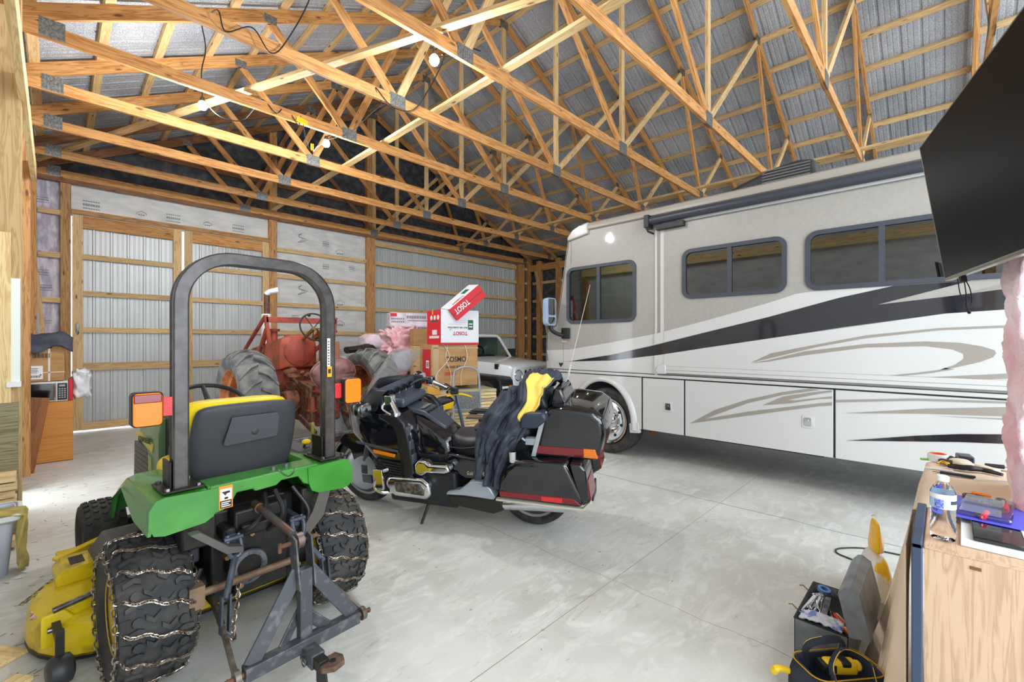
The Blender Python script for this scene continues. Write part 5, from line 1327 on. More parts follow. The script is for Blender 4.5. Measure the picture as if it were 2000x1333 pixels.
MB().cyl((-0.085, y0 + 0.065, 0.665), (0.08, y0 + 0.065, 0.665), 0.010).cyl((-0.085, y0 + 0.065, 0.64), (-0.085, y0 + 0.065, 0.68), 0.008).build('top_pin', RUST, hf)
MB().box(-0.029, 0.029, y0 - 0.11, y0 + 0.0, 0.175, 0.235).build('receiver_tube', M_HITCH, hf, bevel=0.004)
f = MB().box(-0.022, 0.022, y0 - 0.16, y0 - 0.02, 0.182, 0.228).prism([(y0 - 0.10, 0.115), (y0 - 0.19, 0.125), (y0 - 0.17, 0.19), (y0 - 0.10, 0.22)], (-0.006, 0, 0), (0, 1, 0), (0, 0, 1), 0.012)
f.build('ball_mount', M_BLKM, hf, bevel=0.003)
pts = [(-0.02, y0 - 0.12), (0.07, y0 - 0.12), (0.085, y0 - 0.16), (0.07, y0 - 0.20), (0.02, y0 - 0.21), (-0.02, y0 - 0.18)]
pl2 = MB().prism(pts, (0, 0, 0.19), (1, 0, 0), (0, 1, 0), 0.022).build('hitch_tongue', mat('tongue_rust', (122, 98, 78), 0.6, 0.4, (92, 72, 58), 20), hf, bevel=0.004)
MB().cyl((0.035, y0 - 0.165, 0.2122), (0.035, y0 - 0.165, 0.2135), 0.014, seg=20).build('tongue_hole', BLACK_PL, pl2)
MB().tube([Vector((-0.035, y0 - 0.05, 0.19)) + Vector((0, 0.018 * math.cos(a), 0.018 * math.sin(a))) for a in [2 * PI * k / 16 for k in range(16)]], 0.003, 6, closed=True).build('ring_pin', STEEL, hf)
hf.location = GT_LOC; hf.rotation_euler = (0, 0, GT_ROT)
# ================================================================ TOURING MOTORCYCLE
def sec(y, xc, zc, hw, hh, p=4.0, n=28, axis='y'):
    r = []
    for k in range(n):
        a = 2 * PI * k / n
        c, s = math.cos(a), math.sin(a)
        x = xc + hw * math.copysign(abs(c) ** (2 / p), c); z = zc + hh * math.copysign(abs(s) ** (2 / p), s)
        r.append((x, y, z) if axis == 'y' else ((y, x, z) if axis == 'x' else (x, z, y)))
    return r
M_BKB = mat('motorcycle_black', (16, 17, 24), 0.07, coat=1.0)
M_BKG = mat('motorcycle_grey', (66, 72, 84), 0.3, coat=0.3)
M_BKP = mat('satin_black_plastic', (30, 32, 36), 0.4)
M_SEATV = mat('black_vinyl', (40, 42, 48), 0.38, bump=0.15, bscale=60)
M_SILV = mat('silver_cover', (168, 178, 188), 0.3, 0.35)
M_LENSR = mat('tail_lens_red', (118, 12, 22), 0.12, coat=0.6)
M_LENSA = mat('tail_lens_amber', (226, 120, 20), 0.15, coat=0.6)
M_SCREEN = glass('windscreen_clear', (236, 238, 240), 0.1, 0.05, haze=0.16)
BK_O = Vector((2.522, 3.335, 0.0)); BK_ROT = 0.440; BK_LEAN = math.radians(-9)
bk = thing('touring_motorcycle', 'Black touring motorcycle with tall clear windscreen, top trunk and side bags, leaning on its stand', 'motorcycle')
def bwheel(yc, R, w, name, steer=0.0):
    W = Matrix.Translation((0, yc, R)) @ Matrix.Rotation(steer, 4, 'Z')
    prof = []
    for k in range(15):
        a = PI * k / 14
        prof.append((R - 0.062 + 0.062 * math.sin(a) ** 0.8, -w / 2 * math.cos(a)))
    prof = [(R - 0.095, -w * 0.36)] + prof + [(R - 0.095, w * 0.36)]
    t = MB().lathe(prof, (0, 0, 0), (1, 0, 0), 56).build(name, RUBBER, bk, M=W)
    r = MB().lathe([(R - 0.09, -w * 0.37), (R - 0.085, -w * 0.40), (R - 0.105, -w * 0.36), (R - 0.115, 0), (R - 0.105, w * 0.36), (R - 0.085, w * 0.40), (R - 0.09, w * 0.37)], (0, 0, 0), (1, 0, 0), 48)
    for k in range(6):
        a = 2 * PI * k / 6
        r.beam((0, 0.03 * math.cos(a), 0.03 * math.sin(a)), (0, (R - 0.11) * math.cos(a), (R - 0.11) * math.sin(a)), 0.04, 0.05, up=(1, 0, 0))
    r.cyl((-0.06, 0, 0), (0.06, 0, 0), 0.045)
    r.build('rim', mat('wheel_silver', (150, 152, 156), 0.3, 0.7) if 'wheel_silver' not in bpy.data.materials else bpy.data.materials['wheel_silver'], bk, M=W)
    return W
W = bwheel(0.82, 0.335, 0.13, 'front_tyre', -0.10)
bwheel(-0.884, 0.32, 0.16, 'rear_tyre')
d = MB()
for s in (-1, 1): d.lathe([(0.0, 0.035), (0.10, 0.033), (0.17, 0.02), (0.195, 0.0), (0.19, -0.01)], (s * 0.075, 0, 0.0), (s, 0, 0), 40)
dc = d.build('disc_cover', M_SILV, bk, M=W)
d = MB()
for k in range(7): d.box(-0.122, -0.104, -0.11, -0.05, 0.0 + k * 0.012, 0.006 + k * 0.012)
d.box(-0.118, -0.10, -0.16, -0.05, -0.09, -0.02)
d.build('disc_cover_vent', M_BKG, bk, M=W)
# fender and fork
rings = []
for k in range(15):
    a = math.radians(0 + 150 * k / 14)
    R = 0.375; hw = 0.085
    c = (0.82 + R * math.cos(a), 0.335 + R * math.sin(a))
    ring = []
    for q in range(9):
        u = -1 + 2 * q / 8
        rr = R - 0.05 * abs(u) ** 2.5
        ring.append((u * hw, 0.82 + rr * math.cos(a), 0.335 + rr * math.sin(a)))
    rings.append(ring)
vs = [p for r in rings for p in r]; fs = [(i * 9 + k, i * 9 + k + 1, (i + 1) * 9 + k + 1, (i + 1) * 9 + k) for i in range(14) for k in range(8)]
MB().add(vs, fs).prism([(1.03, 0.62), (0.95, 0.70), (0.80, 0.72), (0.74, 0.60), (0.80, 0.42), (0.86, 0.40), (0.9, 0.55)], (-0.098, 0, 0), (0, 1, 0), (0, 0, 1), 0.012).prism([(1.03, 0.62), (0.95, 0.70), (0.80, 0.72), (0.74, 0.60), (0.80, 0.42), (0.86, 0.40), (0.9, 0.55)], (0.086, 0, 0), (0, 1, 0), (0, 0, 1), 0.012).build('front_fender', M_BKB, bk, solid=0.006)
fk = MB()
for s in (-1, 1): fk.tube([(s * 0.085, 0.76, 0.45), (s * 0.085, 0.60, 0.95)], 0.026, 12)
fk.build('front_fork', M_BKG, bk)
# main fairing
F = [(0.86, 0.07, 0.86, 0.97), (0.82, 0.17, 0.80, 1.03), (0.74, 0.27, 0.76, 1.09), (0.64, 0.33, 0.72, 1.12), (0.52, 0.355, 0.64, 1.10), (0.42, 0.36, 0.50, 1.06), (0.30, 0.355, 0.46, 1.03), (0.18, 0.335, 0.45, 0.99), (0.10, 0.30, 0.45, 0.90), (0.05, 0.26, 0.47, 0.80)]
fr = MB().loft([sec(y, 0, (a + b) / 2, w, (b - a) / 2, 5) for y, w, a, b in F]).build('front_fairing', M_BKB, bk, sub=1)
# raised grey shell round the instruments
cp = MB()
up = []
for k in range(13):
    t = -1 + 2 * k / 12
    x = 0.345 * math.sin(t * PI / 2); y = 0.36 + 0.34 * math.cos(t * PI / 2) ** 0.8
    up.append((x, y))
rings = []
for z, sc_, dy in ((1.02, 1.0, 0.0), (1.10, 1.0, -0.01), (1.17, 0.93, -0.04), (1.215, 0.84, -0.08), (1.20, 0.78, -0.09), (1.06, 0.76, -0.08)):
    rings.append([(x * sc_, 0.36 + (y - 0.36) * sc_ + dy, z + 0.03 * (1 - abs(x) / 0.345)) for x, y in up])
vs = [p for r in rings for p in r]; n = 13
cp.add(vs, [(i * n + k, i * n + k + 1, (i + 1) * n + k + 1, (i + 1) * n + k) for i in range(5) for k in range(12)])
cp.build('cockpit_shell', M_BKP, bk, solid=0.006, sub=1)
MB().box(-0.27, 0.27, 0.36, 0.42, 1.03, 1.21).box(-0.20, 0.20, 0.20, 0.40, 1.02, 1.10).build('instrument_panel', M_BKG, bk, bevel=0.03, seg=3)
gm = MB()
for x in (-0.16, -0.055, 0.055, 0.16): gm.lathe([(0.0, -0.002), (0.04, -0.002), (0.045, -0.008), (0.048, 0.0)], (x, 0.358, 1.13), (0, 1, 0.25), 20)
gm.build('gauge', BLACK_GL, bk)
# knee pockets / side louvre boxes at the rear of the fairing
for s in (-1, 1):
    p = MB().prism([(0.30, 1.02), (0.20, 1.0), (0.13, 0.93), (0.10, 0.80), (0.08, 0.62), (0.07, 0.50), (0.12, 0.45), (0.22, 0.46), (0.20, 0.62), (0.24, 0.80), (0.30, 0.90), (0.42, 0.97)], (s * 0.30 - 0.035, 0, 0), (0, 1, 0), (0, 0, 1), 0.07).build('fairing_pocket', M_BKP, bk, bevel=0.018, seg=3)
    b = MB()
    for (y, z) in ((0.135, 0.86), (0.115, 0.74), (0.10, 0.62)): b.box(s * 0.30 - 0.032, s * 0.30 + 0.032, y - 0.03, y - 0.005 + 0.0, z - 0.04, z + 0.04)
    b.build('pocket_lid', M_BKG, bk, bevel=0.008)
    sg = MB().prism([(0.44, 0.695), (0.44, 0.665), (0.23, 0.64), (0.22, 0.668)], (s * 0.362 - 0.006, 0, 0), (0, 1, 0), (0, 0, 1), 0.014).build('turn_signal', M_LENSA, bk, bevel=0.004)
    MB().prism([(0.62, 0.755), (0.60, 0.735), (0.42, 0.71), (0.20, 0.685), (0.20, 0.70), (0.42, 0.735)], (s * 0.352 - 0.008, 0, 0), (0, 1, 0), (0, 0, 1), 0.018).build('fairing_trim', M_BKG, bk, bevel=0.004)
    b = MB()
    for k in range(6): b.prism([(0.42, 0.615 - k * 0.025), (0.42, 0.603 - k * 0.025), (0.18, 0.575 - k * 0.022), (0.18, 0.587 - k * 0.022)], (s * 0.357 - 0.006, 0, 0), (0, 1, 0), (0, 0, 1), 0.014)
    b.build('cooling_louvre', M_BKP, bk, smooth=False)
    # mirror
    mz = 1.08 if s < 0 else 1.13; my = 0.44
    m = MB().ellip((s * 0.46, my, mz), (0.085, 0.05, 0.075), seg=20, rings=12).tube([(s * 0.30, my + 0.06, 1.06), (s * 0.42, my + 0.02, mz)], [0.03, 0.02], 10)
    m.build('mirror', M_BKB, bk)
    MB().prism([(s * 0.46 + a, mz + b) for a, b in rrect(0.13, 0.105, 0.04, 5)], (0, my - 0.042, 0), (1, 0, 0), (0, 0, 1), 0.006).build('mirror_glass', CHROME, bk)
    # bars
    g0 = Vector((s * 0.08, 0.42, 1.10)); g1 = Vector((s * 0.27, 0.30, 1.165)); g2 = Vector((s * 0.345, 0.22, 1.13)); g3 = Vector((s * 0.415, 0.13, 1.055))
    MB().tube(smooth_path([g0, g1, g2, g3], 6), 0.014, 8).build('handlebar', M_BKP, bk)
    gg = MB().tube([g2, g3], 0.022, 14).tube([g3, g3 + (g3 - g2).normalized() * 0.02], 0.026, 14)
    gg.build('grip', CHROME, bk)
    MB().tube(smooth_path([g2 + Vector((0, 0.05, 0)), g2 + Vector((s * 0.05, 0.06, -0.05)), g3 + Vector((0.0, 0.06, -0.02))], 5), [0.012] * 5 + [0.008] * 6, 8).box(g2.x - 0.03, g2.x + 0.03, g2.y - 0.02, g2.y + 0.05, g2.z - 0.02, g2.z + 0.05).build('brake_lever', CHROME, bk, bevel=0.008)
# windscreen
def wsf(u, v):
    uu = u * 2 - 1
    return (0.285 * uu * (1 - 0.12 * v), 0.735 - 0.35 * v - 0.17 * uu * uu * (1 - 0.2 * v), 1.05 + (0.45 - 0.05 * abs(uu) ** 3) * v + 0.05 * abs(uu) * (1 - v))
MB().grid(wsf, 16, 10).build('windscreen', M_SCREEN, bk, solid=0.003)
# tank shelter and console
T = [(0.36, 0.15, 0.50, 1.00), (0.22, 0.20, 0.50, 0.985), (0.08, 0.215, 0.50, 0.955), (-0.06, 0.215, 0.50, 0.88), (-0.16, 0.205, 0.52, 0.80), (-0.24, 0.19, 0.54, 0.74)]
MB().loft([[(x * (1 - 0.35 * max(0, (z - (a + b) / 2) / ((b - a) / 2)) ** 2), yy, z) for x, yy, z in sec(y, 0, (a + b) / 2, w, (b - a) / 2, 4)] for y, w, a, b in T]).build('tank_shelter', M_BKB, bk, sub=1)
con = MB().loft([[(x, y, z + dz) for x, z in ((-w, -0.03), (-w * 0.9, 0.008), (w * 0.9, 0.008), (w, -0.03))] for y, w, dz in ((0.34, 0.10, 1.01), (0.20, 0.115, 0.995), (0.06, 0.12, 0.965), (-0.04, 0.11, 0.90), (-0.13, 0.09, 0.835))]).build('console', M_BKG, bk, bevel=0.008)
MB().prism([(-0.07, 0.08), (0.07, 0.08), (0.07, 0.18), (-0.07, 0.18)], (0, 0, 1.005), (1, 0, 0), (0, 1, -0.17), 0.006).build('radio_display', mat('lcd_grey', (122, 124, 110), 0.2, coat=0.5), con, bevel=0.004)
b = MB()
for k in range(4): b.ellip((-0.075 + k * 0.05, 0.035, 0.966), (0.018, 0.012, 0.012), seg=10, rings=6)
b.build('console_button', BLACK_GL, con)
MB().prism([(-0.07, -0.10), (0.07, -0.10), (0.08, -0.01), (-0.08, -0.01)], (0, 0, 0.918), (1, 0, 0), (0, 1, 0.62), 0.006).build('fuel_door', mat('door_blue_grey', (58, 66, 82), 0.3, coat=0.3), con, bevel=0.004)
# seats
S = [(-0.17, 0.10, 0.66, 0.795), (-0.24, 0.17, 0.60, 0.79), (-0.34, 0.205, 0.575, 0.785), (-0.46, 0.215, 0.575, 0.80), (-0.55, 0.215, 0.58, 0.87), (-0.60, 0.20, 0.60, 0.925), (-0.70, 0.20, 0.62, 0.94), (-0.85, 0.205, 0.64, 0.955), (-0.98, 0.19, 0.66, 0.97)]
MB().loft([sec(y, 0, (a + b) / 2, w, (b - a) / 2, 3.2) for y, w, a, b in S]).build('seat', M_SEATV, bk, sub=1)
b = MB()
for s in (-1, 1): b.tube(smooth_path([(s * 0.19, -0.2, 0.70), (s * 0.222, -0.36, 0.715), (s * 0.222, -0.5, 0.76), (s * 0.15, -0.56, 0.90)], 6), 0.005, 6)
b.build('seat_piping', M_BKP, bk)
MB().loft([sec(y, 0, 1.14, 0.19, hh, 3.5) for y, hh in ((-0.985, 0.09), (-1.0, 0.13), (-1.035, 0.14), (-1.06, 0.12))]).build('backrest', M_SEATV, bk, sub=1, M=Matrix.Translation((0, -1.03, 1.14)) @ Matrix.Rotation(-0.38, 4, 'X') @ Matrix.Translation((0, 1.03, -1.14)))
for s in (-1, 1):
    MB().prism([(-0.90, 0.97), (-0.905, 1.05), (-0.94, 1.085), (-1.09, 1.105), (-1.12, 1.05), (-1.03, 0.975)], (s * 0.305 - 0.06, 0, 0), (0, 1, 0), (0, 0, 1), 0.12).build('armrest', mat('armrest_blue_grey', (50, 58, 74), 0.35), bk, bevel=0.022, seg=3)
    MB().prism([(-0.17, 0.62), (-0.26, 0.665), (-0.54, 0.635), (-0.70, 0.62), (-0.74, 0.50), (-0.66, 0.455), (-0.36, 0.455), (-0.27, 0.50)], (s * 0.225 - 0.03, 0, 0), (0, 1, 0), (0, 0, 1), 0.06).build('side_cover', M_BKB, bk, bevel=0.02, seg=3)
lg = text_part('lettering', 'Gold Wing', mat('logo_gold', (226, 214, 170), 0.4), (-0.2565, -0.385, 0.50), (0, -1, 0), (0, 0, 1), 0.034, bk, 0.012, width=0.13, shear=0.3, depth=0.001)
MB().prism([(-0.52, 0.535), (-0.55, 0.545), (-0.59, 0.53), (-0.60, 0.50), (-0.575, 0.495), (-0.555, 0.505), (-0.53, 0.50)], (-0.2575, 0, 0), (0, 1, 0), (0, 0, 1), 0.002).build('wing_emblem', bpy.data.materials['logo_gold'], bk, smooth=False)
# engine
e = MB().box(-0.30, 0.30, -0.30, 0.36, 0.20, 0.52).box(-0.20, 0.20, -0.62, -0.2, 0.22, 0.55).box(-0.22, 0.22, -0.9, 0.3, 0.45, 0.64).cyl((-0.1, -0.884, 0.32), (0.1, -0.884, 0.32), 0.07)
e.build('engine', M_BKP, bk, bevel=0.03, seg=3)
for s in (-1, 1):
    c = MB().prism([(0.30, 0.325), (0.34, 0.40), (0.31, 0.465), (-0.02, 0.475), (-0.09, 0.43), (-0.10, 0.34), (-0.05, 0.295), (0.25, 0.295)], (s * 0.335 - 0.05, 0, 0), (0, 1, 0), (0, 0, 1), 0.10).build('cylinder_head_cover', CHROME, bk, bevel=0.025, seg=3)
    b = MB()
    b.prism([(0.23, 0.345), (0.24, 0.43), (-0.02, 0.435), (-0.05, 0.40), (-0.04, 0.335)], (s * 0.388 - 0.005, 0, 0), (0, 1, 0), (0, 0, 1), 0.01)
    b.build('cover_recess', STEEL, bk, bevel=0.01)
    MB().prism([(0.06, 0.50), (0.06, 0.58), (0.02, 0.625), (-0.05, 0.62), (-0.08, 0.59), (-0.25, 0.60), (-0.28, 0.55), (-0.22, 0.525), (-0.06, 0.52), (0.0, 0.485)], (s * 0.30 - 0.05, 0, 0), (0, 1, 0), (0, 0, 1), 0.10).build('intake_cover', CHROME, bk, bevel=0.025, seg=3)
    cb = MB().tube(smooth_path([(s * 0.34, 0.30, 0.31), (s * 0.40, 0.36, 0.33), (s * 0.41, 0.42, 0.38), (s * 0.40, 0.37, 0.50), (s * 0.36, 0.30, 0.53)], 6), 0.016, 10).box(s * 0.41 - 0.012, s * 0.41 + 0.012, 0.33, 0.42, 0.36, 0.54)
    cb.build('highway_peg', CHROME, bk, bevel=0.006)
    MB().prism([(-0.21, 0.34), (-0.23, 0.37), (-0.34, 0.395), (-0.40, 0.44), (-0.44, 0.48), (-0.56, 0.48), (-0.62, 0.44), (-0.66, 0.37), (-0.64, 0.345), (-0.40, 0.35)], (s * 0.295 - 0.04, 0, 0), (0, 1, 0), (0, 0, 1), 0.08).build('lower_cowl', M_SILV, bk, bevel=0.012)
    MB().prism([(-0.20, 0.335), (-0.24, 0.24), (-0.62, 0.205), (-0.72, 0.25), (-0.70, 0.35)], (s * 0.25 - 0.06, 0, 0), (0, 1, 0), (0, 0, 1), 0.12).build('belly_cover', mat('greasy_brown', (48, 44, 38), 0.5, 0.3), bk, bevel=0.02)
    # saddlebag
    B = [(-0.70, 0.40), (-0.715, 0.56), (-0.76, 0.655), (-0.85, 0.725), (-1.26, 0.745), (-1.33, 0.60), (-1.40, 0.46), (-1.36, 0.395)]
    bg = MB()
    xi, xo = s * 0.17, s * 0.40
    inner = B; n = len(B)
    rings = []
    for x, k in ((xi, 1.0), (s * 0.33, 1.0), (s * 0.375, 0.97), (xo, 0.90)):
        cy = -1.04; cz = 0.55
        rings.append([(x, cy + (y - cy) * k, (cz + (z - cz) * k) if z > 0.45 else z + (1 - k) * 0.15) for y, z in B])
    bg.loft(rings)
    bgo = bg.build('saddlebag', M_BKB, bk, bevel=0.022, seg=3)
    MB().prism([(-0.725, 0.425), (-0.725, 0.47), (-1.30, 0.475), (-1.36, 0.43)], (s * 0.398 - 0.006, 0, 0), (0, 1, 0), (0, 0, 1), 0.012).build('side_lens', M_LENSR, bgo, bevel=0.003)
    MB().prism([(-1.06, 0.43), (-1.06, 0.465), (-1.22, 0.467), (-1.22, 0.432)], (s * 0.401 - 0.006, 0, 0), (0, 1, 0), (0, 0, 1), 0.012).build('reflector', M_REDL, bgo, bevel=0.002)
    MB().prism([(-0.69, 0.385), (-0.69, 0.402), (-1.37, 0.405), (-1.43, 0.47), (-1.44, 0.45), (-1.38, 0.385)], (s * 0.388 - 0.02, 0, 0), (0, 1, 0), (0, 0, 1), 0.04).build('bag_rail', mat('cream_trim', (206, 202, 186), 0.3, 0.3), bk, bevel=0.005)
    MB().prism([(-1.37, 0.42), (-1.42, 0.46), (-1.40, 0.70), (-1.36, 0.74), (-1.28, 0.74)], (s * 0.16 - (0.0 if s > 0 else 0.24), 0, 0), (0, 1, 0), (0, 0, 1), 0.24).build('bag_tail', M_BKB, bk, bevel=0.012)
    MB().prism([(-1.40, 0.44), (-1.432, 0.47), (-1.412, 0.62), (-1.39, 0.62)], (s * 0.17 - (0.0 if s > 0 else 0.21), 0, 0), (0, 1, 0), (0, 0, 1), 0.21).build('tail_lens', M_LENSR, bk, bevel=0.004)
    MB().tube([(s * 0.26, -0.55, 0.27), (s * 0.26, -1.30, 0.34)], [0.045, 0.05], 14).build('muffler', CHROME, bk)
# trunk
TR = [(-0.98, 0.735), (-1.06, 1.06), (-1.12, 1.115), (-1.24, 1.135), (-1.44, 1.115), (-1.52, 1.06), (-1.54, 0.95), (-1.50, 0.80), (-1.47, 0.735)]
rings = []
for x, k in ((-0.30, 0.90), (-0.275, 0.97), (-0.23, 1.0), (0.23, 1.0), (0.275, 0.97), (0.30, 0.90)):
    rings.append([(x, -1.25 + (y + 1.25) * k, 0.93 + (z - 0.93) * (k if z > 0.8 else 1)) for y, z in TR])
tr = MB().loft(rings).build('trunk', M_BKB, bk, bevel=0.02, seg=3)
MB().box(-0.292, 0.292, -1.50, -1.06, 0.928, 0.934).build('lid_seam', BLACK_PL, tr, smooth=False)
MB().prism([(-1.00, 0.76), (-1.01, 0.825), (-1.42, 0.825), (-1.46, 0.76)], (-0.306, 0, 0), (0, 1, 0), (0, 0, 1), 0.612).build('trunk_lens', M_LENSR, tr, bevel=0.004)
MB().prism([(-1.37, 0.758), (-1.37, 0.827), (-1.455, 0.827), (-1.475, 0.758)], (-0.309, 0, 0), (0, 1, 0), (0, 0, 1), 0.618).build('corner_lens', M_LENSA, tr, bevel=0.004)
MB().box(-0.27, 0.27, -1.50, -1.46, 0.755, 0.83).build('rear_lens', M_LENSR, tr, bevel=0.006)
MB().prism([(-1.07, 1.08), (-1.12, 1.22), (-1.15, 1.25), (-1.19, 1.23), (-1.23, 1.12)], (-0.17, 0, 0), (0, 1, 0), (0, 0, 1), 0.34).build('backrest_housing', M_BKB, tr, bevel=0.03, seg=3)
b = MB()
for s in (-1, 1): b.prism([(-0.965, 0.735), (-1.0, 0.735), (-1.10, 1.08), (-1.185, 1.30), (-1.15, 1.30), (-1.065, 1.08)], (s * 0.298 - 0.008 - (0.0 if s < 0 else 0), 0, 0), (0, 1, 0), (0, 0, 1), 0.014)
b2 = MB().prism([(-0.965, 0.735), (-1.0, 0.735), (-1.105, 1.095), (-1.07, 1.095)], (-0.308, 0, 0), (0, 1, 0), (0, 0, 1), 0.012).build('lower_trim_band', mat('trim_silver', (176, 182, 186), 0.35, 0.3), tr, bevel=0.002)
b2 = MB().prism([(-1.07, 1.09), (-1.105, 1.09), (-1.20, 1.285), (-1.17, 1.29)], (-0.24, 0, 0), (0, 1, 0), (0.25, 0, 1), 0.014)
b2.build('grey_trim_band', mat('trim_silver', (176, 182, 186), 0.35, 0.3), tr, bevel=0.002)
MB().prism([(-0.92, 0.82), (-0.92, 0.87), (-1.04, 0.88), (-1.02, 0.82)], (-0.30, 0, 0), (0, 1, 0), (0, 0, 1), 0.05).tube([(-0.28, -0.80, 0.93), (-0.29, -0.92, 0.85)], 0.01, 8).build('grab_bracket', M_SILV, bk, bevel=0.006)
MB().tube([(0.2, -1.15, 1.19), (0.2, -1.19, 1.35)], 0.008, 8).tube([(0.2, -1.19, 1.35), (0.2, -1.37, 2.01)], [0.003, 0.0015], 6).build('antenna', mat('antenna_white', (210, 208, 200), 0.4), bk)
cu_ = MB().lathe([(0.0, 0.0), (0.032, 0.0), (0.034, 0.01), (0.036, 0.085), (0.034, 0.085), (0.031, 0.01)], (-0.36, -0.835, 0.705), (0, 0, 1), 24).build('cup_holder', CHROME, bk)
MB().box(-0.34, -0.28, -0.845, -0.825, 0.755, 0.775).build('cup_bracket', M_BKP, cu_)
st = MB().tube([(-0.20, 0.0, 0.24), (-0.30, 0.02, 0.12), (-0.425, 0.045, -0.045)], [0.016, 0.013, 0.012], 10)
st.build('side_stand', M_BLKM, bk)
MB().box(-0.09, 0.09, -1.40, -1.385, 0.30, 0.42).build('mud_flap', M_BKP, bk, bevel=0.006)
bk.matrix_basis = Matrix.Translation(BK_O) @ Matrix.Rotation(BK_ROT, 4, 'Z') @ Matrix.Rotation(BK_LEAN, 4, 'Y')
# jacket thrown over the pillion seat
BKM = bk.matrix_basis.copy()
jk = thing('riding_jacket', 'Navy riding jacket with a yellow patch draped over the back seat of the motorcycle', 'jacket')
M_NAVY = mat('navy_nylon', (56, 62, 76), 0.6, 0, (40, 45, 58), 8, bump=0.5, bscale=14)
M_JY = mat('jacket_yellow', (238, 206, 96), 0.65, bump=0.3, bscale=16)
# the cloth runs over the pillion seat and hangs down the left side: arc length v, width u along the bike
def drape(u, v, seed=0.0):
    s_ = v * 1.12
    keys = [(0.0, (0.16, -1.00, 1.16)), (0.10, (0.06, -1.00, 1.26)), (0.22, (-0.08, -0.98, 1.27)), (0.36, (-0.20, -0.93, 1.19)), (0.52, (-0.285, -0.84, 1.05)), (0.68, (-0.315, -0.75, 0.90)), (0.85, (-0.325, -0.69, 0.73)), (1.0, (-0.325, -0.655, 0.58)), (1.12, (-0.31, -0.63, 0.46))]
    for i in range(len(keys) - 1):
        if keys[i][0] <= s_ <= keys[i + 1][0] + 1e-6: break
    t = (s_ - keys[i][0]) / (keys[i + 1][0] - keys[i][0]); t = t * t * (3 - 2 * t) * 0.5 + t * 0.5
    p = Vector(keys[i][1]).lerp(Vector(keys[i + 1][1]), t)
    hw = 0.145 - 0.075 * max(0.0, v - 0.45) / 0.55 + 0.012 * math.sin(13 * v)
    q = (u - 0.5) * 2
    # deep folds running down the cloth
    f = 0.014 * math.sin(q * 6.5 + 6 * v + seed) * (0.4 + v) + 0.006 * math.sin(q * 14 - 9 * v) + 0.055 * noise.noise(Vector((q * 1.6, v * 5, seed))) + 0.03 * noise.noise(Vector((q * 4, v * 11, 5))) + 0.012 * noise.noise(Vector((q * 9, v * 26, 8)))
    back = 0.05 * (1 - q * q)
    out = Vector((-1, 0, 0.35)) if v > 0.35 else Vector((-0.4, 0.2, 1.0))
    slant = Vector((0, 1, 0.30)) if v > 0.3 else Vector((0.15, 1, -0.15))
    return p + slant * (q * hw) + out.normalized() * (f + back + 0.015)
MB().grid(lambda u, v: drape(u, v), 44, 80).build('jacket_body', M_NAVY, jk, solid=0.022, sharp=180)
MB().grid(lambda u, v: drape(0.66 + 0.42 * u, 0.30 + 0.62 * v, 2.4) + Vector((-0.03, 0.045, -0.02)) + Vector((-0.045, 0, 0)) * math.sin(PI * u), 16, 50).build('sleeve', M_NAVY, jk, solid=0.02, sharp=180)
def ypan(u, v):
    k = 0.20 + 0.30 * v; w = 0.52 * (1 - 0.6 * v)
    return drape(0.02 + w * u + 0.06 * v * math.sin(9 * v), k) + Vector((-0.022, -0.002, 0.018))
MB().grid(ypan, 16, 16).build('yellow_panel', M_JY, jk, solid=0.006, sharp=180)
MB().tube(smooth_path([(-0.02, -0.78, 1.13), (-0.06, -0.86, 1.23), (-0.10, -0.95, 1.305), (-0.04, -1.02, 1.32), (0.08, -1.04, 1.30)], 6), [0.035 + 0.012 * math.sin(k * 1.1) for k in range(25)], 12).build('collar', M_NAVY, jk)
jk.matrix_basis = BKM
# glove-like cloth on the rider seat
MB_g = MB().ellip((0.02, -0.46, 0.835), (0.12, 0.10, 0.028), seg=18, rings=8)
g = MB_g.build('seat_cloth', M_NAVY); g.modifiers.new('d', 'DISPLACE')
tx = bpy.data.textures.new('cloth_folds', 'CLOUDS'); tx.noise_scale = 0.06; g.modifiers['d'].texture = tx; g.modifiers['d'].strength = 0.03
tag(g, 'Crumpled dark cloth lying on the rider seat of the black motorcycle', 'cloth'); g.matrix_basis = BKM
# paper sheet on the floor under the motorcycle
ps = MB().add([(2.10, 4.03, 0.003), (2.17, 3.68, 0.003), (2.55, 3.55, 0.003), (2.75, 3.9, 0.003), (2.4, 4.2, 0.003)], [(0, 1, 2, 3, 4)]).build('floor_paper', mat('grey_paper', (196, 198, 200), 0.7), smooth=False, solid=0.002)
tag(ps, 'Flat grey paper sheet on the floor under the motorcycle engine', 'paper')
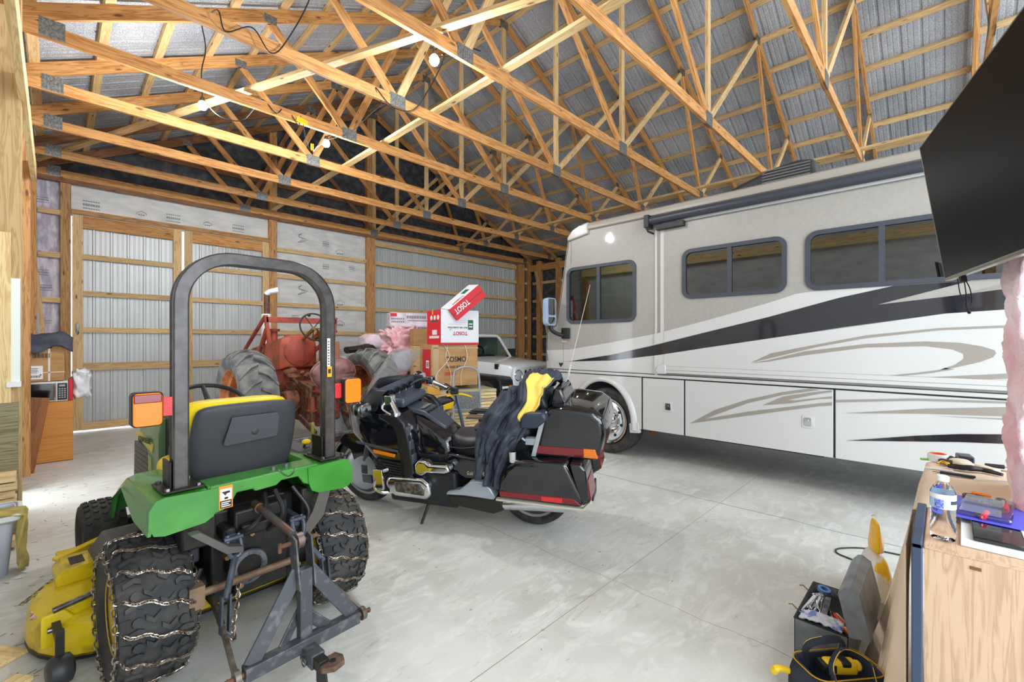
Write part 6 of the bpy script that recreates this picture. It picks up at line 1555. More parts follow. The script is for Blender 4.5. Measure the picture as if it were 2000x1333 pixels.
# ================================================================ OLD RED TRACTOR
M_RED = mat('faded_red_paint', (164, 74, 54), 0.55, 0, (128, 50, 40), 5, lo=0.42, hi=0.68)
M_REDO = mat('orange_red_paint', (178, 78, 50), 0.5, 0, (104, 66, 50), 5, lo=0.42, hi=0.7)
M_RBROWN = mat('greasy_red_brown', (140, 84, 62), 0.7, 0.1, (92, 66, 50), 16, bump=0.6, bscale=40)
M_TANRIM = mat('tan_rim', (196, 124, 72), 0.55, 0, (140, 86, 56), 9)
M_OLDTYRE = mat('dusty_old_tyre', (128, 128, 124), 0.85, 0, (92, 94, 96), 6, bump=0.4, bscale=40)
ot = thing('vintage_tractor', 'Old faded red farm tractor with big cleated tyres and a pan seat', 'tractor')
OX, OY = 2.58, 6.47
for s in (-1, 1):
    c = (OX + s * 0.86, OY, 0.73)
    mb = MB(); carcass(mb, 0.69, 0.42, 0.46, 0.03, c, 56); ag_lugs(mb, 0.69, 0.42, c, 19, 0.04, 0.03)
    mb.build('rear_tyre', M_OLDTYRE, ot)
    r = MB().lathe([(0.475, -0.19), (0.46, -0.19), (0.44, -0.12), (0.41, -0.10), (0.41, 0.10), (0.44, 0.12), (0.46, 0.19), (0.475, 0.19)], c, (1, 0, 0), 44)
    r.lathe([(0.415, 0.02 * s), (0.30, 0.0), (0.16, 0.03 * s), (0.15, 0.07 * s), (0.0, 0.07 * s)], c, (1, 0, 0), 36)
    for k in range(6):
        a = 2 * PI * k / 6; r.beam((c[0] - 0.03 * s, c[1] + 0.37 * math.cos(a), c[2] + 0.37 * math.sin(a)), (c[0] - 0.03 * s, c[1] + 0.42 * math.cos(a), c[2] + 0.42 * math.sin(a)), 0.08, 0.05, up=(1, 0, 0))
    r.build('rim', M_TANRIM, ot)
    MB().lathe([(0.0, 0.13), (0.10, 0.12), (0.14, 0.06), (0.15, 0.0)], (c[0], c[1], c[2]), (-s, 0, 0), 28).build('hub_drum', mat('olive_hub', (120, 112, 60), 0.6, 0.1), ot)
mb = MB()
mb.cyl((OX - 0.8, OY, 0.73), (OX + 0.8, OY, 0.73), 0.085, seg=18).box(OX - 0.24, OX + 0.24, OY - 0.34, OY + 0.4, 0.46, 0.98).box(OX - 0.17, OX + 0.17, OY + 0.3, 8.6, 0.52, 0.92).cyl((OX - 0.42, OY, 0.73), (OX - 0.22, OY, 0.73), 0.15).cyl((OX + 0.22, OY, 0.73), (OX + 0.42, OY, 0.73), 0.15)
mb.cyl((OX, OY - 0.42, 0.62), (OX, OY - 0.3, 0.62), 0.12).box(OX - 0.12, OX + 0.12, OY - 0.4, OY - 0.3, 0.40, 0.85)
mb.build('gearbox', M_RBROWN, ot, bevel=0.03, seg=2)
# engine clutter on both sides
rnd = random.Random(3)
mb = MB()
for k in range(46):
    x = OX - 0.30 + rnd.random() * 0.60; y = 6.6 + rnd.random() * 1.2; z = 0.62 + rnd.random() * 0.50
    if rnd.random() < 0.5: mb.ellip((x, y, z), (0.03 + rnd.random() * 0.05, 0.04 + rnd.random() * 0.05, 0.03 + rnd.random() * 0.05), seg=10, rings=6)
    else:
        a = Vector((x, y, z)); mb.cyl(a, a + Vector((rnd.uniform(-.1, .1), rnd.uniform(-.1, .1), rnd.uniform(-.14, .14))), 0.012 + rnd.random() * 0.03, seg=10)
mb.build('engine_block', M_RBROWN, ot)
mb = MB()
for k in range(16):
    x = OX - 0.24 + rnd.random() * 0.5; y = 6.1 + rnd.random() * 0.3; z = 0.5 + rnd.random() * 0.5
    a = Vector((x, y, z)); b = a + Vector((rnd.uniform(-.14, .14), rnd.uniform(-.05, .3), rnd.uniform(-.25, .25)))
    mb.tube(smooth_path([a, (a + b) / 2 + Vector((rnd.uniform(-.05, .05), 0, 0.05)), b], 5), 0.009 + rnd.random() * 0.012, 8)
mb.build('linkage_rods', RUST, ot)
mb = MB()
for (x, y, z, rx, rz) in ((OX - 0.10, 6.03, 0.93, 0.07, 0.05), (OX + 0.06, 6.0, 0.70, 0.06, 0.07), (OX - 0.04, 5.98, 0.58, 0.09, 0.06), (OX + 0.16, 6.02, 0.86, 0.05, 0.08), (OX - 0.20, 6.05, 0.72, 0.05, 0.09)):
    mb.cyl((x, y, z - rz), (x, y, z + rz), rx, rx * 0.8, seg=14).cyl((x, y - 0.02, z - rz), (x, y - 0.02, z - rz + 0.02), rx * 1.3, seg=14)
mb.build('hydraulic_valve', M_RED, ot)
for s in (-1, 1):
    mb = MB().beam((OX + s * 0.30, 6.2, 0.55), (OX + s * 0.34, 5.55, 0.42), 0.03, 0.07).beam((OX + s * 0.30, 6.2, 1.0), (OX + s * 0.33, 5.72, 0.95), 0.03, 0.06).beam((OX + s * 0.335, 5.75, 0.95), (OX + s * 0.335, 5.68, 0.50), 0.025, 0.03)
    mb.build('lift_arm', RUST, ot, bevel=0.005)
db = MB().box(OX - 0.75, OX + 0.62, 5.36, 5.44, 0.385, 0.435).build('drawbar', GREY_METAL, ot, bevel=0.006)
MB().cyl((OX + 0.06, 5.38, 0.435), (OX + 0.06, 5.38, 0.47), 0.012).ellip((OX + 0.06, 5.38, 0.495), (0.027, 0.027, 0.027), seg=14, rings=8).build('hitch_ball', CHROME, db)
MB().box(OX - 0.4, OX + 0.55, 5.42, 5.50, 0.31, 0.37).build('rusty_channel', RUST, db)
# hood with tank hump
H = [(6.98, 0.20, 1.18, 1.60), (7.05, 0.27, 1.14, 1.66), (7.3, 0.29, 1.13, 1.63), (7.8, 0.29, 1.13, 1.56), (8.4, 0.28, 1.13, 1.50), (8.62, 0.26, 1.0, 1.46), (8.72, 0.20, 0.9, 1.36)]
hd = MB().loft([[(OX + x * 1.0, y, z) for x, y, z in [(-w, y, z0), (-w, y, z1 - 0.16), (-w * 0.9, y, z1 - 0.06), (-w * 0.5, y, z1 - 0.01), (0, y, z1), (w * 0.5, y, z1 - 0.01), (w * 0.9, y, z1 - 0.06), (w, y, z1 - 0.16), (w, y, z0)]] for y, w, z0, z1 in H]).build('hood', M_REDO, ot, bevel=0.01)
MB().lathe([(0.055, -0.008), (0.09, -0.012), (0.095, -0.004), (0.055, 0.0)], (OX - 0.292, 7.75, 1.42), (1, 0, 0), 24, closed_prof=True).build('ring_emblem', RUST, hd)
mb = MB()
for k in range(9):
    y = 8.2 - k * 0.075; h_ = 0.05 + 0.03 * ((k * 5) % 3)
    mb.tube(smooth_path([(OX - 0.293, y, 1.20), (OX - 0.296, y - 0.02, 1.20 + h_), (OX - 0.293, y - 0.05, 1.20 + h_ * 0.3), (OX - 0.293, y - 0.06, 1.22)], 3), 0.006, 5)
mb.build('worn_name_strip', mat('faded_letter', (170, 150, 120), 0.5, 0.3), hd)
MB().prism([(7.05, 0.85), (7.05, 1.14), (7.45, 1.14), (7.3, 0.9)], (OX - 0.22, 0, 0), (0, 1, 0), (0, 0, 1), 0.44).build('bell_housing', M_RED, ot, bevel=0.02)
ds = MB().lathe([(0.0, -0.02), (0.20, -0.015), (0.23, 0.0), (0.22, 0.06)], (OX, 6.98, 1.40), (0, 1, 0), 28).box(OX + 0.24, OX + 0.36, 6.5, 6.9, 1.05, 1.55).build('dash_panel', M_RED, ot, bevel=0.015)
MB().box(OX + 0.12, OX + 0.36, 6.42, 6.47, 1.12, 1.56).build('control_box', mat('brown_box', (156, 100, 70), 0.6), ot, bevel=0.01)
wc = Vector((OX + 0.08, 6.62, 1.77)); U = Vector((1, 0, 0)); V = Vector((0, 0.38, 0.92)).normalized()
mb = MB().tube([wc + U * 0.215 * math.cos(a) + V * 0.215 * math.sin(a) for a in [2 * PI * k / 36 for k in range(36)]], 0.012, 8, closed=True)
hub = wc + Vector((0, 0.06, -0.02))
for a in (2.2, 0.9, -0.15, -1.9): mb.tube([hub, wc + U * 0.21 * math.cos(a) + V * 0.21 * math.sin(a)], 0.007, 6)
mb.ellip(wc + U * -0.06 + V * 0.19, (0.025, 0.025, 0.025), seg=10, rings=6)
sw_ = mb.build('steering_wheel', BLACK_PL, ot)
MB().tube([hub - Vector((0, 0.02, 0)), (OX + 0.02, 7.1, 1.52)], [0.03, 0.022], 10).tube([hub, hub + Vector((0.1, 0.1, -0.02)), (OX + 0.3, 7.0, 1.55)], 0.016, 8).build('steering_column', mat('brassy_column', (150, 112, 60), 0.5, 0.5), ot)
MB().tube([(OX + 0.32, 6.9, 1.70), (OX + 0.18, 7.3, 1.5)], 0.018, 8).tube([(OX + 0.38, 6.9, 1.72), (OX + 0.24, 7.3, 1.5)], 0.018, 8).build('chrome_tube', mat('dull_chrome', (150, 120, 96), 0.35, 0.8), ot)
# loader mast frame
fm = MB()
for (xt, xb) in ((2.29, 2.41), (3.40, 3.30)):
    fm.beam((xt, 7.6, 1.97), (xb, 7.6, 1.0), 0.05, 0.07)
    sg_ = 1 if xt > OX else 0
    fm.tube([(xt, 7.62, 1.95), (2.26 + 0.9 * sg_, 8.6, 1.40)], 0.03, 10).tube([(xt + 0.02, 7.62, 1.75), (2.31 + 0.8 * sg_, 8.0, 1.30)], 0.035, 10)
fm.beam((2.29, 7.58, 1.90), (3.40, 7.58, 1.90), 0.03, 0.09)
fm.build('loader_mast', M_RED, ot, bevel=0.004)
ex = MB().cyl((OX - 0.09, 8.2, 1.5), (OX - 0.09, 8.2, 2.36), 0.045).build('exhaust_pipe', RUST, ot)
MB().cyl((OX - 0.10, 8.2, 1.50), (OX - 0.10, 8.2, 2.02), 0.075).tube([(OX - 0.09, 8.2, 2.36), (OX - 0.06, 8.15, 2.40), (OX + 0.06, 8.1, 2.43)], [0.05, 0.04, 0.05], 10).build('white_sleeve', WHITE_PL, ex)
MB().cyl((OX - 0.12, 7.75, 1.5), (OX - 0.12, 7.75, 1.72), 0.05).cyl((OX - 0.12, 7.75, 1.72), (OX - 0.12, 7.75, 1.76), 0.085).cyl((OX + 0.0, 7.5, 1.6), (OX + 0.0, 7.5, 1.66), 0.05).build('air_intake', M_RED, ot)
# pan seat
seat_c = Vector((OX + 0.04, 5.82, 1.12))
def panf(u, v):
    a = 2 * PI * u; r = v
    x = 0.31 * r * math.cos(a) * (1.0 if math.sin(a) > 0 else (1 - 0.35 * (-math.sin(a)) * r)); z = (0.22 if math.sin(a) > 0 else 0.27) * r * math.sin(a)
    d = 0.10 * r ** 3
    return seat_c + Vector((x, d - 0.28 * z, z))
MB().grid(panf, 32, 8).tube([panf(k / 32, 1.0) for k in range(32)], 0.008, 6, closed=True).build('pan_seat', mat('rusty_pan', (168, 128, 122), 0.4, 0.25, (132, 94, 88), 10), ot, solid=0.008)
MB().beam((OX + 0.04, 5.85, 0.98), (OX + 0.02, 6.3, 0.85), 0.05, 0.02).build('seat_spring', RUST, ot)
mb = MB()
for s in (-1, 1): mb.lathe([(0.28, 0.0), (0.34, 0.02), (0.36, 0.06), (0.36, 0.16), (0.34, 0.2), (0.28, 0.22)], (OX + s * 0.22 - 0.11, 8.55, 0.36), (1, 0, 0), 32, closed_prof=True)
mb.build('front_tyre', M_OLDTYRE, ot)
MB().cyl((OX, 8.55, 0.36), (OX, 8.55, 0.95), 0.06).cyl((OX - 0.22, 8.55, 0.36), (OX + 0.22, 8.55, 0.36), 0.04).lathe([(0.0, 0), (0.28, 0.02)], (OX - 0.22, 8.55, 0.36), (1, 0, 0), 20).build('front_pedestal', M_RBROWN, ot)
settle(ot, (OX, OY, 0))

# ================================================================ STACK OF BOXES BEHIND THE MOTORCYCLE
def view_pt(px, py, d):
    """a point of the place at distance d along the viewing axis (tape-measured from the camera stand)"""
    r = (px - 1000) / 869.0 * d; z = CAM_H - (py - 666.5) / 869.0 * d
    return Vector((math.sin(YAW) * d + math.cos(YAW) * r, math.cos(YAW) * d - math.sin(YAW) * r, z))
M_TRED = mat('carton_red', (206, 34, 48), 0.5); M_TWHT = mat('carton_white', (226, 227, 232), 0.5)
M_TGRN = mat('carton_green', (28, 100, 66), 0.5); M_TEXTR = mat('print_red', (168, 26, 40), 0.5); M_INK = mat('print_black', (44, 36, 32), 0.6)
M_PGREY = mat('print_grey', (110, 110, 116), 0.6)
D0 = 6.2; K = D0 / 869.0
def carton(name, label, w, d, h, cat='box', base=None, rot=0.0, m=CARDBOARD):
    t = thing(name, label, cat, base, -YAW + rot)
    MB().box(0, w, 0, d, 0, h).build('carton', m, t, bevel=0.004)
    return t
b0 = view_pt(843, 757, D0); zc0 = 0.925
cos_ = carton('cardboard_box', 'Large brown cardboard box tied with white string, black printing on its front', 0.693, 0.60, 0.585, base=(b0.x, b0.y, zc0), rot=math.radians(27))
text_part('lettering', 'COSMO', M_INK, (0.20, -0.004, 0.345), (1, 0, 0), (0, 0, 1), 0.075, cos_, 0.016, width=0.31)
text_part('small_lettering', '36,000 BTU', M_INK, (0.20, -0.004, 0.255), (1, 0, 0), (0, 0, 1), 0.032, cos_, 0.008, width=0.26)
MB().box(0.19, 0.36, -0.003, 0.0, 0.15, 0.20).build('red_label', mat('faded_red_print', (176, 84, 56), 0.6), cos_, smooth=False)
MB().box(-0.003, 0.0, 0.04, 0.45, 0.02, 0.52).build('red_side_panel', M_TRED, cos_, smooth=False)
MB().box(-0.005, -0.003, 0.12, 0.26, 0.25, 0.36).build('side_label', WHITE_PL, cos_, smooth=False)
mb = MB()
for k in range(9): mb.box(-0.006, -0.005, 0.13 + k * 0.013, 0.137 + k * 0.013 - 0.003 * (k % 3), 0.27, 0.34)
mb.build('barcode', M_INK, cos_, smooth=False)
st_ = MB()
for x, sw in ((0.16, 0.07), (0.47, 0.03), (0.22, -0.04)):
    st_.tube(smooth_path([(x, 0.3, 0.592), (x + 0.01, 0.0, 0.592), (x + 0.02 + sw, -0.02, 0.40), (x - sw * 1.3, -0.02, 0.18), (x - sw * 1.2, -0.012, 0.0)], 8), 0.0035, 6)
st_.build('string', mat('white_string', (232, 230, 224), 0.7), cos_)
MB().box(0.02, 0.10, -0.002, 0.0, 0.0, 0.585).box(0.0, 0.7, -0.002, 0.0, 0.53, 0.55).build('tape', mat('packing_tape', (182, 150, 108), 0.25), cos_, smooth=False)
b1 = view_pt(861, 675, D0 - 0.02)
tos = carton('appliance_box', 'White and red air conditioner box standing upside down on the brown box', 0.61, 0.45, 0.495, base=(b1.x, b1.y, zc0 + 0.588), rot=math.radians(35), m=M_TWHT)
MB().box(-0.003, 0.0, 0.0, 0.45, 0.0, 0.495).box(-0.003, 0.61, -0.0025, 0.0, 0.0, 0.03).build('red_side', M_TRED, tos, smooth=False)
text_part('lettering', 'TOSOT', M_TEXTR, (0.42, -0.004, 0.185), (-1, 0, 0), (0, 0, -1), 0.052, tos, 0.018, width=0.235)
text_part('small_lettering', 'SPLIT AIR CONDITION', M_INK, (0.42, -0.004, 0.255), (-1, 0, 0), (0, 0, -1), 0.024, tos, 0.006, width=0.31)
gp = MB().box(0.43, 0.515, -0.0035, 0.0, 0.215, 0.355).build('green_panel', M_TGRN, tos, smooth=False)
mb = MB()
for k in range(2): mb.box(0.445, 0.50, -0.0045, -0.0035, 0.25 + k * 0.04, 0.265 + k * 0.04)
mb.build('panel_print', WHITE_PL, gp, smooth=False)
mb = MB()
for k in range(3): mb.box(0.12 + 0.07 * k, 0.395, -0.0035, 0.0, 0.29 + 0.03 * k, 0.292 + 0.03 * k)
mb.build('rule_lines', M_PGREY, tos, smooth=False)
mb = MB().box(-0.005, -0.003, 0.12, 0.27, 0.14, 0.21)
for k in range(3): mb.cyl((-0.005, 0.08 + 0.11 * k, 0.385), (-0.003, 0.08 + 0.11 * k, 0.385), 0.035, seg=14)
mb.box(-0.005, -0.003, 0.05, 0.37, 0.09, 0.125)
mb.build('side_print', mat('carton_print_white', (236, 220, 222), 0.5), tos, smooth=False)
MB().box(-0.005, -0.003, 0.10, 0.30, 0.325, 0.345).build('side_green_bar', M_TGRN, tos, smooth=False)
MB().box(0.33, 0.345, -0.006, -0.002, 0.41, 0.50).build('yellow_strap', mat('strap_yellow', (214, 210, 60), 0.4), tos, smooth=False)
MB().box(-0.006, -0.002, 0.25, 0.27, 0.43, 0.50).build('yellow_strap', mat('strap_yellow', (214, 210, 60), 0.4), tos, smooth=False)
MB().prism([(0.13, 0.20), (0.17, 0.26), (0.15, 0.21), (0.21, 0.22)], (0, -0.0035, 0), (1, 0, 0), (0, 0, 1), 0.002).build('torn_patch', mat('torn_board', (190, 176, 130), 0.8), tos, smooth=False)
# long tilted box
rr = Vector((math.cos(YAW), -math.sin(YAW), 0)); ff = Vector((math.sin(YAW), math.cos(YAW), 0)); kk = Vector((0, 0, 1))
a_ = (rr * 0.70 + ff * 0.30 + kk * 0.65).normalized(); w_ = (rr * 0.45 - ff * 0.85 - kk * 0.1); w_ = (w_ - a_ * w_.dot(a_)).normalized(); n_ = a_.cross(w_)
if n_.z > 0: n_ = -n_
S0 = view_pt(861, 603, D0 + 0.30); S0.z = max(S0.z, zc0 + 0.588 + 0.497)
tb = thing('appliance_box', 'Long red and white carton sticking up at a slant out of the box stack', 'box', tuple(S0))
Mx = Matrix(((a_.x, w_.x, n_.x, 0), (a_.y, w_.y, n_.y, 0), (a_.z, w_.z, n_.z, 0), (0, 0, 0, 1)))
def inb(mb, name, m, par=tb): return mb.build(name, m, par, smooth=False, M=Mx)
LL, WW, TT = 0.56, 0.36, 0.20
inb(MB().box(0.0, LL, 0, WW, 0, TT), 'carton', M_TRED)
inb(MB().box(0.0, LL, 0.0, WW, -0.003, 0.0), 'white_face', M_TWHT)
inb(MB().box(LL * 0.62, LL * 0.80, 0.10, 0.24, -0.005, -0.003), 'green_panel', M_TGRN)
tx_ = text_part('lettering', 'TOSOT', M_TEXTR, (LL * 0.55, 0.26, -0.005), (-1, 0, 0), (0, 1, 0), 0.06, tb, 0.015, width=0.22); tx_.matrix_basis = Mx
tx_ = text_part('lettering', 'TOSOT', WHITE_PL, (0.30, WW + 0.004, 0.05), (-1, 0, 0), (0, 0, 1), 0.08, tb, 0.02, width=0.26); tx_.matrix_basis = Mx
inb(MB().box(0.0, LL, WW, WW + 0.002, TT * 0.5, TT * 0.53), 'carton_crease', M_INK)
# lumber stack under the boxes
lb = view_pt(850, 800, D0 + 0.02)
PG = wood('pale_green_lumber', (206, 196, 160), (176, 166, 126)); PGG = mat('green_end_paint', (120, 176, 140), 0.7)
ux = Vector((math.cos(-YAW + 0.42), math.sin(-YAW + 0.42), 0)); uy = Vector((-ux.y, ux.x, 0))
n = 0
for lay in range(20):
    z = 0.05 + lay * 0.0445
    for col in range(1):
        jitter = rnd.uniform(-0.04, 0.03)
        p0 = lb + ux * (-0.06 + jitter * 0.3) + uy * (0.02 + col * 0.30); p0.z = z
        p1 = lb + ux * (0.84 + jitter + (0.05 if lay > 10 else 0.0)) + uy * (0.02 + col * 0.30); p1.z = z
        if lay < 19:
            o = timber('stacked_board', p0 + uy * 0.14, p1 + uy * 0.14, 0.55, 0.038, PINE_P if lay % 3 else PG)
            tag(o, 'Pale board in the lumber stack under the big brown box, %s' % (['bottom one', 'second from the floor', 'third from the floor', 'fourth from the floor', 'fifth from the floor', 'sixth from the floor', 'seventh from the floor', 'eighth from the floor', 'ninth from the floor', 'middle one', 'ninth from the top', 'eighth from the top', 'seventh from the top', 'sixth from the top', 'fifth from the top', 'fourth from the top', 'third from the top', 'second from the top', 'topmost'][lay]), 'board', 'stacked lumber boards')
# little orange carton and others by the stack
yb = view_pt(835, 770, 6.0)
o = carton('cardboard_box', 'Small orange-yellow box on the lumber, left of the white string', 0.16, 0.2, 0.10, base=(yb.x, yb.y, 0.83), rot=0.2, m=mat('orange_carton', (214, 160, 60), 0.6))
o = carton('wooden_crate', 'Low crate carrying the small orange-yellow box beside the lumber stack', 0.3, 0.25, 0.83, cat='crate', base=(yb.x - 0.02, yb.y + 0.02, 0.0), rot=0.2, m=PINE_L)

# hand truck
hb_ = view_pt(911, 800, 5.85)
ht = thing('hand_truck', 'Grey tubular hand truck standing in front of the brown box', 'hand truck', (hb_.x, hb_.y, 0), -YAW + 0.1)
hw = 0.165
pth = [(-hw - 0.03, -0.10, 0.10), (-hw, 0.0, 0.60), (-hw, 0.05, 1.10), (-hw + 0.05, 0.055, 1.19), (-hw + 0.12, 0.06, 1.215), (hw - 0.12, 0.06, 1.215), (hw - 0.05, 0.055, 1.19), (hw, 0.05, 1.10), (hw + 0.02, 0.0, 0.60), (hw + 0.04, -0.10, 0.10)]
M_HT = mat('hand_truck_grey', (150, 158, 170), 0.35, 0.4)
MB().tube(smooth_path(pth, 5), 0.014, 10).tube([(-hw, 0, 0.66), (hw, 0, 0.66)], 0.012, 8).tube([(-hw, -0.04, 0.35), (hw + 0.02, -0.04, 0.35)], 0.012, 8).build('frame', M_HT, ht)
MB().box(-hw, hw, 0.0, 0.006, 0.67, 0.90).build('mesh_panel', mat('smoky_panel', (136, 138, 138), 0.6, 0, (100, 102, 102), 60), ht, smooth=False)
MB().box(-hw - 0.02, hw + 0.04, -0.32, -0.08, 0.02, 0.03).build('toe_plate', M_HT, ht, bevel=0.003)
for s in (-1, 1): MB().lathe([(0.0, -0.03), (0.07, -0.03), (0.10, -0.02), (0.10, 0.02), (0.07, 0.03), (0.0, 0.03)], (s * (hw + 0.07), 0.02, 0.10), (1, 0, 0), 20).build('wheel', RUBBER, ht)

# small yellow dirt bike behind the motorcycle
yb_ = view_pt(852, 800, 5.25)
db_ = thing('mini_bike', 'Small yellow mini bike parked behind the black motorcycle', 'motorcycle', (yb_.x, yb_.y, 0), -YAW + 0.25)
db_.scale = (0.9, 0.9, 0.98)
M_MY = mat('mini_bike_yellow', (242, 196, 20), 0.3, coat=0.5)
for x in (-0.38, 0.42):
    MB().lathe([(0.18, -0.04), (0.23, -0.045), (0.255, -0.02), (0.26, 0.0), (0.255, 0.02), (0.23, 0.045), (0.18, 0.04)], (x, 0, 0.26), (0, 1, 0), 32, closed_prof=True).build('tyre', RUBBER, db_)
    MB().lathe([(0.19, -0.02), (0.03, -0.02), (0.03, 0.02), (0.19, 0.02)], (x, 0, 0.26), (0, 1, 0), 24).build('rim', GREY_METAL, db_)
MB().tube([(0.42, 0.05, 0.26), (0.26, 0.05, 0.95)], 0.018, 8).tube([(0.42, -0.05, 0.26), (0.26, -0.05, 0.95)], 0.018, 8).tube([(0.26, 0, 0.86), (0.1, 0, 0.72), (-0.12, 0, 0.66), (-0.38, 0, 0.26), (0.0, 0, 0.28), (0.2, 0, 0.72)], 0.018, 8).build('frame_tube', mat('blue_grey_tube', (110, 128, 156), 0.35, 0.4), db_)
MB().loft([sec(x, 0, z, w, h, 3, 16, axis='x') for x, z, w, h in ((0.24, 0.86, 0.05, 0.04), (0.12, 0.88, 0.10, 0.07), (-0.02, 0.84, 0.10, 0.06), (-0.12, 0.78, 0.07, 0.04))]).build('fuel_tank', M_BKP, db_, sub=1)
MB().loft([sec(x, 0, z, w, 0.015, 3, 12, axis='x') for x, z, w in ((0.50, 0.90, 0.04), (0.36, 0.95, 0.08), (0.24, 0.96, 0.09), (0.12, 0.92, 0.05))]).build('front_fender', M_MY, db_, sub=1)
MB().loft([sec(x, 0, z, w, 0.03, 3, 12, axis='x') for x, z, w in ((-0.14, 0.80, 0.10), (-0.32, 0.84, 0.11), (-0.52, 0.92, 0.06))]).build('rear_fender', M_MY, db_, sub=1)
MB().prism([(0.2, 0.80), (0.22, 0.88), (0.02, 0.82), (-0.15, 0.78), (-0.13, 0.74)], (0, -0.12, 0), (1, 0, 0), (0, 0, 1), 0.02).build('side_shroud', M_MY, db_, bevel=0.005)
MB().box(-0.10, 0.16, -0.10, 0.10, 0.30, 0.60).cyl((0.03, -0.13, 0.42), (0.03, 0.13, 0.42), 0.08).build('engine', M_BLKM, db_, bevel=0.02)
MB().tube(smooth_path([(0.10, -0.42, 1.02), (0.16, -0.28, 1.05), (0.24, -0.05, 1.0), (0.24, 0.05, 1.0), (0.16, 0.28, 1.05), (0.10, 0.36, 1.02)], 5), 0.012, 8).box(0.18, 0.28, -0.1, 0.1, 0.96, 1.03).build('handlebar', M_BKP, db_, bevel=0.004)
MB().tube([(0.14, -0.30, 1.045), (0.10, -0.42, 1.02)], 0.017, 10).tube([(0.14, 0.30, 1.045), (0.10, 0.38, 1.02)], 0.017, 10).build('grip', CHROME, db_)
# brown table with a folded black case
tb_ = view_pt(955, 822, 4.72)
tt = thing('small_table', 'Brown topped small table behind the motorcycle seat', 'table', (tb_.x, tb_.y, 0), -YAW - 0.12)
MB().box(-0.25, 0.32, 0.0, 0.42, 0.73, 0.755).build('table_top', wood('brown_laminate', (128, 106, 84), (108, 88, 68), knot=False, rough=0.5), tt, bevel=0.003)
MB().box(-0.12, 0.30, 0.03, 0.05, 0.60, 0.73).box(-0.12, 0.30, 0.37, 0.39, 0.60, 0.73).build('apron', mat('grey_brown_board', (112, 98, 84), 0.7), tt, smooth=False)
for x in (-0.10, 0.27):
    for y in (0.03, 0.36): MB().box(x, x + 0.035, y, y + 0.035, 0, 0.73).build('leg', mat('grey_brown_board', (112, 98, 84), 0.7), tt, smooth=False)
bc = view_pt(948, 800, 4.98)
o = MB().box(-0.17, 0.17, -0.09, 0.09, 0, 0.02).box(-0.15, 0.14, -0.08, 0.08, 0.02, 0.035).build('black_folder', mat('black_leatherette', (40, 42, 48), 0.35), bevel=0.006); o.location = (bc.x, bc.y, 0.762); o.rotation_euler = (0, 0, -YAW - 0.2)
tag(o, 'Flat black folder lying on the brown table top', 'folder')
o = MB().box(-0.12, 0.12, -0.07, 0.07, 0, 0.004).build('paper_sheet', WHITE_PL); o.location = (bc.x + 0.0, bc.y - 0.07, 0.757); o.rotation_euler = (0, 0, -YAW - 0.3)
tag(o, 'White paper sheet peeking out from under the black folder', 'paper')

# insulation bales in plastic by the back wall
M_PINK = mat('pink_insulation', (236, 176, 184), 0.9, 0, (248, 206, 210), 6, bump=1.0, bscale=18)
M_PINKB = mat('pink_bag', (228, 206, 214), 0.35, 0, (196, 190, 206), 4, bump=0.5, bscale=8)
def lump(name, c, r, m, amp, fr, label, cat, seed=0, seg=36, rings=22, rot=0.0):
    mb = MB(); vs = []; fs = []
    for i in range(rings + 1):
        t = PI * i / rings
        for k in range(seg):
            a = 2 * PI * k / seg
            p = Vector((math.sin(t) * math.cos(a), math.sin(t) * math.sin(a), math.cos(t)))
            q = Vector([math.copysign(abs(x) ** 0.6, x) for x in p])
            d = 1 + amp * noise.fractal(p * fr + Vector((seed, seed, 0)), 1.0, 2.0, 3)
            vs.append((q.x * r[0] * d, q.y * r[1] * d, q.z * r[2] * d))
    for i in range(rings):
        for k in range(seg): fs.append((i * seg + k, (i + 1) * seg + k, (i + 1) * seg + (k + 1) % seg, i * seg + (k + 1) % seg))
    mb.add(vs, fs)
    o = mb.build(name, m, sharp=180); o.location = c; o.rotation_euler = (0, 0, rot)
    return tag(o, label, cat)
Y0 = 9.3
def at_y(px, py, Y):
    d0 = Vector((math.sin(YAW) + (px - 1000) / 869 * math.cos(YAW), math.cos(YAW) - (px - 1000) / 869 * math.sin(YAW), -(py - 666.5) / 869))
    t = Y / d0.y
    return Vector((d0.x * t, Y, CAM_H + d0.z * t))
q8 = 0.80
p = at_y(742, 668, 7.65)
lump('insulation_roll', (p.x, p.y, p.z), (0.36, 0.30, 0.16), M_PINKB, 0.10, 2.0, 'Whitish bagged insulation roll on the left end of the pile behind the red tractor tyre', 'insulation', 2)
p = at_y(786, 668, 7.3)
lump('insulation_batt', (p.x, p.y, p.z), (0.36, 0.22, 0.25), M_PINK, 0.45, 3.6, 'Loose crumpled pink insulation in the middle of the pile', 'insulation', 5, 60, 40)
p = at_y(800, 626, 7.45)
bx = MB().box(-0.42, 0.42, -0.17, 0.17, -0.15, 0.14).build('insulation_bale', mat('printed_bale_wrap', (226, 220, 226), 0.4, 0, (196, 190, 200), 5), bevel=0.04, seg=3); bx.location = p; bx.rotation_euler = (0, 0, -0.3); tag(bx, 'Wrapped white insulation bale with printed red corner on top of the pile', 'insulation')
MB().box(-0.41, -0.29, -0.173, -0.17, 0.06, 0.12).build('red_print', M_TRED, bx, smooth=False)
MB().box(-0.08, 0.30, -0.173, -0.17, -0.02, -0.008).build('red_rule', M_TEXTR, bx, smooth=False)
mb = MB()
for k in range(12): mb.box(-0.10 + k * 0.032, -0.08 + k * 0.032, -0.173, -0.17, 0.025, 0.08)
for r_ in range(2):
    for k in range(7): mb.box(-0.39 + k * 0.036, -0.37 + k * 0.036, -0.173, -0.17, 0.0 - r_ * 0.055, 0.032 - r_ * 0.055)
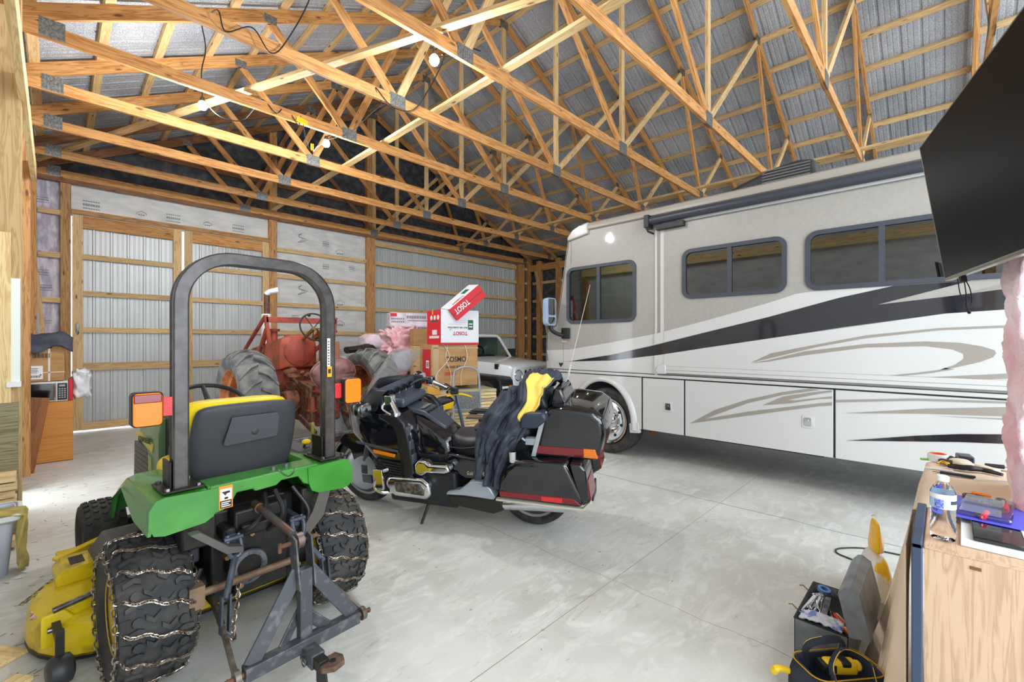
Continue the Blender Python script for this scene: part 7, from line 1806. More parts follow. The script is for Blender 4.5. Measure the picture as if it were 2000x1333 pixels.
mb.build('wrap_lettering', M_PGREY, bx, smooth=False)
b2 = MB().box(-0.22, 0.22, -0.12, 0.12, 0.0, p.z - 0.152 - 1.1).build('insulation_bale', bpy.data.materials['printed_bale_wrap'], bevel=0.03); b2.location = (p.x, p.y, 1.1); b2.rotation_euler = (0, 0, -0.3); tag(b2, 'Lower wrapped insulation bale, mostly hidden behind the pink batt', 'insulation')
o = carton('pallet_stack', 'Pile of dull pallets holding up the insulation bales', 0.46, 0.26, 1.09, cat='pallet', base=(p.x - 0.25, p.y - 0.06, 0.0), rot=YAW - 0.3, m=mat('dull_pallet', (150, 120, 88), 0.8))
p = at_y(800, 705, 7.15)
lump('insulation_roll', (p.x, p.y, p.z), (0.36, 0.20, 0.20), mat('clear_plastic_bag', (206, 208, 216), 0.25, 0, (180, 176, 190), 4, bump=0.6, bscale=7), 0.15, 2.4, 'Clear plastic bag of insulation below the loose pink batt', 'insulation', 9)
p = at_y(822, 658, 6.75)
o = carton('cardboard_box', 'Plain brown box wedged behind the left side of the red and white box', 0.34, 0.24, 0.30, base=(p.x - 0.12, p.y + 0.05, p.z - 0.16), rot=0.5)
o = carton('wooden_crate', 'Crate under the plain brown box behind the tractor tyre', 0.34, 0.24, p.z - 0.165, cat='crate', base=(p.x - 0.12, p.y + 0.05, 0.0), rot=0.5, m=PINE_L)
p = at_y(808, 745, 6.75)
o = carton('cardboard_box', 'Red printed carton standing below the clear plastic bag', 0.3, 0.22, 1.02, base=(p.x - 0.42, p.y + 0.1, 0.0), rot=0.3, m=M_TRED)
# black tarp roll on the tyre
p = at_y(698, 682, 7.45)
o = MB().tube(smooth_path([p + Vector((-0.20, 0.0, -0.02)), p, p + Vector((0.25, 0.05, 0.04)), p + Vector((0.45, 0.1, 0.02))], 5), [0.10] * 16, 12, flat=(0.6, 1.2)).build('rolled_tarp', mat('dark_tarp', (56, 46, 42), 0.6, 0, (36, 32, 32), 8, bump=0.5, bscale=20)); tag(o, 'Rolled dark tarp lying behind the right tyre of the red tractor', 'tarp')
o = carton('storage_chest', 'Pale chest behind the right tyre of the red tractor', 0.5, 0.4, 1.30, cat='chest', base=(p.x - 0.25, p.y + 0.08, 0), rot=YAW, m=mat('pale_chest', (196, 200, 206), 0.5))
# ================================================================ LEFT SIDE
def solid_box(name, label, cat, x0, x1, y0, y1, z0, z1, m, bevel=0.004, rot=0.0, group=None):
    t = thing(name, label, cat, ((x0 + x1) / 2, (y0 + y1) / 2, z0), rot, group)
    w, d = (x1 - x0) / 2, (y1 - y0) / 2
    MB().box(-w, w, -d, d, 0, z1 - z0).build('carcase', m, t, bevel=bevel)
    return t, w, d, z1 - z0
W_OR = wood('orange_veneer', (214, 142, 58), (198, 124, 44), knot=False, rough=0.35, gscale=0.5)
W_BR = wood('walnut_laminate', (152, 96, 48), (116, 70, 34), knot=False, rough=0.4, gscale=0.7)
oc, w, d, h = solid_box('cabinet', 'Orange-brown wooden cabinet carrying the microwave, at the left back', 'cabinet', -0.32, 0.165, 8.25, 8.80, 0.0, 0.775, W_OR)
MB().box(-w, w, -d - 0.018, -d, 0.01, h - 0.02).build('front_panel', W_OR, oc, bevel=0.003)
zax = Vector((0.0, 0.06, 1)).normalized()
bp = MB().box(0, 0.90, -0.085, 0.085, -0.012, 0.012).build('leaning_board', W_BR, smooth=False, M=Matrix(((zax.x, 0.976, 0, -0.262), (zax.y, 0.21, 1, 7.72), (zax.z, 0, 0, 0.004), (0, 0, 0, 1))))
tag(bp, 'Tall dark brown laminate panel standing in front of the orange cabinet', 'board')
# microwave
mw, w, d, h = solid_box('microwave', 'Stainless microwave oven with black door on the orange cabinet', 'microwave', -0.34, 0.12, 8.28, 8.68, 0.777, 1.045, mat('brushed_steel', (186, 182, 178), 0.3, 0.7), 0.006)
MB().box(-w + 0.01, w - 0.115, -d - 0.012, -d, 0.02, h - 0.03).build('door', BLACK_GL, mw, bevel=0.004)
MB().box(w - 0.10, w - 0.01, -d - 0.012, -d, 0.02, h - 0.03).build('control_panel', BLACK_PL, mw, bevel=0.003)
mb = MB()
for r_ in range(5):
    for c_ in range(3): mb.box(w - 0.088 + c_ * 0.024, w - 0.072 + c_ * 0.024, -d - 0.014, -d - 0.012, 0.045 + r_ * 0.028, 0.060 + r_ * 0.028)
mb.box(w - 0.085, w - 0.03, -d - 0.014, -d - 0.012, 0.195, 0.22)
mb.build('keypad', mat('keypad_grey', (168, 172, 176), 0.5), mw, smooth=False)
MB().tube([(w - 0.125, -d - 0.02, 0.03), (w - 0.125, -d - 0.045, 0.06), (w - 0.125, -d - 0.045, h - 0.07), (w - 0.125, -d - 0.02, h - 0.04)], 0.011, 10).build('door_handle', CHROME, mw)
cb, w, d, h = solid_box('cardboard_box', 'Brown cardboard box with white shipping label, on top of the microwave', 'box', -0.345, 0.085, 8.26, 8.68, 1.048, 1.60, CARDBOARD)
MB().box(w - 0.15, w - 0.13, -d - 0.002, -d, 0, h).box(-w, w, -d - 0.002, -d, h * 0.2, h * 0.215).build('tape', mat('clear_tape', (226, 214, 200), 0.3), cb, smooth=False)
lb_ = MB().box(-0.10, 0.02, -d - 0.003, -d, 0.03, 0.20).build('shipping_label', WHITE_PL, cb, smooth=False)
mb = MB()
for k in range(12): mb.box(-0.085 + k * 0.0075, -0.082 + k * 0.0075 + 0.002 * (k % 3 == 0), -d - 0.004, -d - 0.003, 0.05, 0.08)
for k in range(4): mb.box(-0.09, -0.03 + 0.01 * (k % 2), -d - 0.004, -d - 0.003, 0.11 + k * 0.018, 0.116 + k * 0.018)
mb.cyl((0.0, -d - 0.004, 0.085), (0.0, -d - 0.003, 0.085), 0.008, seg=12)
mb.build('label_print', M_INK, lb_, smooth=False)
mb = MB()
for k in range(14): mb.box(-0.07 + k * 0.011, -0.07 + k * 0.011 + (0.007 if k % 3 else 0.004), -d - 0.002, -d, 0.30, 0.36)
mb.box(-0.14, 0.10, -d - 0.002, -d, 0.42, 0.445)
mb.build('printed_barcode', M_INK, cb, smooth=False)
# jacket on the box
def cloth_patch(name, m, label, cat, fn, nu, nv, solid=0.008):
    o = MB().grid(fn, nu, nv).build(name, m, solid=solid, sharp=180); return tag(o, label, cat)
def jk_fn(u, v):
    x = -0.36 + 0.52 * u; y = 8.18 + 0.5 * v
    z = 1.62 + 0.05 * noise.noise(Vector((x * 7, y * 6, 1))) + 0.015 * math.sin(9 * u + 3 * v)
    if v < 0.35:
        t = (0.35 - v) / 0.35; hang = 0.26 * t * (1 - 0.25 * u) * (0.86 + 0.14 * math.sin(5 * u + 1))
        y = 8.245 - 0.03 * t + 0.02 * math.sin(14 * u) * t; z = 1.62 - hang + 0.02 * math.sin(11 * u)
    if u > 0.8: z -= (u - 0.8) / 0.2 * 0.04
    return (x, y, z + 0.02)
cloth_patch('folded_jacket', mat('slate_fabric', (82, 86, 98), 0.85, 0, (62, 66, 76), 6, bump=0.4, bscale=30), 'Dark grey jacket folded over the top of the left brown box', 'jacket', jk_fn, 30, 22, 0.025)
rd, w, d, h = solid_box('red_container', 'Small red container squeezed between microwave and white plastic bag', 'container', 0.125, 0.165, 8.35, 8.55, 0.777, 1.06, M_TRED)
lump('plastic_bag', (0.25, 8.50, 0.98), (0.10, 0.16, 0.19), mat('white_plastic_film', (232, 232, 234), 0.25, 0, (210, 212, 216), 6, bump=0.6, bscale=14), 0.30, 2.5, 'White plastic bag hanging beside the microwave', 'bag', 3)
for k, (x0, x1, w_) in enumerate(((-0.26, -0.20, 0.03), (-0.235, -0.10, 0.06))):
    o = timber('leaning_board', (x1 + 0.10 * k, 10.05 - 0.1 * k, 0.0), (x0, 10.45 - 0.1 * k, 2.90), 0.02, w_, PINE_L, up=(1, 0, 0)); tag(o, ['Thin strip of wood leaning in the far left corner', 'Wider board with slanted end leaning in the far left corner'][k], 'board')
# storage bin
bn = thing('storage_bin', 'White lidless storage bin at the left picture edge with a yellow cloth over its corner', 'bin', (-0.44, 4.62, 0), 0.05)
M_BIN = mat('translucent_bin', (214, 218, 232), 0.35, 0, (204, 208, 226), 5)
MB().loft([[(x * s, y * s, z) for x, y in rrect(0.50, 0.36, 0.04, 4)] for s, z in ((0.84, 0.0), (0.96, 0.36), (0.985, 0.38), (0.985, 0.40))], caps=False).add([(x * 0.84, y * 0.84, 0.004) for x, y in rrect(0.50, 0.36, 0.04, 4)], [tuple(range(20))]).build('bin_body', M_BIN, bn, solid=0.006)
MB().loft([[(x * s, y * s, z) for x, y in rrect(0.54, 0.40, 0.05, 4)] for s, z in ((0.98, 0.36), (1.04, 0.375), (1.04, 0.40), (0.96, 0.405))], caps=False).build('bin_rim', WHITE_PL, bn, solid=0.006)
def yc(u, v):
    # from the inside over the right end and down
    s = v * 0.62
    if s < 0.22: x = -0.36 + s; z = 0.415
    else: x = -0.155 + 0.02 * math.sin(6 * u + s * 9); z = 0.415 - (s - 0.22)
    y = 4.40 + 0.20 * u + 0.03 * math.sin(8 * v)
    return (x + 0.012 * noise.noise(Vector((u * 5, v * 6, 2))), y, z + 0.03 * noise.noise(Vector((u * 4, v * 5, 7))) + (0.05 * abs(u - 0.5) if v > 0.9 else 0))
cloth_patch('yellow_cloth', mat('khaki_cloth', (196, 180, 104), 0.9, 0, (160, 146, 84), 7, bump=0.5, bscale=40), 'Crumpled yellow-khaki cloth hanging over the corner of the white bin', 'cloth', yc, 14, 26, 0.008)
# offcuts
n = 0
PLOW = ['bottom', 'second', 'third', 'fourth', 'fifth', 'sixth', 'seventh', 'eighth', 'top']
for k in range(9):
    z = 0.03 + k * 0.062; j = rnd.uniform(-0.03, 0.02)
    o = timber('scrap_block', (-0.62, 5.02 + rnd.uniform(-.05, .05), z + 0.02), (-0.215 + j, 5.02 + rnd.uniform(-.02, .05), z + 0.02), 0.13 + rnd.uniform(0, .04), 0.05 + rnd.uniform(0, .008), PINE_P)
    tag(o, 'Pale lumber offcut, %s of the scrap pile at the left wall' % (PLOW[k] + (' one up' if 0 < k < 8 else ' one')), 'offcut', 'scrap wood pile')
o = timber('floor_board', (-0.42, 3.6, 0.012), (-0.16, 3.25, 0.012), 0.16, 0.02, PINE_P); tag(o, 'Short pale board lying flat on the floor at the left picture edge', 'board')
o = timber('floor_board', (-0.30, 2.9, 0.012), (-0.10, 3.05, 0.012), 0.10, 0.02, PINE_P); tag(o, 'Second pale board lying flat nearer the viewer, left of the mower deck', 'board')
# grass clippings and splinters (nobody could count them)
mb = MB(); rn2 = random.Random(11)
for k in range(260):
    if k < 150: x = rn2.gauss(0.1, 0.25); y = rn2.gauss(3.3, 0.5) if k < 70 else rn2.uniform(3.5, 7.5)
    else: x = rn2.uniform(1.6, 4.5); y = rn2.uniform(1.2, 5.5)
    if x < -0.28: continue
    a = rn2.uniform(0, PI); L = rn2.uniform(0.01, 0.05) if k < 150 else rn2.uniform(0.004, 0.018)
    mb.beam((x, y, 0.003), (x + L * math.cos(a), y + L * math.sin(a), 0.004), 0.002, 0.002)
o = mb.build('floor_debris', mat('dry_straw', (136, 116, 78), 0.9), smooth=False); tag(o, 'Dry straw bits and splinters scattered on the concrete floor', 'debris'); o['kind'] = 'stuff'

# ================================================================ RIGHT SIDE: WALL SCREEN
A = Vector((3.081, -0.001, 1.865)); hh = Vector((0.973, 0.232, 0)).normalized(); B = Vector((3.059, 0.092, 2.538))
vv = (B - A).normalized(); nn = hh.cross(vv).normalized()
if nn.y < 0: nn = -nn
tv = thing('wall_screen', 'Large black flat screen tilted on its mount at the upper right', 'screen', tuple(A))
T = Matrix(((-hh.x, vv.x, -nn.x, 0), (-hh.y, vv.y, -nn.y, 0), (-hh.z, vv.z, -nn.z, 0), (0, 0, 0, 1)))   # x along the lower edge towards the near end, y up, z backwards
MB().box(0.006, 1.206, 0.012, 0.68, -0.001, 0.004).build('screen_glass', mat('screen_black', (14, 14, 16), 0.35, spec=0.15), tv, smooth=False, M=T)
MB().box(0.0, 1.21, -0.004, 0.006, -0.003, 0.030).box(0.0, 0.004, 0.0, 0.685, -0.003, 0.012).box(0.0, 1.21, 0.681, 0.685, -0.003, 0.012).box(0.0, 1.21, 0.0, 0.012, -0.003, 0.002).build('bezel', mat('bezel_champagne', (160, 156, 144), 0.3, 0.7), tv, bevel=0.001, M=T)
MB().box(0.01, 1.2, 0.01, 0.675, 0.004, 0.022).box(0.25, 0.95, 0.05, 0.45, 0.022, 0.055).build('back_shell', BLACK_PL, tv, bevel=0.006, M=T)
MB().box(0.45, 0.75, 0.10, 0.35, 0.055, 0.07).box(0.57, 0.63, 0.2, 0.26, 0.07, 0.16).build('mount_arm', BLACK_PL, tv, smooth=False, M=T)
MB().box(0.18, 0.205, -0.03, 0.0, 0.0, 0.02).tube(smooth_path([(0.09, -0.005, 0.02), (0.085, -0.08, 0.02), (0.135, -0.14, 0.02), (0.20, -0.13, 0.02), (0.215, -0.07, 0.02), (0.19, -0.01, 0.015)], 6), 0.0022, 6).tube(smooth_path([(0.185, -0.02, 0.015), (0.155, -0.09, 0.02), (0.13, -0.14, 0.02), (0.14, -0.165, 0.02)], 6), 0.0022, 6).cyl((0.14, -0.165, 0.02), (0.152, -0.175, 0.02), 0.006).build('hanging_cable', M_CORD_D, tv, M=T)

# pink insulation over the stud wall behind the bench
def ins(u, v):
    z = 0.86 + 1.10 * u; x = 3.14 - 0.62 * v
    edge = 1 - min(1, v / 0.12)
    nz = noise.fractal(Vector((x * 5, z * 5, 0)), 1.0, 2.0, 4); n2 = noise.fractal(Vector((x * 16, z * 16, 3)), 1.0, 2.0, 3)
    y = -0.215 + 0.035 * nz + 0.012 * n2 - edge ** 2 * 0.12
    return (x + 0.03 * nz * edge + 0.02 * n2, y, z + 0.01 * n2)
o = MB().grid(ins, 70, 40).build('insulation_batt', mat('fluffy_pink', (238, 184, 194), 0.95, 0, (252, 228, 234), 4, bump=1.0, bscale=30, sheen=0.4), solid=0.02, sharp=180)
tag(o, 'Fluffy pink insulation sticking out beneath the wall screen at the right edge', 'insulation')
wf_ = MB().box(2.50, 3.05, -0.42, -0.33, 0.0, 2.75).build('wall_front', PINE_L, smooth=False); struct(wf_, 'short stud wall carrying the screen')

# ================================================================ BENCH WITH BEIGE CLOTH
bt = thing('work_table', 'Table under a long beige cloth along the right side', 'table', (2.98, -0.10, 0))
MB().box(-0.50, 0.50, -0.18, 0.15, 0.855, 0.885).build('table_top', W_BR, bt, smooth=False)
for x in (-0.46, 0.42):
    for y in (-0.16, 0.09): MB().box(x, x + 0.04, y, y + 0.04, 0, 0.855).build('leg', W_BR, bt, smooth=False)
def cl(u, v):
    # u along x (2.47..3.50), v across: top then down the +y side
    x = 2.03 + 1.465 * u
    s = v * 1.26
    if s < 0.34:
        y = -0.27 + s; z = 0.892 + 0.004 * noise.noise(Vector((x * 6, y * 9, 0)))
    else:
        t = (s - 0.34) / 0.92
        fold = math.sin(x * 14 + 1.5 * math.sin(x * 3)) * 0.035 * t + 0.03 * math.sin(x * 27 + t * 3) * t * t
        y = 0.075 + 0.015 * min(1, t * 8) + (0.17 * t ** 1.2 * (1.0 - 0.35 * u) + fold) * min(1.0, max(0.06, (x - 2.10) / 0.42))
        z = 0.885 - 0.872 * t + (0.02 * math.sin(x * 9) * t)
    if u > 0.93:
        k = (u - 0.93) / 0.07; z -= 0.10 * k * k; 
    if x < 2.475:
        y = max(y, 0.098); z = min(z, 0.868)
    z = max(z, 0.012)
    return (x, y, z)
o = MB().grid(cl, 120, 70).build('table_cloth', mat('beige_cloth', (236, 216, 190), 0.85, 0, (230, 208, 180), 5, bump=0.3, bscale=120, stretch=(1, 1, 1)), solid=0.004, sharp=180)
tag(o, 'Beige cloth covering the table and hanging to the floor in folds', 'cloth')
# oak cabinet in front
M_OAK = wood('oak_laminate', (204, 172, 142), (182, 149, 119), knot=False, rough=0.5, gscale=1.3)
ok = thing('oak_cabinet', 'Oak-veneered cabinet with navy edge strip at the lower right corner', 'cabinet', (2.0, 0.06, 0))
side = MB().box(0, 0.89, -0.26, 0.26, -0.009, 0.009)
s1 = side.build('side_panel', M_OAK, ok, smooth=False, M=Matrix(((0, 0, 1, 0.010), (0, 1, 0, -0.27), (1, 0, 0, 0), (0, 0, 0, 1))))
tp = MB().box(0, 0.46, -0.262, 0.262, -0.010, 0.010).build('cabinet_top', M_OAK, ok, bevel=0.006, M=Matrix.Translation((0.0, -0.268, 0.886)))
MB().box(0.004, 0.455, -0.03, -0.01, 0, 0.876).box(0.44, 0.455, -0.53, -0.01, 0, 0.876).build('carcase', M_OAK, ok, smooth=False)
MB().box(-0.008, 0.475, -0.006, 0.022, 0.876, 0.902).box(-0.008, 0.014, -0.006, 0.022, 0.0, 0.895).build('edge_strip', mat('navy_edge', (58, 70, 96), 0.4), ok, bevel=0.004, seg=3)
MB().box(-0.002, 0.0, -0.14, -0.115, 0.85, 0.86).build('worn_patch', mat('chipped_brown', (120, 80, 52), 0.8), ok, bevel=0.0008)

# ---- things on the bench
def water_bottle(loc):
    t = thing('water_bottle', 'Clear plastic water bottle with white cap and blue label on the oak cabinet', 'bottle', loc)
    R = 0.0325
    prof = [(0.0, 0.004), (R * 0.6, 0.0), (R * 0.92, 0.004), (R, 0.012)]
    for k in range(7):
        z = 0.018 + k * 0.0145; prof += [(R * 1.0, z), (R * 0.955, z + 0.007)]
    prof += [(R, 0.122), (R * 1.0, 0.128), (R * 1.0, 0.158), (R * 0.97, 0.163), (R * 0.75, 0.180), (R * 0.45, 0.192), (0.0125, 0.196), (0.0125, 0.203)]
    m, nt, b = newmat('bottle_plastic'); b.inputs['Transmission Weight'].default_value = 1.0; b.inputs['Roughness'].default_value = 0.02; b.inputs['IOR'].default_value = 1.30
    b.inputs['Base Color'].default_value = (0.97, 0.98, 1.0, 1)
    MB().lathe(prof, seg=40).build('bottle_body', m, t)
    MB().lathe([(0.0, 0.215), (0.0145, 0.215), (0.0155, 0.212), (0.0155, 0.199), (0.0145, 0.197)], seg=28).build('cap', WHITE_PL, t)
    lbm = mat('label_blue', (150, 190, 232), 0.4, 0, (206, 226, 244), 30)
    lb = MB().lathe([(R * 1.015, 0.110), (R * 1.015, 0.158)], seg=48).build('bottle_label', lbm, t)
    MB().lathe([(R * 1.022, 0.142), (R * 1.022, 0.157)], seg=48).build('label_band', WHITE_PL, lb)
    MB().lathe([(R * 1.03, 0.127), (R * 1.03, 0.139)], seg=10, a0=1.55, a1=2.35).build('label_name_panel', mat('name_panel', (30, 32, 44), 0.4), lb)
    MB().lathe([(R * 1.03, 0.112), (R * 1.03, 0.140)], seg=10, a0=0.3, a1=1.0).build('label_info_panel', mat('info_panel', (70, 92, 190), 0.5, 0, (150, 160, 220), 200, lo=0.45, hi=0.55), lb)
    return t
wb = water_bottle((2.085, 0.006, 0.897)); wb.rotation_euler = (0, 0, 2.2)
ZT = 0.897
o = MB().box(-0.24, 0.24, -0.085, 0.085, 0, 0.009).build('notepad', mat('pad_white', (236, 238, 236), 0.5), bevel=0.002); o.matrix_basis = Matrix.Translation((2.30, -0.125, ZT)) @ Matrix.Rotation(-0.02, 4, 'Z')
tag(o, 'White ruled pad lying under the black tray, behind the water bottle', 'pad')
o = MB().box(-0.22, 0.22, -0.06, 0.06, 0, 0.014).build('black_tray', BLACK_GL, bevel=0.004); o.matrix_basis = Matrix.Translation((2.33, -0.125, ZT + 0.010))
tag(o, 'Glossy black tray on top of the white pad', 'tray')
bl = thing('blister_pack', 'Blue carded blister pack holding red-handled tools, on the bench behind the bottle', 'package', (2.45, -0.11, ZT + 0.026), -0.1)
MB().box(-0.16, 0.16, -0.10, 0.10, 0, 0.002).build('blue_card', mat('blue_card', (86, 92, 214), 0.35), bl, smooth=False)
MB().box(-0.14, 0.14, -0.07, 0.07, 0.002, 0.022).build('clear_blister', glass('blister_clear', (238, 240, 244), 0.02, 0.12), bl, bevel=0.008)
for k in range(2):
    tl = MB().tube([(0.10 - k * 0.16, -0.045 + k * 0.04, 0.012), (0.02 - k * 0.16, -0.05 + k * 0.05, 0.012)], 0.009, 8).build('red_handle', mat('tool_red', (232, 50, 70), 0.35), bl)
    MB().tube([(0.02 - k * 0.16, -0.05 + k * 0.05, 0.012), (-0.05 - k * 0.04, -0.03 + k * 0.05, 0.012)], 0.005, 8).build('steel_blade', STEEL, tl)
hl = thing('head_lamp', 'Grey head lamp with orange and black strap standing on the bench', 'head lamp', (2.60, -0.095, ZT + 0.004), 0.6)
ring = [(0.055 * math.cos(a), 0.04 * math.sin(a)) for a in [2 * PI * k / 36 for k in range(36)]]
MB().loft([[(x * s, y * s, z) for x, y in ring] for s, z in ((1.0, 0.0), (1.0, 0.032), (0.96, 0.032), (0.96, 0.0))], caps=False, closed=True).build('strap', mat('strap_weave', (150, 96, 40), 0.8, 0, (40, 38, 40), 90, lo=0.48, hi=0.52), hl)
MB().box(-0.030, 0.030, -0.018, 0.012, 0.0, 0.044).build('lamp_body', GREY_METAL, hl, bevel=0.008, seg=3, M=Matrix.Translation((-0.045, -0.035, 0)) @ Matrix.Rotation(-0.8, 4, 'Z'))
MB().box(-0.016, 0.016, -0.0205, -0.018, 0.012, 0.034).build('lamp_lens', WHITE_PL, hl, bevel=0.004, M=Matrix.Translation((-0.045, -0.035, 0)) @ Matrix.Rotation(-0.8, 4, 'Z'))
MB().box(-0.030, 0.030, -0.006, 0.006, 0.0, 0.040).build('orange_buckle', M_ORANGE, hl, bevel=0.005, M=Matrix.Translation((0.035, -0.036, 0.0)) @ Matrix.Rotation(0.5, 4, 'Z'))
# far end of the bench
kn = MB().box(-0.055, 0.07, -0.010, 0.010, 0, 0.012).prism([(-0.055, -0.008), (-0.085, -0.002), (-0.055, 0.008)], (0, 0, 0.003), (1, 0, 0), (0, 1, 0), 0.003).build('utility_knife', mat('knife_navy', (44, 46, 62), 0.4), bevel=0.004); kn.matrix_basis = Matrix.Translation((3.115, -0.035, ZT)) @ Matrix.Rotation(PI / 2 + PI, 4, 'Z')
tag(kn, 'Dark utility knife lying across the cloth at the middle of the bench', 'knife')
kn = MB().box(-0.06, 0.05, -0.008, 0.008, 0, 0.008).build('white_marker', WHITE_PL, bevel=0.003); kn.matrix_basis = Matrix.Translation((3.19, 0.02, ZT)) @ Matrix.Rotation(-PI / 2 + 0.1, 4, 'Z')
tag(kn, 'White marker lying just beyond the utility knife', 'marker')
kn = MB().cyl((0, 0, 0.004), (0.0, -0.13, 0.004), 0.003).build('white_straw', WHITE_PL); kn.matrix_basis = Matrix.Translation((3.08, -0.10, ZT)) @ Matrix.Rotation(0.5, 4, 'Z')
tag(kn, 'Thin white stick lying on the cloth right of the utility knife', 'stick')
tr_ = thing('tape_roll', 'White tape roll with orange core standing at the far end of the bench', 'tape', (3.42, 0.03, ZT))
MB().lathe([(0.028, 0.0), (0.044, 0.0), (0.044, 0.042), (0.028, 0.042)], seg=36, closed_prof=True).build('tape_body', WHITE_PL, tr_, bevel=0.002)
MB().lathe([(0.0275, 0.0), (0.0275, 0.043), (0.036, 0.0435)], seg=36).build('orange_core', mat('core_orange', (236, 110, 50), 0.5), tr_)
for k, (x, y, c, nm) in enumerate(((3.40, 0.075, (140, 206, 80), 'Lime green clip beside the tape roll'), (3.46, 0.055, (70, 100, 160), 'Blue pen cap behind the tape roll'), (3.38, 0.01, (36, 60, 150), 'Dark blue pen lying in front of the tape roll'))):
    o = MB().box(-0.028, 0.028, -0.008, 0.008, 0, 0.012).build(['green_clip', 'pen_cap', 'blue_pen'][k], mat('bench_plastic_%d' % k, c, 0.35), bevel=0.004); o.matrix_basis = Matrix.Translation((x, y, ZT)) @ Matrix.Rotation(-1.2 + k, 4, 'Z'); tag(o, nm, ['clip', 'pen', 'pen'][k])
o = MB().tube(smooth_path([(3.31, 0.03, ZT + 0.01), (3.33, 0.01, ZT + 0.022), (3.30, -0.01, ZT + 0.012), (3.33, -0.03, ZT + 0.01)], 4), 0.005, 6).ellip((3.33, 0.0, ZT + 0.014), (0.014, 0.02, 0.008), seg=10, rings=6).build('brass_fitting', mat('brass_yellow', (222, 176, 60), 0.35, 0.5)); tag(o, 'Small brass yellow fitting in front of the tape roll', 'fitting')
gv = thing('work_glove', 'Cream and black work glove lying behind the tape roll', 'glove', (3.36, -0.06, ZT), 0.3)
M_CRM = mat('glove_cream', (222, 208, 184), 0.8, bump=0.3, bscale=40); M_GBLK = mat('glove_black', (44, 40, 38), 0.6, 0, (70, 64, 58), 14)
MB().loft([sec(x, 0, 0.020, w, h, 2.6, 16, axis='x') for x, w, h in ((-0.07, 0.035, 0.012), (-0.03, 0.04, 0.018), (0.02, 0.045, 0.02), (0.05, 0.042, 0.016))]).build('palm', M_CRM, gv, sub=1)
mb = MB()
for k in range(4):
    y = -0.032 + k * 0.021; mb.tube(smooth_path([(0.045, y, 0.02), (0.085, y * 1.25, 0.026), (0.115 - 0.01 * abs(k - 1.5), y * 1.4, 0.012)], 4), [0.011] * 8 + [0.008], 8)
mb.tube(smooth_path([(-0.01, 0.035, 0.018), (0.02, 0.065, 0.018), (0.045, 0.07, 0.012)], 4), [0.012] * 8 + [0.008], 8)
mb.build('fingers', M_GBLK, gv)
o = MB().box(-0.05, 0.05, -0.03, 0.03, 0, 0.05).build('black_case', mat('violet_black', (40, 36, 52), 0.3), bevel=0.006); o.matrix_basis = Matrix.Translation((3.44, -0.075, ZT)) @ Matrix.Rotation(0.15, 4, 'Z'); tag(o, 'Small violet-black box behind the work glove', 'box')
o = MB().tube(smooth_path([(3.27, -0.01, ZT + 0.012), (3.25, -0.08, ZT + 0.02), (3.28, -0.14, ZT + 0.014), (3.24, -0.20, ZT + 0.012)], 5), [0.010, 0.012, 0.014, 0.012, 0.012, 0.014, 0.016, 0.014, 0.013, 0.012, 0.012, 0.012, 0.011, 0.01, 0.009, 0.008], 8).ellip((3.26, -0.06, ZT + 0.014), (0.02, 0.03, 0.012), seg=12, rings=6).build('black_pliers', BLACK_PL); tag(o, 'Black handled tool lying in front of the work glove', 'tool')
o = MB().box(-0.06, 0.06, -0.02, 0.02, 0, 0.02).build('rag', M_CRM, bevel=0.008, seg=3); o.matrix_basis = Matrix.Translation((3.36, -0.15, ZT)) @ Matrix.Rotation(0.7, 4, 'Z'); tag(o, 'Small cream rag right of the violet-black box', 'rag')
sd = thing('screwdriver', 'Black handled screwdriver pointing right at the far end of the bench', 'screwdriver', (3.44, -0.15, ZT + 0.011), -1.45)
MB().tube([(0, 0, 0), (0.07, 0, 0)], [0.009, 0.011], 10).build('handle', BLACK_PL, sd)
MB().tube([(0.07, 0, 0), (0.12, 0, 0)], 0.003, 8).build('shaft', STEEL, sd)

# ================================================================ ON THE FLOOR AT RIGHT
M_TB = mat('toolbox_grey', (142, 147, 154), 0.4, 0.15, (112, 116, 122), 8)
tbx = thing('tool_box', 'Open grey metal tool box full of hand tools on the floor', 'tool box', (2.72, 0.42, 0), 0.0)
TL, TW, TH = 0.22, 0.105, 0.225
mb = MB()
mb.box(-TL, TL, -TW, TW, 0, 0.004).box(-TL, -TL + 0.003, -TW, TW, 0, TH).box(TL - 0.003, TL, -TW, TW, 0, TH).box(-TL, TL, -TW, -TW + 0.003, 0, TH).box(-TL, TL, TW - 0.003, TW, 0, TH)
mb.build('box_body', M_TB, tbx, smooth=False)
MB().tube([(-TL, -TW, TH), (-TL, TW, TH), (TL, TW, TH), (TL, -TW, TH)], 0.004, 6, closed=True).build('rim_edge', M_BLKM, tbx)
LD = Matrix.Translation((0, -TW - 0.004, TH)) @ Matrix.Rotation(-0.22, 4, 'X')
ld = MB(); lp = [(0.0, 0.0), (0.19, 0.0), (0.215, -0.03), (0.215, -0.05), (0.19, -0.075), (0.0, -0.075)]
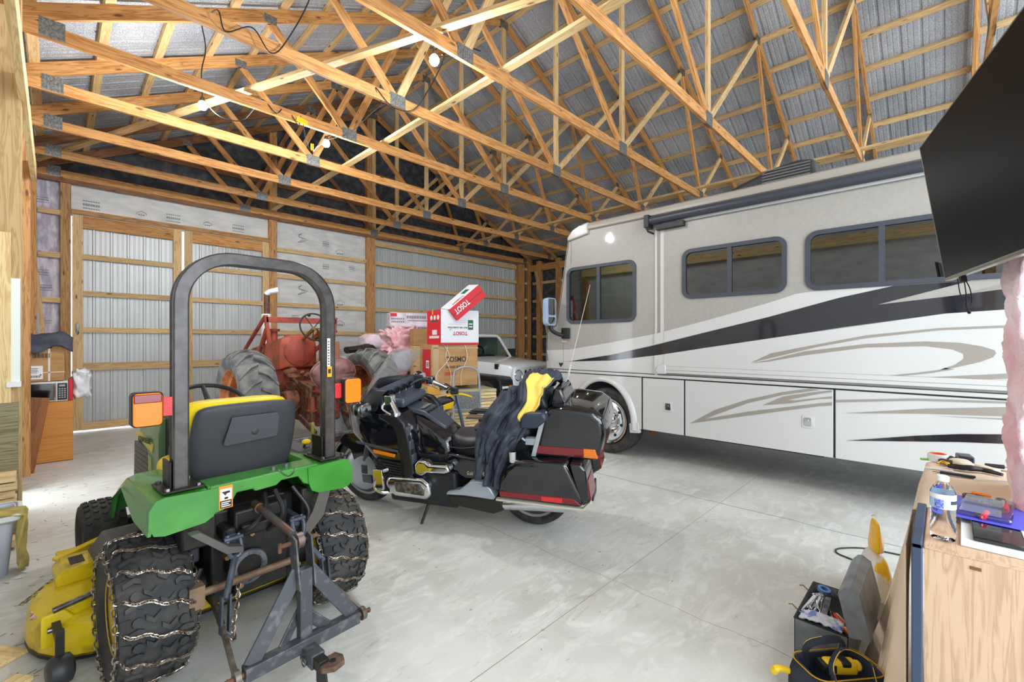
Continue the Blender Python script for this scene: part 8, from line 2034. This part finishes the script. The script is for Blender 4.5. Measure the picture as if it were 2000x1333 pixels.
# lid: shell standing up, its hollow towards the box
for x0, x1 in ((-TL, -TL + 0.003), (TL - 0.003, TL)): ld.prism([(y, z) for z, y in lp], (x0, 0, 0), (0, 1, 0), (0, 0, 1), x1 - x0)
ld.box(-TL, TL, -0.078, -0.075, 0, 0.19)
ld.add([(-TL, -0.075, 0.19), (TL, -0.075, 0.19), (TL, -0.05, 0.215), (-TL, -0.05, 0.215)], [(0, 1, 2, 3)]).add([(-TL, -0.03, 0.215), (TL, -0.03, 0.215), (TL, 0, 0.19), (-TL, 0, 0.19)], [(0, 1, 2, 3)]).box(-TL, TL, -0.05, -0.03, 0.213, 0.216)
ld.build('lid', M_TB, tbx, smooth=False, M=LD, solid=0.002)
for x in (-0.12, 0.12):
    l = MB().box(x - 0.015, x + 0.015, TW, TW + 0.004, TH - 0.05, TH - 0.005).tube([(x, TW + 0.004, TH - 0.01), (x, TW + 0.03, TH + 0.01), (x, TW + 0.045, TH + 0.005)], 0.004, 6).build('latch', mat('brassy_latch', (150, 120, 80), 0.4, 0.6), tbx)
MB().box(-TL + 0.01, TL - 0.01, -TW + 0.01, TW - 0.01, 0.10, 0.185).build('tray', M_DKG, tbx, smooth=False)
tools = []
def tool_thing(name, label, cat, loc, rz, tilt=0.0): 
    t = thing(name, label, cat, loc); t.rotation_euler = (0, tilt, rz); return t
BX, BY = 2.72, 0.42
t = tool_thing('screwdriver', 'Screwdriver with orange-red clear handle near the far end of the tool box', 'screwdriver', (BX - 0.02, BY - 0.03, TH - 0.022), 0.6)
M_AMB = mat('amber_handle', (196, 72, 24), 0.15, coat=0.8)
MB().tube([(0, 0, 0), (-0.085, 0, 0)], [0.014, 0.016], 10).build('handle', M_AMB, t); MB().tube([(0, 0, 0), (0.12, 0, 0)], 0.003, 8).build('shaft', STEEL, t)
t = tool_thing('screwdriver', 'Screwdriver with dark red clear handle in the middle of the tool box', 'screwdriver', (BX - 0.09, BY - 0.03, TH - 0.015), 0.3)
MB().tube([(0, 0, 0), (-0.08, 0, 0)], [0.014, 0.017], 10).build('handle', mat('ruby_handle', (116, 24, 40), 0.15, coat=0.8), t); MB().tube([(0, 0, 0), (0.12, 0, 0)], 0.003, 8).build('shaft', STEEL, t)
t = tool_thing('screwdriver', 'Screwdriver with golden amber handle leaning near the end of the tool box', 'screwdriver', (BX - 0.13, BY - 0.06, TH - 0.02), 1.0, 0.3)
MB().tube([(0, 0, 0), (-0.08, 0, 0)], [0.014, 0.017], 10).build('handle', mat('gold_handle', (214, 118, 30), 0.15, coat=0.8), t); MB().tube([(0, 0, 0), (0.12, 0, 0)], 0.003, 8).build('shaft', STEEL, t)
t = tool_thing('level', 'Long steel bar tool lying lengthwise in the tool box', 'bar', (BX - 0.05, BY + 0.01, TH - 0.018), 0.05, -0.05)
MB().box(-0.13, 0.15, -0.013, 0.013, -0.008, 0.012).build('bar', STEEL, t, bevel=0.003)
WR = ['nearest the latch side', 'second from the latch side', 'third from the latch side', 'fourth, touching the long steel bar']
for k in range(4):
    t = tool_thing('wrench', 'Steel wrench in the tool box, %s' % WR[k], 'wrench', (BX - 0.02 + 0.01 * k, BY + 0.085 - 0.017 * k, TH - 0.008 - 0.004 * k), 0.06 * (k - 1.5), -0.04 * k)
    MB().tube([(-0.10, 0, 0), (0.10, 0, 0)], 0.006, 8, flat=(0.7, 1.4)).lathe([(0.006, -0.004), (0.013, -0.004), (0.013, 0.004), (0.006, 0.004)], (0.11, 0, 0), (0, 0, 1), 16, closed_prof=True).lathe([(0.005, -0.004), (0.012, -0.004), (0.012, 0.004), (0.005, 0.004)], (-0.11, 0, 0), (0, 0, 1), 12, closed_prof=True, a0=0.7, a1=5.6).build('shank', CHROME, t)
for k, (x, y) in enumerate(((0.06, 0.045), (0.01, 0.06), (-0.03, 0.045), (-0.07, 0.065), (-0.10, 0.04))):
    o = MB().lathe([(0.006, 0), (0.011, 0), (0.012, 0.028), (0.007, 0.028)], (0, 0, 0), (1, 0.2 * k, 0.1), 14, closed_prof=True).build('socket', CHROME); o.location = (BX + x, BY + y, TH - 0.018)
    tag(o, 'Loose chrome socket on the wrenches, %s from the far end of the tool box' % ['first', 'second', 'third', 'fourth', 'fifth'][k], 'socket', 'loose sockets')
for k, (x, y, c) in enumerate(((0.17, 0.05, (92, 140, 190)), (0.17, -0.02, (70, 72, 70)))):
    o = MB().lathe([(0.016, 0), (0.030, 0), (0.030, 0.02), (0.016, 0.02)], (0, 0, 0), (0, 0, 1), 28, closed_prof=True).build('tape_roll', mat('roll_%d' % k, c, 0.5), bevel=0.002); o.location = (BX + x, BY + y, TH - 0.012); o.rotation_euler = (0.2, -0.1, 0)
    tag(o, ['Pale blue tape roll in the far corner of the tool box', 'Dark grey tape roll in the far end of the tool box'][k], 'tape')
def zb(u, v): return (BX - 0.20 + 0.09 * v, BY + 0.09 - 0.17 * u, TH - 0.004 + 0.012 * noise.noise(Vector((u * 9, v * 6, 4))) + 0.012 * math.sin(3 * u))
cloth_patch('zip_bag', mat('zip_plastic', (214, 220, 232), 0.2, 0, (120, 140, 200), 18, bump=0.8, bscale=40, lo=0.55, hi=0.62), 'Clear zip bag with blue print at the near end of the tool box', 'bag', zb, 20, 10, 0.008)
# tool bag with yellow piping
tg = thing('tool_bag', 'Navy fabric tool bag with yellow piping and straps at the bottom right', 'tool bag', (2.36, 0.335, 0), 2.45)
M_TBAG = mat('navy_canvas', (44, 52, 70), 0.75, 0, (34, 38, 50), 12, bump=0.4, bscale=70)
M_PIP = mat('yellow_piping', (240, 200, 40), 0.5)
rg = []
for z, s in ((0.0, 1.0), (0.05, 1.05), (0.12, 1.0), (0.165, 0.88), (0.17, 0.80), (0.12, 0.76), (0.05, 0.74)):
    rg.append([(x * s + 0.008 * noise.noise(Vector((x * 9, y * 9, z * 9))), y * s, z) for x, y in rrect(0.36, 0.20, 0.06, 6)])
MB().loft(rg).build('bag_body', M_TBAG, tg, sub=1)
for s in (-1, 1):
    hp = smooth_path([(-0.09, s * 0.085, 0.15), (-0.08, s * 0.06, 0.22), (0.0, s * 0.03, 0.255), (0.08, s * 0.06, 0.22), (0.09, s * 0.085, 0.15)], 6)
    MB().tube(hp, 0.013, 8, flat=(0.35, 1.3)).build('strap', M_TBAG, tg)
    MB().tube([p + Vector((0, s * 0.012, 0.006)) for p in hp], 0.0025, 6).tube([(x * 0.9, y * 0.9, 0.168) for x, y in rrect(0.36, 0.20, 0.06, 6)], 0.0025, 6, closed=True).build('piping', M_PIP, tg)
dr = thing('power_tool', 'Yellow and black cordless tool sitting in the navy tool bag', 'power tool', (2.35, 0.33, 0.12), 2.3)
MB().box(-0.07, 0.06, -0.025, 0.025, 0.02, 0.075).cyl((-0.09, 0, 0.05), (-0.06, 0, 0.05), 0.022).build('housing', M_PIP, dr, bevel=0.012, seg=3)
MB().box(0.02, 0.075, -0.027, 0.027, 0.028, 0.066).box(-0.04, 0.0, -0.027, 0.027, 0.055, 0.078).build('black_trim', BLACK_PL, dr, bevel=0.006)
sh = thing('tin_snips', 'Yellow handled snips lying on the floor left of the navy tool bag', 'snips', (2.245, 0.475, 0.0), 0.3)
MB().tube(smooth_path([(0.0, 0.075, 0.10), (-0.01, 0.06, 0.125), (0.02, 0.03, 0.11), (0.06, -0.03, 0.08)], 5), [0.016] * 5 + [0.013] * 11, 8).build('handle', M_PIP, sh)
MB().tube([(0.03, 0.03, 0.105), (0.07, -0.02, 0.07), (0.10, -0.06, 0.0)], 0.012, 8).build('dark_handle', BLACK_PL, sh)
# yellow sack
ys = thing('plastic_sack', 'Half-full yellow and white plastic sack slumped against the cloth behind the tool box', 'sack', (3.50, 0.31, 0), 0.3)
ys.scale = (0.8, 0.8, 0.9)
rg = []
for i, (z, w, d) in enumerate(((0.0, 0.17, 0.09), (0.10, 0.20, 0.11), (0.22, 0.19, 0.09), (0.32, 0.13, 0.05), (0.36, 0.12, 0.03), (0.46, 0.12, 0.02), (0.53, 0.11, 0.012))):
    ring = []
    for k in range(24):
        a = 2 * PI * k / 24; q = 1 + 0.25 * noise.noise(Vector((math.cos(a) * 2, math.sin(a) * 2, z * 7)))
        ring.append((w * q * math.cos(a) - 0.10 * (z > 0.3) * (z - 0.3), d * q * math.sin(a), z))
    rg.append(ring)
MB().loft(rg[:4]).build('sack_body', mat('sack_white_print', (228, 228, 222), 0.35, 0, (236, 190, 30), 5, bump=0.4, bscale=14, lo=0.5, hi=0.53), ys, sub=1)
MB().loft(rg[3:]).build('sack_neck', mat('sack_yellow', (246, 188, 10), 0.35, bump=0.4, bscale=14), ys, sub=1)
MB().tube([(-0.11, -0.02, 0.355), (0.02, -0.05, 0.40), (0.09, -0.03, 0.46)], 0.012, 6, flat=(0.3, 1)).tube([(0.06, 0, 0.53), (0.0, 0.0, 0.56)], 0.012, 6, flat=(0.3, 1)).build('white_tie', WHITE_PL, ys)
o = MB().box(-0.10, 0.10, -0.06, 0.06, 0, 0.10).build('grey_crate', mat('dusty_grey', (128, 120, 112), 0.8), bevel=0.01); o.location = (3.12, 0.27, 0); tag(o, 'Dusty grey crate between the tool box and the hanging cloth', 'crate')
cord('extension_cord', [(3.85, 0.36, 0.006), (3.95, 0.45, 0.006), (4.0, 0.56, 0.006), (4.07, 0.585, 0.006), (4.15, 0.54, 0.006), (4.25, 0.42, 0.006), (4.3, 0.2, 0.006)], 0.006, mat('dark_green_cord', (34, 52, 40), 0.5), 'Dark green cord looped on the floor near the yellow sack')
